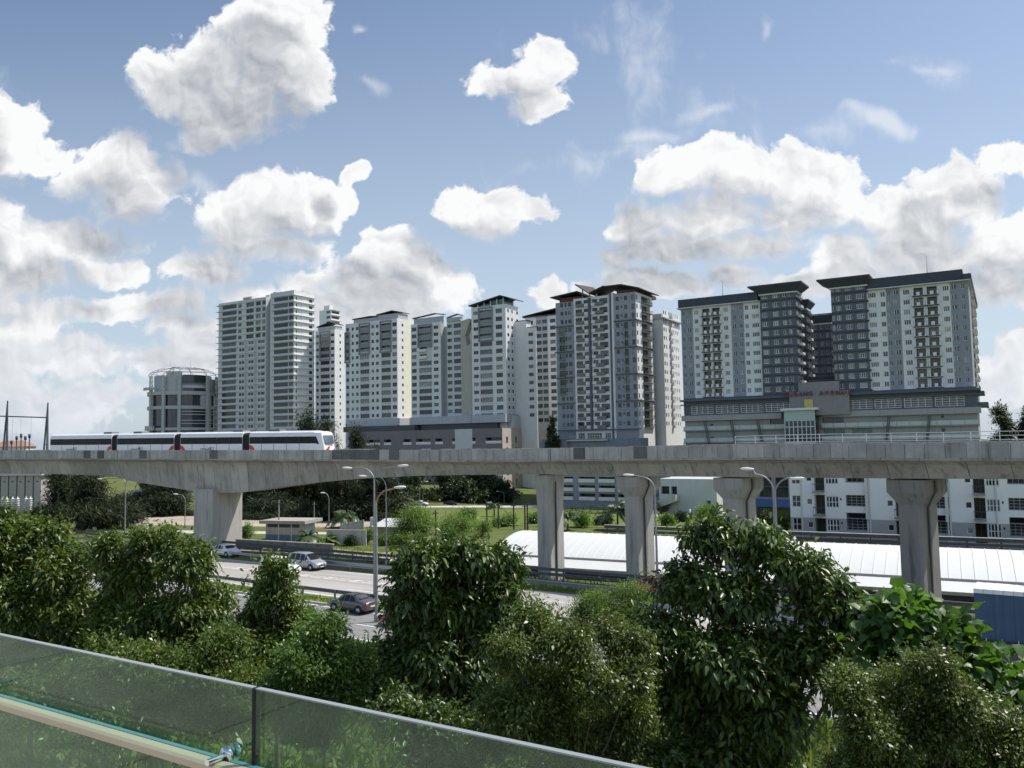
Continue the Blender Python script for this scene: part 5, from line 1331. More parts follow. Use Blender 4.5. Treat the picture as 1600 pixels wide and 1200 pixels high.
# ------------------------------------------------------------------ substation hall, gantry and little buildings at the left
def left_things():
    c = at(-12, 790, 176)
    root = thing('substation_hall', 'beige concrete substation hall with dark vertical joints behind the left end of the viaduct', 'industrial hall', (c.x, c.y, 0), -.18)
    m = pm('beige_concrete_panel', (.42, .40, .37), .85, .06, .3, streak=.25); zt = H + (701 - 741) / 1280 * 176
    b = MB(); W_ = 12.0; k = 6
    for i in range(k): b.box(i * W_ / k, (i + 1) * W_ / k - .34, .0, 8, 0, zt)
    b.build('wall_panel', m, root)
    b = MB(); b.box(.02, W_ - .4, .35, 7.9, 0, zt - .1); b.build('joint_recess', M_DARKG, root)
    b = MB(); b.box(-.3, W_ + .2, -.5, 8.3, zt + .02, zt + .5); b.build('roof_slab', M_OFFW, root)
    b = MB()
    for i in range(k): b.box(i * W_ / k + .5, (i + 1) * W_ / k - 1.0, -.06, -.01, zt - 1.35, zt - 1.15)
    b.build('vent_slot', M_DARKG, root)
    # insulator stacks in front
    m_in = pm('white_porcelain', (.66, .67, .66), .3, .05); proto = None
    for i, px in enumerate((4, 10, 19, 27, 40, 47)):
        p = at(px, 800, 165)
        if proto is None:
            proto = thing('insulator_stack', 'white ribbed insulator stack standing before the beige substation hall', 'insulator', (p.x, p.y, 0), 0, 'insulator stacks in the substation yard')
            b = MB(); b.box(-.25, .25, -.25, .25, 0, 1.2); b.build('plinth', M_STEELD, proto)
            b = MB(); pr = [(.12, 1.2)]
            for j in range(6): pr += [(.12, 1.4 + j * .42), (.42, 1.5 + j * .42), (.42, 1.62 + j * .42), (.12, 1.72 + j * .42)]
            b.lathe(pr + [(.12, 4.2)], n=10); b.build('insulator', m_in, proto)
        else: copy_tree(proto, None, (p.x, p.y, 0))
    # gantry of two A frames with a beam
    y = 190
    g = thing('power_gantry', 'steel power gantry of two tall A frames joined by a thin beam', 'gantry', at(40, 700, y) * 1.0, 0)
    g.location.z = 0; inv = -Vector(g.location)
    m_s = pm('dark_gantry_steel', (.10, .11, .12), .6, .15, 2, metal=.3)
    for px, tx in ((12, 626), (75, 629)):
        b = MB(); t = at(px, tx, y) + inv
        for dx in (-1.1, .25): b.tube([(t.x + dx * 1.1, t.y - .6, 0), (t.x, t.y, t.z)], [.26, .14], 6)
        b.tube([(t.x - .4, t.y + 1.5, 0), (t.x, t.y, t.z)], [.22, .12], 6)
        for zf in (.35, .6, .8): b.tube([(t.x - 1.2 * (1 - zf), t.y - .6 * (1 - zf), t.z * zf), (t.x + .28 * (1 - zf), t.y - .6 * (1 - zf), t.z * zf)], .07, 5)
        b.build('a_frame', m_s, g)
    b = MB(); p, q = at(-40, 649, y) + inv, at(75, 652.5, y) + inv
    b.tube([p, q], .16, 6); b.build('beam', m_s, g)
    b = MB()
    for px in (20, 33, 49): 
        q = at(px, 650, y) + inv; b.tube([q, q - Vector((0, 0, 7))], .02, 4)
    b.build('dropper_wire', M_STEELD, g)
    # roofs with chimneys beyond
    p = at(-14, 700, 300)
    h = thing('tiled_house', 'far house with orange tiled roof just showing over the viaduct', 'house', (p.x, p.y, 0), .1)
    z0 = H + (702 - 697) / 1280 * 300; z1 = H + (702 - 690) / 1280 * 300
    b = MB(); b.box(0, 12, 0, 8, 0, z0); b.build('wall', M_OFFW, h)
    b = MB(); b.loft([[(-.6, -.6, z0 + .02), (12.6, -.6, z0 + .02), (12.6, 8.6, z0 + .02), (-.6, 8.6, z0 + .02)], [(2.5, 3.9, z1 + .6), (9.5, 3.9, z1 + .6), (9.5, 4.1, z1 + .6), (2.5, 4.1, z1 + .6)]]); b.build('roof', pm('orange_roof_tile', (.33, .18, .13), .8, .15, 3), h)
    proto = None
    for px, py in ((18, 688), (26, 687), (33, 683.5), (39.5, 687), (46, 684)):
        p = at(px, py, 205)
        if proto is None:
            proto = thing('switchgear_post', 'thin dark switchgear post rising over the left end of the viaduct', 'post', (p.x, p.y, 0), 0, 'switchgear posts over the viaduct')
            b = MB(); b.tube([(0, 0, 0), (0, 0, p.z)], [.2, .12], 6); b.build('shaft', m_s, proto)
            b = MB(); b.lathe([(.05, p.z), (.3, p.z - .1), (.3, p.z - .9), (.05, p.z - 1.0)], n=8); b.build('cap', m_s, proto)
        else:
            o = copy_tree(proto, None, (p.x, p.y, 0)); o.scale.z = p.z / (H + 1.5)
    # guard hut with a blue roof
    p = gp(204, 795); hut = thing('guard_hut', 'white guard hut with a blue pyramid roof beyond the sandy plot', 'hut', (p.x, p.y, 0), -.25)
    b = MB(); b.box(-.5, 3.6, 0, 3.4, 0, 2.6); b.build('wall', M_WHITE, hut)
    b = MB(); b.loft([[(-1.2, -.6, 2.62), (4.2, -.6, 2.62), (4.2, 4.0, 2.62), (-1.2, 4.0, 2.62)], [(1.3, 1.6, 4.2), (1.7, 1.6, 4.2), (1.7, 1.8, 4.2), (1.3, 1.8, 4.2)]]); b.build('roof', pm('blue_roof_sheet', (.10, .20, .40), .5, .1), hut)
    b = MB(); b.box(.6, 1.6, -.03, -.004, .8, 2.0); b.build('window', G_DARK, hut)
    # flat roofed pump house by the fence
    p = gp(415, 845.5); d = math.atan2(gp(470, 846.5).y - p.y, gp(470, 846.5).x - p.x)
    L = (gp(470, 847) - p).length
    ph = thing('pump_house', 'small flat roofed concrete pump house with blue painted base beside the fence', 'hut', (p.x, p.y, 0), d)
    m_c = pm('stained_render', (.42, .42, .41), .9, .1, .6, streak=.5)
    b = MB(); b.box(0, L, 0, 3.6, .95, 2.5, 0); b.box(0, L, -.004, 3.6, 0, .94, 1); b.build('wall', [m_c, pm('faded_blue_paint', (.13, .20, .32), .8, .15, 2)], ph)
    b = MB(); b.box(-.55, L + .9, -.8, 4.2, 2.52, 2.95); b.build('roof_slab', pm('stained_concrete_slab', (.36, .345, .32), .9, .15, 1, streak=.4), ph)
    b = MB(); b.box(.3, L - .4, -.02, -.006, 1.95, 2.4); b.build('vent_opening', M_DARKG, ph)
    b = MB()
    for f in (.35, .7): b.box(L * f, L * f + .12, -.05, -.005, 0, 2.5)
    b.build('door_frame', M_WHITE, ph)
    # boundary wall, pale wall, shed roof
    def wall_between(name, label, cat, a, b_, h, t, mat, z=0):
        a, b_ = Vector(a), Vector(b_); d = b_ - a; r = thing(name, label, cat, (a.x, a.y, z), math.atan2(d.y, d.x))
        m = MB(); m.box(0, d.length, 0, t, 0, h); m.build('wall_face', mat, r); m = MB(); m.box(-.05, d.length + .05, -.06, t + .06, h + .002, h + .10); m.build('coping', M_CONCD, r); return r
    wall_between('boundary_wall', 'dark stained boundary wall running right from the broad viaduct pier', 'wall', gp(368, 857), gp(520, 866), 1.15, .2, pm('dark_stained_wall', (.20, .185, .16), .95, .25, .9, streak=.7, big=.2))
    wall_between('white_wall', 'pale rendered garden wall among shrubs left of the lamp posts', 'wall', gp(510, 851), gp(572, 852), 1.9, .2, pm('dirty_white_render', (.46, .46, .45), .9, .1, .6, streak=.5))
    p = gp(590, 842); sh = thing('shed', 'low shed with pale sheet metal roof behind the lamp posts', 'shed', (p.x, p.y, 0), -.3)
    b = MB(); b.box(0, 4.2, 0, 3.4, 0, 1.7); b.build('wall', m_c, sh); b = MB(); b.hexa([(-.6, -.8, 1.72), (5.2, -.8, 1.72), (5.2, 3.8, 2.5), (-.6, 3.8, 2.5)], [(-.6, -.8, 1.8), (5.2, -.8, 1.8), (5.2, 3.8, 2.58), (-.6, 3.8, 2.58)]); b.build('roof', pm('pale_sheet_roof', (.55, .56, .55), .5, .08), sh)
    p = gp(527, 846); sh = thing('ruined_wall', 'broken grey wall panel leaning above the pale garden wall', 'wall', (p.x, p.y, 0), -.2)
    b = MB(); b.hexa([(0, 0, 0), (4.0, 0, 0), (4.0, .25, 0), (0, .25, 0)], [(.3, .3, 2.3), (3.6, .3, 2.9), (3.6, .5, 2.9), (.3, .5, 2.3)]); b.build('panel', m_c, sh)
    b = MB(); b.box(3.7, 3.9, 0, .2, 0, 3.0); b.build('post', M_CONCD, sh)
    # electric cabinet
    p = gp(578, 824); cb = thing('cabinet', 'small white electric cabinet standing on the grass', 'cabinet', (p.x, p.y, 0), -.3)
    b = MB(); b.box(0, .8, 0, .6, .2, 1.6); b.build('body', M_WHITE, cb); b = MB(); b.box(-.05, .85, -.05, .65, 0, .19); b.build('plinth', M_CONCD, cb)
left_things()
# ------------------------------------------------------------------ guard rails
def guard_rail(v, u0, u1, label, side=-1, h=.75, dbl=False, sp=4.0, mat=None, z0=0.0):
    p = hw(u0, v, z0); root = thing('guard_rail', label, 'guard rail', p, HROT)
    L = u1 - u0; mat = mat or M_STEEL
    b = MB()
    for zc in ((h - .15, h - .62) if dbl else (h - .15,)):
        pr = [(0, -.16), (.05, -.13), (.05, -.06), (0, -.02), (0, .02), (.05, .06), (.05, .13), (0, .16), (-.012, .16), (-.012, -.16)]
        n = int(L / 4)
        for i in range(n): b.loft([[(L * k / n + (.004 if k == i else 0), side * y, zc + z) for y, z in pr] for k in (i, i + 1)], 0)
    b.build('beam', mat, root, True)
    k = int(L / sp); proto = None
    pb = MB(); pb.box(-.06, .06, -side * .05 - .06, -side * .05 + .06, 0, h + .03); me = pb.mesh('post', [mat])
    rest = MB()
    for i in range(k + 1):
        x = L * i / k
        if i < 95: link('post', me, root, (x, -side * .08, 0))
    return root
m_rd = pm('dark_guard_rail_steel', (.13, .135, .14), .6, .2, 2, metal=.3)
guard_rail(52.1 - .4, -150, 60, 'dark low guard rail on the grass median between the carriageways', 1, .78, mat=m_rd, z0=.09)
guard_rail(64.6, -150, -52, 'grey guard rail along the far edge of the carriageway, left of the grass verge', -1, .78)
guard_rail(69.4, -125, 60, 'double dark guard rail between the slip road and the viaduct piers', -1, 1.15, True, mat=m_rd)
guard_rail(65.9, -16, 60, 'grey guard rail between grass verge and slip road by the blue truck', -1, .78)
# ------------------------------------------------------------------ lamp posts and poles
def lamp(label, base, h, arms, mat=None, group='street lamps', r=.11, style='curve', headmat=None, arm_mat=None, rot=None):
    root = thing('street_lamp', label, 'street lamp', base, 0, group)
    b = MB(); b.tube([(0, 0, 0), (0, 0, h * .45), (0, 0, h - 1.2)], [r, r * .8, r * .55], 8); b.lathe([(r * 1.6, 0), (r * 1.6, .5), (r, .6)], n=10)
    b.build('pole', mat or M_LAMPP, root)
    for (dx, dy, rise) in arms:
        L = math.hypot(dx, dy); ux, uy = dx / L, dy / L
        pts = [(0, 0, h - 1.25)]
        for i in range(9):
            t = i / 8; pts.append((ux * min(L, 1.2) * t ** 1.6, uy * min(L, 1.2) * t ** 1.6, h - 1.2 + 1.05 * math.sin(t * math.pi / 2)))
        pts.append((dx, dy, h - .15 + rise))
        a = MB(); a.tube(pts, [r * .55] + [r * .5] * 9 + [r * .4], 7); arm = a.build('arm', arm_mat or mat or M_LAMPP, root)
        q = MB(); c = Vector((dx, dy, h - .15 + rise)); dd = Vector((ux, uy, .05)).normalized(); s_ = Vector((-uy, ux, 0)); up = Vector((0, 0, 1)); rings = []
        for t, w, hh in ((-.12, .06, .05), (.05, .13, .09), (.35, .18, .12), (.68, .16, .10), (.85, .07, .04)):
            rings.append([c + dd * t + s_ * (w * math.cos(2 * math.pi * k / 10)) + up * (hh * math.sin(2 * math.pi * k / 10) + .02) for k in range(10)])
        q.loft(rings, 0, True, True); q.build('lamp_head', headmat or M_LAMPH, root)
    return root
def lamp_px(label, px, base_y, top_y, arms, z=0, **k):
    p = gp(px, base_y); z = p.z; top = at(px, top_y, p.y).z
    s = p.y / FPX
    return lamp(label, p, top - z, [(dx * s, dyw, rise * s) for dx, dyw, rise in arms], **k)
lamp_px('tall double arm lamp among the leftmost trees, in front of the sandy plot', 195, 838, 745, [(-42, 1.0, -2), (42, -1.0, 7)], r=.12)
lamp_px('thin lamp in front of the broad viaduct pier, single arm to the left', 334.5, 853, 749, [(-34, .8, -1)], r=.11)
lamp_px('tall double arm lamp on the median beside the rusty lamp', 585.5, 940, 729, [(-39, .8, 0), (41, -.8, 3)], r=.13)
lamp_px('single arm lamp to the right of the rusty lamp, by the far guard rail', 604, 883, 742, [(-33, .6, 0)], r=.11)
lamp_px('nearest lamp with rust orange curved arm and big white head', 588.5, 972, 762, [(32, -.5, 3)], r=.13, arm_mat=M_RUST, headmat=pm('white_lamp_head', (.85, .85, .84), .35, .03))
lamp_px('lamp standing right of the second slender pier, arm reaching left', 1028, 936, 742, [(-32, .6, 2)], r=.12)
lamp_px('lamp beside the flats with arm to the right, in front of the white roof', 1219, 985, 743, [(24, -.4, -2)], r=.12)
lamp_px('taller lamp just behind the flats lamp, arm to the left', 1216, 972, 738, [(-28, .5, 8)], r=.11)
far = 'far street lamps beyond the viaduct'
for px, by, ty, dx, lb in ((139, 828, 770, -11, 'small far lamp between the casuarinas, leftmost of the far lamps'), (289, 824, 771, -13, 'small far lamp left of the broad pier'), (514, 822, 769, -7, 'small far lamp above the pump house banana plant'), (656, 789, 752, 9, 'small far lamp by the parked cars, arm to the right'), (641, 795, 769, -10, 'small far lamp beside the white parked pickup, arm to the left'), (788, 789, 767, -9, 'small far lamp below the beige podium corner'), (924, 790, 752, 7, 'small far lamp in front of the banded car park'), (953, 787, 769, -9, 'shorter far lamp at the right end of the banded car park'), (1084, 794, 753, 7, 'small far lamp right of the spreading tree')):
    lamp_px(lb, px, by, ty, [(dx, .3, 0)], r=.09, group=far)
def pole_px(label, px, by, ty, r=.13, mat=None, xarm=True):
    p = gp(px, by); h = at(px, ty, p.y).z - p.z; root = thing('utility_pole', label, 'utility pole', p, 0, 'utility poles')
    b = MB(); b.tube([(0, 0, 0), (0, 0, h)], [r, r * .75], 8); b.build('shaft', mat or pm('dark_timber_pole', (.07, .06, .05), .9, .2, 3), root)
    b = MB(); b.box(-.45, .45, -.05, .05, h - .5, h - .38); b.build('crossarm', M_STEELD, root); return h
pole_px('dark pole standing left of the broad pier', 304.5, 831, 787)
pole_px('grey pole in front of the pump house', 435.5, 845, 781, mat=M_LAMPP)
pole_px('slim pole right of the pump house, half way to the lamps', 491, 818, 784, .09, M_LAMPP)
pole_px('dark pole just left of the large centre tree', 681, 840, 797, .14)
for px, by, ty, lb in ((761, 826, 785, 'leftmost of the dark railway masts behind the white roof end'), (779, 826, 785, 'second dark railway mast behind the white roof end'), (803, 827, 786, 'third dark railway mast, left of the twin masts'), (820.5, 827, 787, 'dark mast of the twin pair, the left one'), (824.5, 828, 784, 'dark mast of the twin pair, the taller right one beside the pier')):
    pole_px(lb, px, by, ty, .14)

# ------------------------------------------------------------------ vehicles
M_PLATE = pm('white_number_plate', (.7, .7, .68), .5, .03); M_RED = pm('red_tail_lamp', (.45, .02, .02), .2, .05, coat=.5); M_LENS = pm('clear_headlight_lens', (.62, .64, .66), .1, .05, coat=.5)
def car(label, name, paint, loc, rotz, kind='sedan', group=None, sc=1.0):
    root = thing(name, label, 'car', loc, rotz, group)
    # sections along x (0 rear .. L front): x, z under, z sill, z belt, z top, half width low, half width belt, half width top
    if kind == 'sedan':
        S = [(0.00, .42, .55, .80, .92, .62, .70, .55), (0.10, .28, .42, .90, 1.02, .80, .80, .62), (0.75, .20, .32, .95, 1.08, .84, .83, .64), (1.15, .20, .30, .95, 1.33, .85, .82, .58), (1.75, .20, .28, .94, 1.465, .85, .82, .57), (2.35, .20, .28, .92, 1.46, .85, .82, .57), (2.75, .20, .28, .91, 1.34, .85, .82, .60), (3.25, .20, .30, .90, 1.00, .85, .81, .68), (3.85, .22, .34, .80, .88, .84, .78, .60), (4.25, .26, .40, .68, .74, .78, .70, .52), (4.40, .36, .48, .60, .63, .62, .58, .42)]
        glass = [((1.15, 1.75), .0), ((1.75, 2.35), 0), ((2.35, 2.75), 0)]; rear, front = (0.80, 1.20), (2.80, 3.22); wx = (.78, 3.45); L = 4.4
    else:
        S = [(0.00, .40, .55, .95, 1.30, .70, .76, .60), (0.08, .30, .44, 1.02, 1.58, .84, .84, .62), (0.45, .24, .36, 1.05, 1.74, .88, .87, .64), (1.3, .24, .34, 1.04, 1.79, .89, .87, .66), (2.1, .24, .34, 1.02, 1.79, .89, .87, .66), (2.8, .24, .34, 1.00, 1.72, .89, .87, .64), (3.25, .24, .34, .99, 1.38, .89, .86, .68), (3.62, .24, .36, .98, 1.06, .89, .85, .72), (4.15, .26, .40, .90, .96, .87, .81, .62), (4.5, .30, .44, .76, .82, .82, .74, .55), (4.62, .38, .50, .66, .70, .66, .62, .45)]
        glass = [((.45, 1.3), 0), ((1.3, 2.1), 0), ((2.1, 2.8), 0), ((2.8, 3.25), 0)]; rear, front = (.02, .30), (2.86, 3.58); wx = (.85, 3.75); L = 4.62
    xs = [s[0] for s in S]
    def val(x, k): return float(np.interp(x, xs, [s[k] for s in S]))
    def ring(x):
        zu, zs, zb, zt, wl, wb, wt = [val(x, k) for k in range(1, 8)]
        half = [(wl * .82, zu), (wl, zs), (wl * 1.02, (zs + zb) / 2), (wb, zb), ((wb + wt) / 2, (zb * .45 + zt * .55)), (wt, zt - .05), (wt * .7, zt)]
        return [(x, -w, z) for w, z in half] + [(x, w, z) for w, z in half[::-1]]
    b = MB(); xx = sorted(set(xs + [x + .001 for x in []])); b.loft([ring(x) for x in xx], 0, True, True)
    body = b.build('body', [paint], root, True)
    # wheel arches as dark recesses, then the wheels
    r = .32 if kind == 'sedan' else .335
    for x in wx:
        for sd in (-1, 1):
            w = val(x, 5)
            t = MB(); t.lathe([(r + .07, -.02), (r + .07, .02)], (x, sd * (w + .008), r), 20, 0, 'Y', cap=True); t.build('wheel_arch', M_BLACK, root)
            t = MB(); t.lathe([(r * .6, -.1), (r, -.09), (r, .09), (r * .6, .1)], (x, sd * (w - .05), r), 20, 0, 'Y'); wh = t.build('wheel', M_TYRE, root)
            t = MB(); c = (x, sd * (w + .062), r); t.lathe([(.01, 0.012 * sd), (r * .62, .0), (r * .62, -.04 * sd)], c, 16, 0, 'Y'); 
            t.build('rim', M_RIM, wh)
    def belt(x, sd, o): w = val(x, 6); return Vector((x, sd * (w + o), val(x, 3) + .02))
    def edge(x, sd, o): return Vector((x, sd * (val(x, 7) + o), val(x, 4) - .07))
    for i, ((xa, xb), _) in enumerate(glass):
        for sd in (-1, 1):
            o = .035; g0, g1 = (.06, .03)
            q = [belt(xa + g0, sd, o - .01), belt(xb - g1, sd, o - .01), edge(xb - g1 - .02, sd, o), edge(xa + g0 + .04, sd, o)]
            if kind == 'sedan' and i == 0: q = [belt(xa - .05, sd, o - .01), belt(xb - g1, sd, o - .01), edge(xb - g1, sd, o), edge(xa + .25, sd, o)]
            if q[3].z - q[0].z < .06: q = q[:3]
            if (i == len(glass) - 1): q = [belt(xa + .05, sd, o - .01), belt(xb + .18, sd, o - .01), edge(xa + .12, sd, o), edge(xa + .05, sd, o)]
            m = MB(); m.add(q, [tuple(range(len(q)))]); m.build('side_window', G_CAR, root)
    def pane(name, xa, xb, up, inset=.10):
        za, zb_ = val(xa, 4), val(xb, 4); wa, wb_ = val(xa, 7) * .9, val(xb, 7) * .93
        n = Vector((-(zb_ - za), 0, xb - xa)).normalized() * .022
        if n.z < 0: n = -n
        m = MB(); m.add([Vector((xa, -wa, za)) + n, Vector((xb, -wb_, zb_)) + n, Vector((xb, wb_, zb_)) + n, Vector((xa, wa, za)) + n], [(0, 1, 2, 3)]); m.build(name, G_CAR, root)
    pane('windscreen', front[1], front[0], True)
    if kind == 'sedan': pane('rear_window', .80, 1.55, True)
    else:
        m = MB(); m.add([(-.0, -.6, 1.05), (-.0, .6, 1.05), (.06, .56, 1.5), (.06, -.56, 1.5)], [(0, 1, 2, 3)]); m.build('rear_window', G_CAR, root)
    for sd in (-1, 1):
        m = MB(); x = L - .42; w = val(x, 6); m.hexa([(x, sd * (w + .015), .60), (L - .08, sd * (w - .14), .58), (L - .08, sd * (w - .30), .58), (x, sd * (w - .2), .60)], [(x, sd * (w + .005), .76), (L - .10, sd * (w - .15), .66), (L - .10, sd * (w - .3), .66), (x, sd * (w - .2), .78)]); m.build('headlight', M_LENS, root, True)
        m = MB(); z0 = .72 if kind == 'sedan' else .95; w = val(.1, 6)
        m.hexa([(-.03, sd * (w - .30), z0), (-.02, sd * (w - .06), z0), (.34, sd * (w + .02), z0 + .05), (.3, sd * (w - .1), z0)], [(.02, sd * (w - .32), z0 + .19), (.03, sd * (w - .07), z0 + .19), (.36, sd * (w + .02), z0 + .2), (.3, sd * (w - .1), z0 + .19)]); m.build('tail_lamp', M_RED, root, True)
        m = MB(); x = front[1] - .35; w = val(x, 6); m.box(x, x + .14, min(sd * (w + .03), sd * (w + .20)), max(sd * (w + .03), sd * (w + .20)), val(x, 3) + .04, val(x, 3) + .18); m.build('wing_mirror', paint, root)
    m = MB(); m.box(L - .035, L + .012, -.42, .42, .44, .58); m.box(L - .2, L + .01, -.62, .62, .30, .40); m.build('grille', M_BLACK, root)
    m = MB(); m.box(-.035, -.008, -.26, .26, .55, .66) if kind == 'sedan' else m.box(-.035, -.008, -.26, .26, .78, .90); m.build('number_plate', M_PLATE, root)
    m = MB(); m.box(L + .014, L + .03, -.26, .26, .36, .46); m.build('number_plate', M_PLATE, root)
    m = MB()
    for x in ((1.78, 2.38) if kind == 'sedan' else (1.3, 2.1)):
        for sd in (-1, 1): w = val(x, 5) * 1.02; m.box(x - .10, x + .08, min(sd * (w - .02), sd * (w + .035)), max(sd * (w - .02), sd * (w + .035)), val(x, 3) - .12, val(x, 3) - .08)
    m.build('door_handle', M_RIM, root)
    root.scale = (sc, sc, sc)
    return root
def paint(name, c): return pm(name, c, .3, .03, .5, spec=.5, metal=.35, coat=.8)
P_SIL, P_GREY, P_WHITE, P_RED, P_DRK = paint('silver_car_paint', (.42, .44, .46)), paint('bronze_grey_car_paint', (.11, .10, .10)), pm('white_car_paint', (.76, .76, .75), .3, .03, coat=.6), paint('red_car_paint', (.45, .03, .05)), paint('black_car_paint', (.02, .022, .025))
def on_road(px, y, L, heading, v=None):   # heading +1: towards the right
    p = gp(px, y); u, vv = hw_inv(p); vv = v if v is not None else vv
    th = HROT if heading > 0 else HROT + math.pi
    d = Vector((math.cos(th), math.sin(th), 0)); q = hw(u, vv, .012) - d * (L / 2)
    return q, th
q, th = on_road(480, 889, 4.62, 1); car('silver people carrier with dark windows driving right on the far carriageway', 'parked_car' if False else 'people_carrier', P_SIL, q, th, 'mpv')
q, th = on_road(551, 955, 4.4, -1); car('dark bronze grey saloon with red tail lamps driving left on the near carriageway', 'saloon_car', P_GREY, q, th)
q, th = on_road(352, 869, 4.4, 1); car('white saloon in front of the broad pier, half hidden by the tree', 'saloon_car', P_WHITE, q, th)
q, th = on_road(438, 897, 4.62, 1); car('white van like car whose roof shows behind the pointed small tree', 'people_carrier', P_WHITE, q, th, 'mpv', sc=1.02)
q, th = on_road(618, 985, 4.4, -1, 46.8); car('red saloon almost hidden behind the large centre tree', 'saloon_car', P_RED, q, th)
q, th = on_road(1024, 929, 4.4, 1, 67.3); car('red saloon on the slip road behind the feathery shrub', 'saloon_car', P_RED, q, th)
for px, y, pt, kd, lb in ((631, 789, P_WHITE, 'mpv', 'small white parked car farthest left of the far parked pair'), (647, 790, P_WHITE, 'sedan', 'small white parked saloon right next to the far parked white car'), (694, 789.5, P_DRK, 'sedan', 'dark parked saloon in the shade of the far trees'), (938, 786, P_WHITE, 'mpv', 'white parked car in front of the banded car park')):
    p = gp(px, y); car(lb, 'parked_car', pt, (p.x, p.y, p.z + .02), HROT + .3, kd)

def truck():
    p = gp(1537, 1003); u, v = hw_inv(p); u0 = u; v = 57.1
    root = thing('curtain_truck', 'blue curtain sided truck trailer with white roof edge entering at the right', 'truck', hw(u0, v, .01), HROT)
    L, Wd, z0, z1 = 13.4, 2.5, 1.25, 3.95
    mb = pm('blue_curtain', (.05, .095, .17), .6, .15, .6, streak=.35, streakcol=(.03, .05, .09)); mw = pm('white_trailer_edge', (.74, .74, .72), .5, .06); mc = pm('black_chassis', (.03, .03, .032), .6, .1)
    b = MB(); n = 134; rings = []
    for i in range(n + 1):
        x = L * i / n; w = .02 * math.sin(i * 1.3) + (.02 if i % 10 else -.03)
        rings.append([(x, -w, z0), (x, -w * 1.0, (z0 + z1) / 2), (x, -w * .6, z1), (x, Wd + w * .6, z1), (x, Wd + w, (z0 + z1) / 2), (x, Wd + w, z0)])
    b.loft(rings, 0); b.build('curtain', mb, root, True)
    b = MB(); n = 26
    for i in range(n): x0, x1 = L * i / n, L * (i + 1) / n - .02; b.hexa([(x0, -.12, z1 + .002), (x1, -.12, z1 + .002), (x1, Wd + .12, z1 + .002), (x0, Wd + .12, z1 + .002)], [(x0, -.06, z1 + .26), (x1, -.06, z1 + .24), (x1, Wd + .06, z1 + .24), (x0, Wd + .06, z1 + .26)])
    b.build('roof', mw, root)
    b = MB(); b.box(.05, L - .05, .7, Wd - .7, .95, z0 - .002); b.box(0, L, -.06, Wd + .06, z0 - .16, z0 - .004); b.build('chassis', mc, root)
    b = MB()
    for zz in (.55, .85): b.box(1.2, 5.2, .02, .06, zz, zz + .09)
    for x in (1.2, 2.5, 3.9, 5.1): b.box(x, x + .08, .07, .14, .5, 1.08)
    b.build('side_guard', M_STEEL, root)
    b = MB()
    for x in np.linspace(.5, L - .5, 16): b.box(x, x + .06, -.085, -.06, z0 - .1, z0 + .1)
    b.build('curtain_buckle', M_STEEL, root)
    for x in (6.6, 7.95, 9.3, 12.2):
        for y in (.0, Wd - .34):
            t = MB(); t.lathe([(.28, 0), (.5, .02), (.5, .32), (.28, .34)], (x, y, .5), 20, 0, 'Y'); wh = t.build('wheel', M_TYRE, root); t = MB(); yy = -.01 if y < 1 else Wd + .01; t.lathe([(.05, 0), (.27, .0), (.27, .02)], (x, yy, .5), 14, 0, 'Y'); t.build('rim', M_RIM, wh)
    b = MB(); b.loft([[(L + .5, 0, .6), (L + .5, Wd, .6), (L + .5, Wd, 3.6), (L + .5, 0, 3.6)], [(L + 2.4, 0, .6), (L + 2.4, Wd, .6), (L + 2.4, Wd, 2.4), (L + 2.4, 0, 2.4)], [(L + 2.5, .1, .6), (L + 2.5, Wd - .1, .6), (L + 2.5, Wd - .1, 1.5), (L + 2.5, .1, 1.5)]]); b.build('cab', M_WHITE, root, True)
truck()

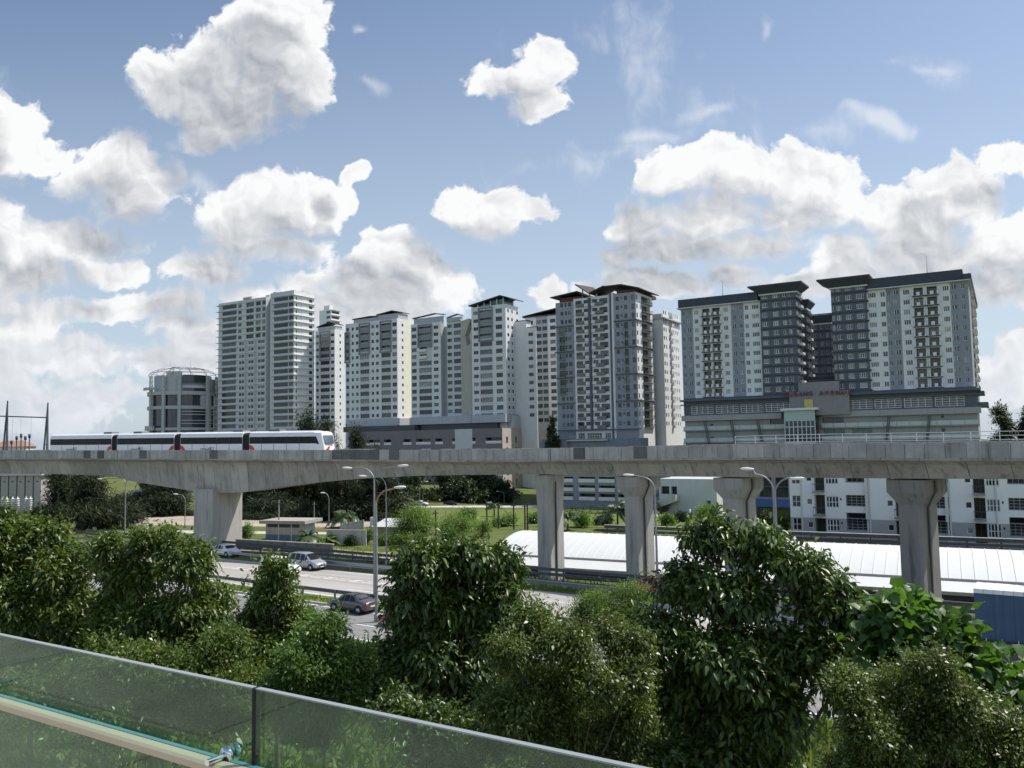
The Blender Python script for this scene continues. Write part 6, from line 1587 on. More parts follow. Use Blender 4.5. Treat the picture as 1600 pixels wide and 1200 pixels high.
# ------------------------------------------------------------------ station platform edge with the glass balustrade
def balustrade():
    A, B_ = at(397, 1075, 1) , None
    zt = H - .50
    pj = gp(397, 1075, zt); pl = gp(0, 990, zt); pr = gp(1010, 1200, zt)
    d = (pr - pl); d.z = 0; d.normalize(); n = Vector((-d.y, d.x, 0)); th = math.atan2(d.y, d.x); zf = H - 1.62
    # platform: tiled slab with a dark drain line, behind and below the camera
    m = bpy.data.materials.new('platform_tiles'); m.use_nodes = True; g = NG(m.node_tree); bs = g.n['Principled BSDF']; MATS['platform_tiles'] = m
    tc = g.node('ShaderNodeTexCoord').outputs['Object']
    br = g.node('ShaderNodeTexBrick', offset=0.0); g.put(br.inputs['Vector'], tc); br.inputs['Scale'].default_value = 1.0; br.inputs['Brick Width'].default_value = 2.6; br.inputs['Row Height'].default_value = 1.9; br.inputs['Mortar Size'].default_value = .012
    br.inputs['Color1'].default_value = col(.46, .44, .37); br.inputs['Color2'].default_value = col(.41, .395, .335); br.inputs['Mortar'].default_value = col(.24, .23, .20)
    k = g.mapr(g.noise(tc, 2.5, 5, .6), .3, .7, .86, 1.1); g.put(bs.inputs['Base Color'], g.vec('SCALE', br.outputs[0], scale=k)); bs.inputs['Roughness'].default_value = .6
    pf = thing('station_platform', 'tiled station walkway behind the glass balustrade at the lower left corner', 'walkway', Vector((pj.x, pj.y, 0)), th)
    b = MB(); b.box(-50, 70, -13.6, .16, zf - .35, zf); b.build('floor', m, pf)
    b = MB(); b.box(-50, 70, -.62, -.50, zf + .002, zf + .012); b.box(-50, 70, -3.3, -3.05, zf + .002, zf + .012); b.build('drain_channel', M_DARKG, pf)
    b = MB()
    b.box(-50, 70, -13.4, -13, zf + .003, zf + 4.2); b.build('back_wall', pm('grey_station_wall', (.30, .29, .26), .8, .1, .5, streak=.3), pf)
    b = MB(); b.box(-50, 70, -.05, .17, zf - .9, zf - .352); b.build('edge_beam', M_CONCD, pf)
    b = MB()
    for x in (-11, -4.5, 4, 10): b.box(x - .4, x + .4, -4, -3.2, 0, zf - .352)
    b.build('column', M_CONCD, pf)
    # glass
    mg = bpy.data.materials.new('tinted_balustrade_glass'); mg.use_nodes = True; g = NG(mg.node_tree); g.n.clear(); MATS['tinted_balustrade_glass'] = mg
    out = g.node('ShaderNodeOutputMaterial'); tr = g.node('ShaderNodeBsdfTransparent'); gl = g.node('ShaderNodeBsdfGlossy'); mx = g.node('ShaderNodeMixShader')
    tr.inputs[0].default_value = col(.76, .91, .83); gl.inputs['Roughness'].default_value = .004; gl.inputs[0].default_value = col(.70, .80, .72)
    fr = g.node('ShaderNodeLayerWeight')
    g.put(mx.inputs[0], g.math('MULTIPLY_ADD', g.math('POWER', fr.outputs['Facing'], 4.0), .8, .062)); g.l.new(tr.outputs[0], mx.inputs[1]); g.l.new(gl.outputs[0], mx.inputs[2]); g.l.new(mx.outputs[0], out.inputs[0])
    me_ = pm('frosted_glass_edge', (.25, .28, .28), .3, .05, 3, spec=.5)
    root = thing('glass_balustrade', 'tinted glass balustrade with tan handrail crossing the lower left corner', 'balustrade', Vector((pj.x, pj.y, 0)), th)
    gap = .011; Lp = 1.9; x = gap / 2
    spans = [(-gap / 2 - Lp, -gap / 2), (-gap * 1.5 - 2 * Lp, -gap * 1.5 - Lp), (gap / 2, gap / 2 + Lp), (gap * 1.5 + Lp, gap * 1.5 + 2 * Lp)]
    for a, c in spans:
        b = MB(); b.box(a, c, 0, .0115, zf + .02, zt - .003); pane = b.build('glass_panel', mg, root)
        b = MB(); b.box(a, c, -.0005, .012, zt - .0028, zt); b.build('top_edge', me_, pane)
    b = MB()
    for c in (0, -gap - Lp, gap + Lp): b.box(c - gap / 2 + .0005, c + gap / 2 - .0005, -.001, .0125, zf + .02, zt - .001)
    b.build('joint_strip', M_BLACK, root)
    # handrail on steel brackets, inside the glass
    zr = H - .662; q0 = gp(0, 1098, zr); q1 = gp(335, 1190, zr)
    r0 = Vector((q0 - pj).to_tuple()); off = (q0 - pj).dot(n); off2 = (q1 - pj).dot(n); off = min(-.028, (off + off2) / 2)
    m_t = pm('tan_timber_handrail', (.60, .47, .34), .5, .1, 1.2, spec=.4); m_teal = pm('teal_rail_reflection', (.14, .30, .33), .3, .05, spec=.5)
    b = MB(); 
    w, h = .017, .009
    prof = [(off - w, zr - h), (off + w * .9, zr - h), (off + w, zr - h * .4), (off + w * .9, zr + h * .7), (off + w * .5, zr + h), (off - w * .6, zr + h), (off - w, zr + h * .5)]
    b.loft([[(xx, y, z) for y, z in prof] for xx in (-6, 5)], 0); b.build('handrail', m_t, root, True)
    b = MB(); b.box(-6, 5, off + w * 1.02, off + w * 1.02 + .011, zr - h, zr + h * .8); b.build('handrail_reflection', m_teal, root)  # teal strip coloured as the rail's reflection in the green glass
    m_ch = pm('chrome_fitting', (.75, .75, .75), .08, .02, metal=1.0)
    for x in (-.075, -1.05, -2.0, 1.05, 2.0):
        b = MB(); z_ = zr + .016; b.tube([(x, off * 2.0, z_), (x, off, z_), (x, -.010, z_)], [.007, .007, .007], 10); b.lathe([(.001, -.012), (.017, -.012), (.017, -.001), (.001, -.001)], (x, 0, z_), 20, 0, 'Y'); b.lathe([(.001, .0125), (.019, .0125), (.016, .020), (.001, .020)], (x, 0, z_), 20, 0, 'Y'); b.build('rail_bracket', m_ch, root)
balustrade()

# ------------------------------------------------------------------ foliage
RNG = np.random.default_rng(5)
def leaf_mat(name, c1, c2, c3, rough=.38, trans=.25, spec=.5):
    m = bpy.data.materials.new(name); m.use_nodes = True; g = NG(m.node_tree); MATS[name] = m
    b = g.n['Principled BSDF']; out = g.n['Material Output']
    ri = g.node('ShaderNodeNewGeometry').outputs['Random Per Island']
    tc = g.node('ShaderNodeTexCoord').outputs['Object']
    c = g.mix(g.mapr(ri, 0, .75, smooth=False), col(*c1), col(*c2)); c = g.mix(g.mapr(ri, .86, 1.0), c, col(*c3))
    k = g.mapr(g.noise(tc, .8, 3, .55), .3, .7, .75, 1.25, smooth=False)
    c = g.vec('SCALE', c, scale=k)
    g.put(b.inputs['Base Color'], c); b.inputs['Roughness'].default_value = rough; b.inputs['Specular IOR Level'].default_value = spec
    t = g.node('ShaderNodeBsdfTranslucent'); g.put(t.inputs[0], g.vec('MULTIPLY', c, (1.9, 2.1, .8)))
    mx = g.node('ShaderNodeMixShader'); mx.inputs[0].default_value = trans
    g.l.new(b.outputs[0], mx.inputs[1]); g.l.new(t.outputs[0], mx.inputs[2]); g.l.new(mx.outputs[0], out.inputs[0])
    return m
def unit(a): return a / np.maximum(np.linalg.norm(a, axis=1, keepdims=True), 1e-6)
def leaves(P, D, U, L, Wd, style):
    D = unit(D); S = unit(np.cross(D, U)); N = np.cross(S, D); n = len(P); L = L[:, None]; w = Wd[:, None] * .5
    if style == 'blade':      # one bent quad
        V = np.stack([P, P + D * L * .5 + S * w + N * w * .3, P + D * L - np.array([0, 0, .12]) * L, P + D * L * .5 - S * w + N * w * .3], 1); F = np.array([[0, 1, 2, 3]])
        tri = [(0, 1, 2, 3)]
    elif style == 'round':
        f = .35
        V = np.stack([P, P + D * L * .12 + S * w * .9 + N * w * f, P + D * L * .55 + S * w + N * w * f, P + D * L - np.array([0, 0, .2]) * L, P + D * L * .55 - S * w + N * w * f, P + D * L * .12 - S * w * .9 + N * w * f, P + D * L * .5], 1)
        tri = [(0, 1, 2, 6), (6, 2, 3), (0, 6, 4, 5), (6, 3, 4)]
    else:                     # pointed, folded along the midrib, tip hanging
        f = .38; g_ = np.array([0, 0, -1.0])
        V = np.stack([P, P + D * L * .28 + S * w * .85 + N * w * f, P + D * L * .62 + S * w * .8 + N * w * f + g_ * L * .05, P + D * L * .96 + g_ * L * .22, P + D * L * .62 - S * w * .8 + N * w * f + g_ * L * .05, P + D * L * .28 - S * w * .85 + N * w * f, P + D * L * .55 + g_ * L * .03], 1)
        tri = [(0, 1, 2, 6), (6, 2, 3), (0, 6, 4, 5), (6, 3, 4)]
    return V, tri
def leaf_mesh(name, chunks, mat):
    vs = []; li = []; ls = []; lt = []; off = 0; pos = 0
    for V, tri in chunks:
        n, k, _ = V.shape; vs.append(V.reshape(-1, 3)); base = (np.arange(n) * k + off)[:, None]
        idx = np.concatenate([np.array(t) for t in tri])[None, :] + base
        li.append(idx.reshape(-1)); cnt = np.array([len(t) for t in tri]); cn = np.tile(cnt, n); lt.append(cn)
        off += n * k
    V = np.concatenate(vs); LI = np.concatenate(li); LT = np.concatenate(lt); LS = np.concatenate([[0], np.cumsum(LT)[:-1]])
    me = bpy.data.meshes.new(name); me.vertices.add(len(V)); me.vertices.foreach_set('co', V.astype(np.float32).reshape(-1))
    me.loops.add(len(LI)); me.loops.foreach_set('vertex_index', LI.astype(np.int32))
    me.polygons.add(len(LT)); me.polygons.foreach_set('loop_start', LS.astype(np.int32)); me.polygons.foreach_set('loop_total', LT.astype(np.int32))
    me.update(calc_edges=True); me.materials.append(mat); return me
def crown(lobes, nclus, per, Lr, asp, droop, style, spread=.45, inner=.5):
    """lobes: (cx,cy,cz,rx,ry,rz). Clusters sit towards the outside of the lobes, leaves hang around each twig end."""
    lob = np.array(lobes); vol = (lob[:, 3] * lob[:, 4] * lob[:, 5]) ** (2 / 3); pr = vol / vol.sum()
    C0 = []; D0 = []
    while len(C0) < nclus:
        i = RNG.choice(len(lob), p=pr); d = RNG.normal(size=3); d[2] += .25; d /= np.linalg.norm(d)
        r = inner + (1.06 - inner) * RNG.random() ** .6
        p = lob[i, :3] + d * lob[i, 3:] * r
        q = (p - lob[:, :3]) / lob[:, 3:]; dist = np.linalg.norm(q, axis=1); dist[i] = 9
        if dist.min() < .55 and RNG.random() < .8: continue
        C0.append(p); D0.append(d)
    C0 = np.array(C0); D0 = np.array(D0)
    n = nclus * per; ci = np.repeat(np.arange(nclus), per); s = Lr[1]
    out = D0[ci]; tw = unit(out + np.array([0, 0, .25]) + RNG.normal(size=(nclus, 3))[ci] * .5)
    t = RNG.random(n)[:, None]
    P = C0[ci] + tw * (t - .7) * s * spread * 6 + RNG.normal(size=(n, 3)) * s * spread
    D = unit(out * .7 + tw * .5 + RNG.normal(size=(n, 3)) * .75 + np.array([0, 0, -droop]))
    U = unit(np.array([0, 0, 1.0]) + out * .5 + RNG.normal(size=(n, 3)) * .45)
    sc = (RNG.random(nclus) * .4 + .8)[ci]
    L = (Lr[0] + (Lr[1] - Lr[0]) * RNG.random(n)) * sc
    return leaves(P, D, U, L, L * asp * (.8 + .4 * RNG.random(n)), style), C0
M_BARK = pm('grey_brown_bark', (.12, .10, .08), .95, .25, 4, bump=.5)
def limbs(base, lobes, twigs, r0, fork):
    b = MB(); base = Vector(base); top = Vector((fork[0], fork[1], fork[2]))
    mid = base.lerp(top, .5) + Vector((rnd.uniform(-.1, .1), rnd.uniform(-.1, .1), 0))
    b.tube([base, base.lerp(mid, .15), mid, top], [r0 * 1.35, r0, r0 * .8, r0 * .62], 8)
    for l in lobes:
        c = Vector(l[:3]); m = top.lerp(c, .5) + Vector((rnd.uniform(-.2, .2), rnd.uniform(-.2, .2), -.15 * (c - top).length * .3))
        b.tube([top, m, c], [r0 * .5, r0 * .34, r0 * .16], 6)
    k = max(1, len(twigs) // 70)
    for p in twigs[::k]:
        p = Vector(p); l = min(lobes, key=lambda q: (Vector(q[:3]) - p).length); c = Vector(l[:3])
        b.tube([c, c.lerp(p, .55) + Vector((0, 0, .05)), p], [r0 * .13, r0 * .08, r0 * .03], 4, cap=False)
    return b
def tree_px(name, label, cat, lob, Y, nclus, per, Lr, asp, droop, style, mat, r0=.12, base=None, group=None, inner=.5, spread=.45, depth=.95, dscatter=.6):
    L3 = []
    for (px, py, rx, ry) in lob:
        y = Y + RNG.uniform(-dscatter, dscatter); c = at(px, py, y); s = y / FPX
        L3.append((c.x, c.y, c.z, rx * s, (rx + ry) / 2 * s * depth, ry * s))
    sub_ = []
    for l in L3:                  # each big lump breaks into smaller boughs with gaps between
        for k in range(6):
            d = RNG.normal(size=3); d[2] = abs(d[2]) * .8 - .15; d /= np.linalg.norm(d); f = RNG.uniform(.45, .72); q = RNG.uniform(.34, .52)
            sub_.append((l[0] + d[0] * l[3] * f, l[1] + d[1] * l[4] * f, l[2] + d[2] * l[5] * f, l[3] * q, l[4] * q, l[5] * q))
    core = L3; L3 = [(l[0], l[1], l[2], l[3] * .62, l[4] * .62, l[5] * .62) for l in L3] + sub_
    cx = sum(l[0] for l in L3) / len(L3); cy = sum(l[1] for l in L3) / len(L3)
    zlow = min(l[2] for l in L3); bz = 0.0
    root = thing(name, label, cat, (cx, cy, bz), 0, group); o = np.array([cx, cy, bz])
    Ll = [(l[0] - cx, l[1] - cy, l[2] - bz) + tuple(l[3:]) for l in L3]
    ch, tw = crown(Ll, nclus, per, Lr, asp, droop, style, spread, inner)
    fork = (0.0, 0.0, max(.3, (zlow - bz) * .92)) if not base else base
    lm = limbs((0, 0, -.1), Ll[:len(core)], tw, r0, fork); lm.build('trunk', M_BARK, root)
    link('crown', leaf_mesh('crown', [ch], mat), root)
    return root
LM_BIG = leaf_mat('dark_glossy_leaf', (.044, .078, .016), (.076, .120, .024), (.18, .22, .045), .36, .22)
LM_TEAK = leaf_mat('broad_green_leaf', (.060, .098, .019), (.105, .150, .028), (.21, .24, .055), .38, .25)
LM_VINE = leaf_mat('bright_vine_leaf', (.05, .11, .026), (.075, .145, .03), (.13, .21, .05), .45, .35)
LM_SMALL = leaf_mat('small_olive_leaf', (.065, .098, .022), (.11, .145, .032), (.20, .21, .055), .4, .25)
LM_LIGHT = leaf_mat('fresh_green_leaf', (.06, .12, .025), (.10, .17, .035), (.20, .26, .06), .42, .3)
LM_FEATH = leaf_mat('feathery_green_leaf', (.09, .15, .03), (.13, .20, .045), (.20, .25, .07), .5, .35)
LM_CAS = leaf_mat('casuarina_needle', (.022, .034, .018), (.04, .052, .026), (.075, .085, .04), .6, .12, .2)
LM_FAR = leaf_mat('far_dark_leaf', (.02, .036, .014), (.035, .058, .02), (.06, .09, .03), .5, .12, .3)
tree_px('broadleaf_tree', 'leafy tree with pale green tips at the left edge of the view', 'tree', [(50, 848, 62, 48), (15, 905, 60, 66), (105, 885, 55, 52), (60, 960, 85, 65), (-30, 850, 60, 60), (128, 955, 50, 55), (30, 1040, 90, 60), (120, 1030, 60, 55)], 37, 2000, 13, (.22, .34), .42, .35, 'leaf', LM_TEAK, .16)
tree_px('broadleaf_tree', 'dark rounded tree with a knobbly top in front of the broad pier', 'tree', [(245, 848, 42, 36), (200, 905, 55, 52), (300, 890, 45, 46), (165, 872, 36, 38), (330, 950, 34, 58), (250, 965, 75, 58), (180, 985, 55, 58), (290, 1030, 58, 55), (225, 1060, 70, 50)], 35, 2100, 13, (.20, .31), .42, .45, 'leaf', LM_TEAK, .15)
tree_px('broadleaf_tree', 'small pointed tree in front of the white van and the carriageway', 'tree', [(434, 898, 26, 24), (431, 932, 48, 38), (472, 970, 34, 34), (398, 985, 42, 38), (440, 1000, 55, 46), (420, 1050, 60, 50), (480, 1030, 40, 40)], 32, 1300, 13, (.17, .28), .42, .35, 'leaf', LM_TEAK, .12)
tree_px('broadleaf_tree', 'large dark tree with drooping leaves at the centre, right of the lamp posts', 'tree', [(715, 872, 52, 40), (662, 890, 46, 42), (772, 890, 42, 42), (640, 960, 44, 55), (792, 945, 34, 50), (715, 955, 68, 60), (640, 1030, 50, 50), (772, 1015, 48, 50), (700, 1045, 80, 60), (715, 1110, 90, 46)], 27, 2300, 13, (.19, .31), .42, .8, 'leaf', LM_BIG, .17, inner=.35)
tree_px('broadleaf_tree', 'biggest dark tree with hanging glossy leaves, right of centre in front of the white roof', 'tree', [(1112, 845, 46, 40), (1180, 855, 46, 42), (1252, 892, 55, 42), (1062, 915, 46, 46), (1150, 935, 75, 60), (1292, 935, 48, 46), (1040, 1000, 52, 58), (1130, 1030, 85, 68), (1250, 1015, 75, 62), (1332, 965, 40, 42), (1070, 1100, 86, 68), (1200, 1120, 95, 68), (1310, 1065, 56, 58), (1150, 1190, 135, 60)], 22, 3000, 13, (.18, .29), .42, .8, 'leaf', LM_BIG, .18, inner=.35)
tree_px('creeper_bush', 'mound of large round bright green creeper leaves beside the blue truck', 'creeper', [(1398, 962, 38, 24), (1448, 972, 40, 28), (1385, 1005, 46, 40), (1482, 1005, 34, 38), (1530, 1045, 30, 30), (1560, 1085, 30, 32), (1440, 1045, 60, 40), (1605, 1075, 36, 34), (1510, 1090, 50, 40)], 19.5, 520, 9, (.20, .34), .95, .35, 'round', LM_VINE, .06, inner=.7)
tree_px('leafy_shrub', 'large olive shrub of small shiny leaves in the lower right corner', 'shrub', [(1345, 1140, 50, 56), (1330, 1220, 60, 50), (1325, 1080, 34, 40), (1450, 1048, 52, 40), (1402, 1095, 50, 46), (1502, 1095, 52, 46), (1440, 1150, 88, 58), (1552, 1145, 64, 52), (1382, 1185, 66, 48), (1592, 1195, 60, 50), (1490, 1225, 100, 50)], 15, 2300, 26, (.06, .10), .5, .25, 'blade', LM_SMALL, .05, spread=.8)
tree_px('leafy_shrub', 'tall open shrub with small hanging leaves between the two largest trees', 'shrub', [(840, 985, 48, 42), (802, 1030, 48, 50), (890, 1010, 48, 46), (948, 995, 38, 42), (862, 1080, 78, 58), (802, 1110, 58, 58), (932, 1075, 54, 56), (872, 1150, 88, 58), (975, 1135, 46, 60), (940, 1200, 80, 50), (988, 1062, 40, 50), (1000, 1010, 26, 36)], 20, 2500, 24, (.08, .14), .42, .6, 'blade', LM_SMALL, .06, spread=.75, inner=.25)
tree_px('feathery_shrub', 'light green feathery shrub in front of the slip road, left of the biggest tree', 'shrub', [(928, 938, 36, 14), (986, 926, 32, 16), (905, 956, 38, 14), (962, 955, 48, 24), (990, 965, 30, 36), (940, 985, 50, 30)], 24, 800, 28, (.06, .10), .30, .2, 'blade', LM_FEATH, .05, spread=.9, inner=.4)
tree_px('leafy_shrub', 'fresh green shrub spilling over the right half of the balustrade top, below the dark saloon', 'shrub', [(502, 990, 40, 34), (480, 1040, 56, 46), (542, 1035, 46, 42), (450, 1085, 52, 42), (522, 1090, 68, 48), (588, 1085, 36, 46), (480, 1130, 80, 40)], 26, 1700, 20, (.11, .18), .45, .3, 'blade', LM_LIGHT, .07, spread=.7)
tree_px('leafy_shrub', 'dense dark green shrub mass along the balustrade under the leftmost trees', 'shrub', [(300, 1050, 58, 38), (230, 1035, 58, 46), (155, 1045, 58, 46), (352, 1015, 42, 50), (378, 1075, 46, 36), (100, 1095, 70, 46), (260, 1100, 90, 46), (340, 1120, 80, 40), (30, 1110, 80, 50), (170, 1140, 100, 46)], 28, 2200, 20, (.12, .19), .45, .35, 'blade', LM_TEAK, .07, spread=.7)
tree_px('leafy_shrub', 'low dark undergrowth shrub at the foot of the large centre tree', 'shrub', [(680, 1135, 78, 38), (622, 1115, 46, 38), (765, 1155, 60, 38), (860, 1210, 80, 40), (710, 1180, 90, 40), (1010, 1200, 80, 50)], 21, 900, 14, (.14, .22), .40, .5, 'leaf', LM_BIG, .06)

# ------------------------------------------------------------------ trees beyond the viaduct
def far_tree(label, px, by, ty, wpx, Y=None, mat=None, n=260, Lr=(.5, 1.0), asp=.10, droop=.3, name='casuarina_tree', lobes=9, per=14, crown_from=.25, style='blade', group='casuarinas beyond the viaduct'):
    p = gp(px, by) if Y is None else at(px, by, Y); Y = p.y; z0 = gz(*hw_inv(p)) - .05
    h = at(px, ty, Y).z - z0; w = wpx * Y / FPX
    root = thing(name, label, 'tree', (p.x, p.y, z0), 0, group)
    L = []
    for i in range(lobes):
        t = (i + .5) / lobes; z = h * (crown_from + (1 - crown_from) * t); ww = w * .5 * (1 - .55 * t) * (.55 + .45 * math.sin(math.pi * min(1, t * 1.6 + .2)))
        a = rnd.uniform(0, 6.28); L.append((ww * .75 * math.cos(a), ww * .75 * math.sin(a), z - h * .05, ww * .8, ww * .8, h * (1 - crown_from) / lobes * 1.25))
    ch, tw = crown(L, n, per, Lr, asp, droop, style, .35, .2)
    b = MB(); r = .012 * h + .06; b.tube([(0, 0, 0), (.1, 0, h * .5), (0, 0, h * .95)], [r * 1.2, r * .8, r * .2], 7)
    for l in L: b.tube([(0, 0, l[2] * .85), (l[0], l[1], l[2])], [r * .35, r * .1], 5)
    b.build('trunk', M_BARK, root); link('crown', leaf_mesh('crown', [ch], mat or LM_CAS), root); return root
for px, by, ty, w, lb in ((90, 815, 735, 70, 'casuarina at the far left beside the substation hall'), (151, 828, 738, 95, 'casuarina with bare slim trunk left of the tall double arm lamp'), (118, 812, 742, 60, 'small casuarina between the two left casuarinas'), (232, 800, 742, 70, 'dark tree left of the guard hut lamp'), (272, 803, 728, 80, 'dark tree just left of the broad pier'),
        (395, 798, 716, 80, 'dark casuarina just right of the broad pier'), (424, 803, 712, 95, 'spreading casuarina above the pump house'), (470, 800, 640, 110, 'tallest casuarina, its top rising over the viaduct by the train front'), (505, 800, 655, 90, 'tall casuarina rising over the viaduct right of the train front'), (552, 800, 668, 80, 'tall casuarina whose tip shows left of the parking podium'), (588, 812, 705, 80, 'casuarina behind the double arm median lamp'), (520, 812, 720, 100, 'broad dark casuarina behind the banana plants')):
    far_tree(lb, px, by, ty, w * 1.1, n=760, per=16, Lr=(.6, 1.3), asp=.15, crown_from=.14)
for px, by, ty, w, lb in ((640, 786, 712, 90, 'dark bushy tree behind the white parked cars'), (690, 785, 708, 95, 'dark bushy tree in front of the parking podium, left of the beige corner'), (735, 786, 708, 90, 'dark bushy tree against the beige podium corner'), (770, 786, 722, 60, 'dark bushy tree right at the beige podium corner'), (610, 790, 716, 70, 'dark bushy tree between casuarina and parked cars'), (862, 690, 652, 40, 'dark tree beside the corner tower terrace, above the viaduct')):
    far_tree(lb, px, by, ty, w, Y=(285 if px == 862 else None), mat=LM_FAR, n=700, per=16, Lr=(.6, 1.1), asp=.5, name='broadleaf_tree', crown_from=.1, group='dark trees before the podium')
for px, by, ty, w, lb in ((1572, 700, 632, 75, 'grey green tree top showing over the viaduct at the right edge'), (1610, 700, 640, 60, 'grey green tree cut by the right edge of the view')):
    far_tree(lb, px, by, ty, w, Y=150, mat=LM_FAR, n=1100, per=16, Lr=(.4, .8), asp=.3, name='broadleaf_tree', crown_from=.35, group='trees beyond the right end')
far_tree('spreading tree with forked dark trunk in front of the white ramp building', 1075, 797, 742, 130, mat=LM_FAR, n=360, per=16, Lr=(.3, .6), asp=.3, name='broadleaf_tree', crown_from=.55, group='trees beyond the right end')
# low shrubs and bamboo
def bush(label, px, by, ty, w, mat, name='bush', n=160, per=14, Lr=(.2, .4), asp=.3, group=None, droop=.1, cat='bush', style='blade'):
    p = gp(px, by); h = at(px, ty, p.y).z - p.z; ww = w * p.y / FPX / 2
    root = thing(name, label, cat, (p.x, p.y, p.z), 0, group)
    L = [(rnd.uniform(-.5, .5) * ww, rnd.uniform(-.4, .4) * ww, h * rnd.uniform(.3, .72), ww * .55, ww * .55, h * .33) for _ in range(6)]
    ch, tw = crown(L, n, per, Lr, asp, droop, style, .5, .3)
    b = MB()
    for l in L: b.tube([(l[0] * .2, l[1] * .2, 0), (l[0] * .7, l[1] * .7, l[2] * .6), l[:3]], [.06, .04, .02], 5)
    b.build('stem', M_BARK, root); link('foliage', leaf_mesh('foliage', [ch], mat), root); return root
bush('yellow green bamboo clump left of the dark pole, behind the shrubs', 645, 848, 786, 72, LM_FEATH, 'bamboo_clump', 420, 18, (.35, .7), .14, droop=.4, cat='bamboo')
bush('second lighter bamboo clump right of the dark pole', 712, 845, 806, 60, LM_FEATH, 'bamboo_clump', 260, 16, (.35, .7), .14, droop=.4, cat='bamboo')
bush('bright green dome shaped tree in front of the third pier', 1098, 852, 790, 56, LM_FEATH, 'round_tree', 420, 18, (.18, .35), .3, cat='tree')
bush('bright green shrub beside the left corner of the white flats', 1224, 838, 800, 36, LM_FEATH, 'bush', 260, 16, (.2, .35), .3)
sg = 'shrubs along the far fence'
for px, by, ty, w, mt, lb in ((572, 850, 828, 26, LM_LIGHT, 'green shrub right of the pale garden wall'), (604, 852, 836, 26, LM_FEATH, 'yellowish shrub behind the lamp posts'), (632, 854, 836, 36, LM_LIGHT, 'clipped green shrub in the middle of the fence line'), (660, 856, 834, 36, LM_LIGHT, 'green shrub left of the dark pole'), (548, 853, 838, 16, LM_FAR, 'small dark spiky shrub before the pale wall'), (384, 843, 818, 24, LM_FEATH, 'young yellow green plant right of the broad pier'), (600, 822, 800, 30, LM_FAR, 'dark shrub on the lawn behind the lamp posts'), (700, 850, 826, 40, LM_LIGHT, 'leafy shrub behind the large centre tree'), (752, 838, 812, 40, LM_FEATH, 'pale shrub left of the railway masts'), (520, 851, 838, 20, LM_LIGHT, 'low green shrub before the pale wall')):
    bush(lb, px, by, ty, w, mt, 'shrub', 150, 14, (.16, .34), .35, sg, cat='shrub')
for px, by, ty, w, mt, lb in ((908, 824, 806, 30, LM_LIGHT, 'scrub bush on the lawn right of the first slender pier'), (942, 821, 804, 34, LM_FAR, 'dark scrub bush on the lawn between the first two slender piers'), (1042, 822, 806, 26, LM_LIGHT, 'scrub bush on the lawn just right of the second pier'), (1066, 816, 800, 30, LM_FAR, 'dark scrub bush left of the bright dome shaped tree'), (788, 822, 806, 40, LM_FEATH, 'pale scrub among the railway masts'), (838, 818, 802, 30, LM_LIGHT, 'green scrub by the railway masts, left of the first slender pier'), (730, 812, 798, 36, LM_LIGHT, 'scrub bush on the lawn right of the bamboo clumps'), (1200, 822, 800, 30, LM_FAR, 'dark scrub bush right of the third pier')):
    bush(lb, px, by, ty, w, mt, 'shrub', 170, 14, (.25, .5), .35, 'scrub on the lawn', cat='shrub')
def hedge(label, pa, pb, h, w, mat, n=500):
    a, c = Vector(pa), Vector(pb); d = c - a; d.z = 0; root = thing('hedge', label, 'hedge', (a.x, a.y, (a.z + c.z) / 2), math.atan2(d.y, d.x)); k = max(3, int(d.length / w))
    L = [(d.length * (i + .5) / k, rnd.uniform(-.2, .2), h * .5, d.length / k * .75, w * .5, h * .55 * rnd.uniform(.8, 1.15)) for i in range(k)]
    ch, tw = crown(L, n, 12, (.15, .35), .4, .1, 'blade', .5, .4); link('foliage', leaf_mesh('foliage', [ch], mat), root)
    b = MB(); b.box(0, d.length, -.1, .1, 0, h * .4); b.build('stem', M_BARK, root)
hedge('clipped dark hedge along the service road by the banded car park', gp(870, 803), gp(1090, 803), 2.6, 2.0, LM_FAR, 900)
hedge('long low hedge at the back of the left lawn', gp(480, 810), gp(640, 811), 1.2, 1.8, LM_FAR, 600)
hedge('dark hedge behind the sandy plot right of the broad pier', gp(372, 812), gp(470, 813), 1.2, 1.5, LM_FAR, 400)
hedge('dark hedge behind the sandy plot left of the broad pier', gp(240, 805), gp(310, 806), 1.3, 1.5, LM_FAR, 350)
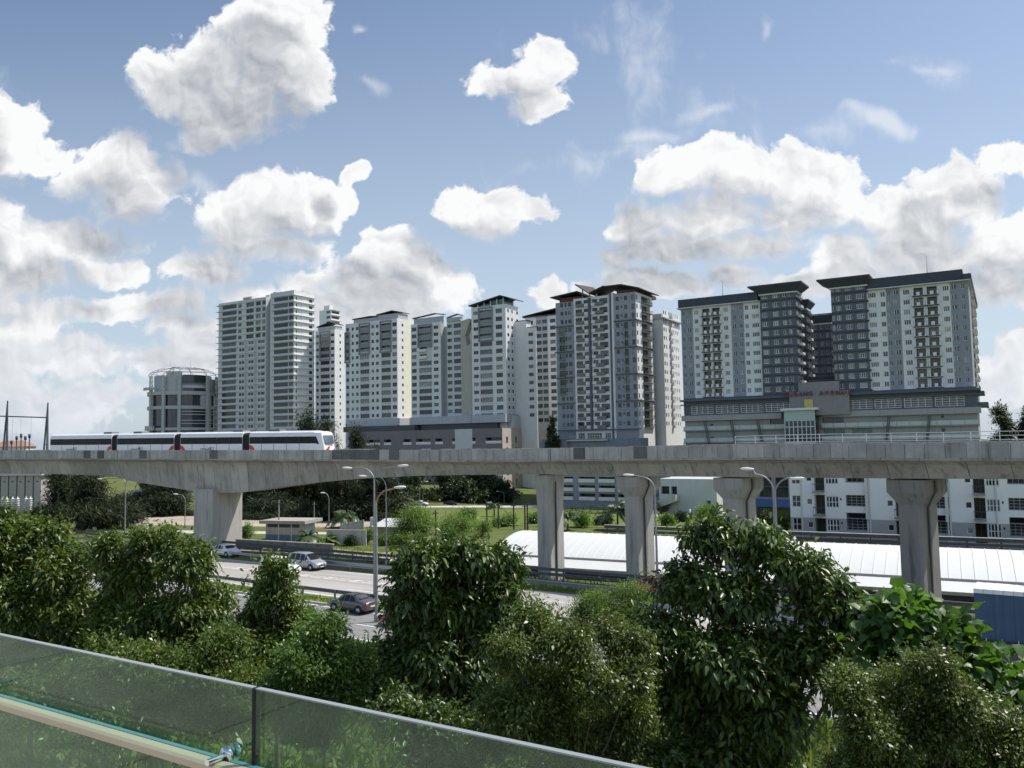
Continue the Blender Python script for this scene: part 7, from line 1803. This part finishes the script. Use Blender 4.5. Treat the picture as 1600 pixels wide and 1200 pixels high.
# palms and bananas
def palm(label, px, by, h_px, n, fl, mat, name='palm', cat='palm', leaflet=(.35, .085), group=None, curve=1.0, trunk=.14, broad=False):
    p = gp(px, by); z = p.z; s = p.y / FPX; h = h_px * s
    root = thing(name, label, cat, (p.x, p.y, z), 0, group)
    b = MB(); b.tube([(0, 0, 0), (.05, .05, h * .5), (0, 0, h)], [trunk * 1.2, trunk, trunk * .8], 8); b.build('trunk', M_BARK, root)
    for i in range(n):
        az = 2 * math.pi * (i * .382) + rnd.uniform(-.2, .2); el = rnd.uniform(.15, 1.25); Lf = fl * rnd.uniform(.8, 1.1)
        ux, uy = math.cos(az), math.sin(az); pts = []
        for k in range(9):
            t = k / 8; r = Lf * t * math.cos(el) * (1 - .15 * t) + .02; zz = Lf * (t * math.sin(el) - curve * .75 * t * t); pts.append(Vector((ux * r, uy * r, h + zz)))
        b = MB(); b.tube(pts, [.05] * 4 + [.03] * 5, 4, cap=False)
        sd = Vector((-uy, ux, 0))
        if broad:
            for k in range(8):
                w0, w1 = [fl * .17 * math.sin(math.pi * min(1, (j / 8) * .95 + .05)) for j in (k, k + 1)]
                for sg_ in (-1, 1): b.quad(pts[k], pts[k + 1], pts[k + 1] + sd * sg_ * w1 - Vector((0, 0, .06)), pts[k] + sd * sg_ * w0 - Vector((0, 0, .06)))
        else:
            m = 26
            for k in range(m):
                t = (k + 1) / (m + 1) * 8; j = int(t); q = pts[j].lerp(pts[min(j + 1, 8)], t - j); fw = (pts[min(j + 1, 8)] - pts[j]).normalized(); ll = Lf * leaflet[0] * math.sin(math.pi * (.12 + .8 * k / m))
                for sg_ in (-1, 1):
                    tip = q + (sd * sg_ * .85 + fw * .5 + Vector((0, 0, -.45))).normalized() * ll
                    b.add([q, q.lerp(tip, .5) + fw * leaflet[1], tip, q.lerp(tip, .5) - fw * leaflet[1]], [(0, 1, 2, 3)])
        b.build('frond', mat, root)
M_PALM = leaf_mat('palm_leaf', (.05, .085, .03), (.07, .11, .04), (.12, .14, .06), .4, .2)
palm('coconut palm in front of the second pier, left side', 965, 828, 30, 15, 3.9, M_PALM, group='palms on the lawn')
palm('coconut palm touching the left edge of the second pier', 992, 829, 38, 15, 4.2, M_PALM, group='palms on the lawn')
palm('small coconut palm right of the first slender pier', 887, 829, 20, 11, 3.0, M_PALM, group='palms on the lawn')
palm('coconut palm among the casuarinas left of the lamp posts', 539, 824, 17, 14, 3.8, M_PALM, group='palms on the lawn')
palm('young coconut palm between the railway masts', 772, 808, 16, 10, 3.4, M_PALM, group='palms on the lawn')
palm('small palm right of the second pier by the hedge', 1018, 824, 24, 11, 2.0, M_PALM, group='palms on the lawn')
palm('large banana plant beside the pump house', 482, 852, 14, 13, 2.9, M_PALM, 'banana_plant', 'banana plant', broad=True, curve=.9)
palm('yellow green banana plant before the pale garden wall', 512, 853, 8, 10, 2.2, LM_FEATH, 'banana_plant', 'banana plant', broad=True, curve=.8)
palm('small banana plant behind the clipped shrubs', 652, 851, 12, 9, 1.8, LM_FEATH, 'banana_plant', 'banana plant', broad=True, curve=.8)
# grass and weeds: uncountable ground cover
def tufts(name, regs, n, h, mat):
    P = []
    for (u0, u1, v0, v1, k) in regs:
        u = RNG.uniform(u0, u1, k); v = RNG.uniform(v0, v1, k); z = np.array([gz(a, c) for a, c in zip(u, v)])
        P.append(np.stack([HE1.x * u + HE2.x * v, HE1.y * u + HE2.y * v, z], 1))
    P = np.concatenate(P); n = len(P); D = unit(RNG.normal(size=(n, 3)) * .45 + np.array([0, 0, 1.0])); U = unit(RNG.normal(size=(n, 3)))
    L = h * (.5 + RNG.random(n)); V = leaves(P, D, U, L, L * .14, 'blade')
    o = link(name, leaf_mesh(name, [V], mat)); tag(o, kind='stuff')
LM_GRS = leaf_mat('grass_blade', (.10, .15, .03), (.16, .21, .05), (.26, .26, .10), .6, .3, .2)
tufts('undergrowth', [(-75, 45, 5, 40.5, 60000)], 0, 1.0, LM_TEAK)
tufts('grass_tufts', [(-110, 0, 49.95, 51.5, 9000), (-60, 0, 64.15, 65.8, 9000), (-60, 10, 69.8, 74, 9000), (-130, -60, 69.8, 78, 9000), (-110, -20, 30, 41.3, 14000)], 0, .38, LM_GRS)
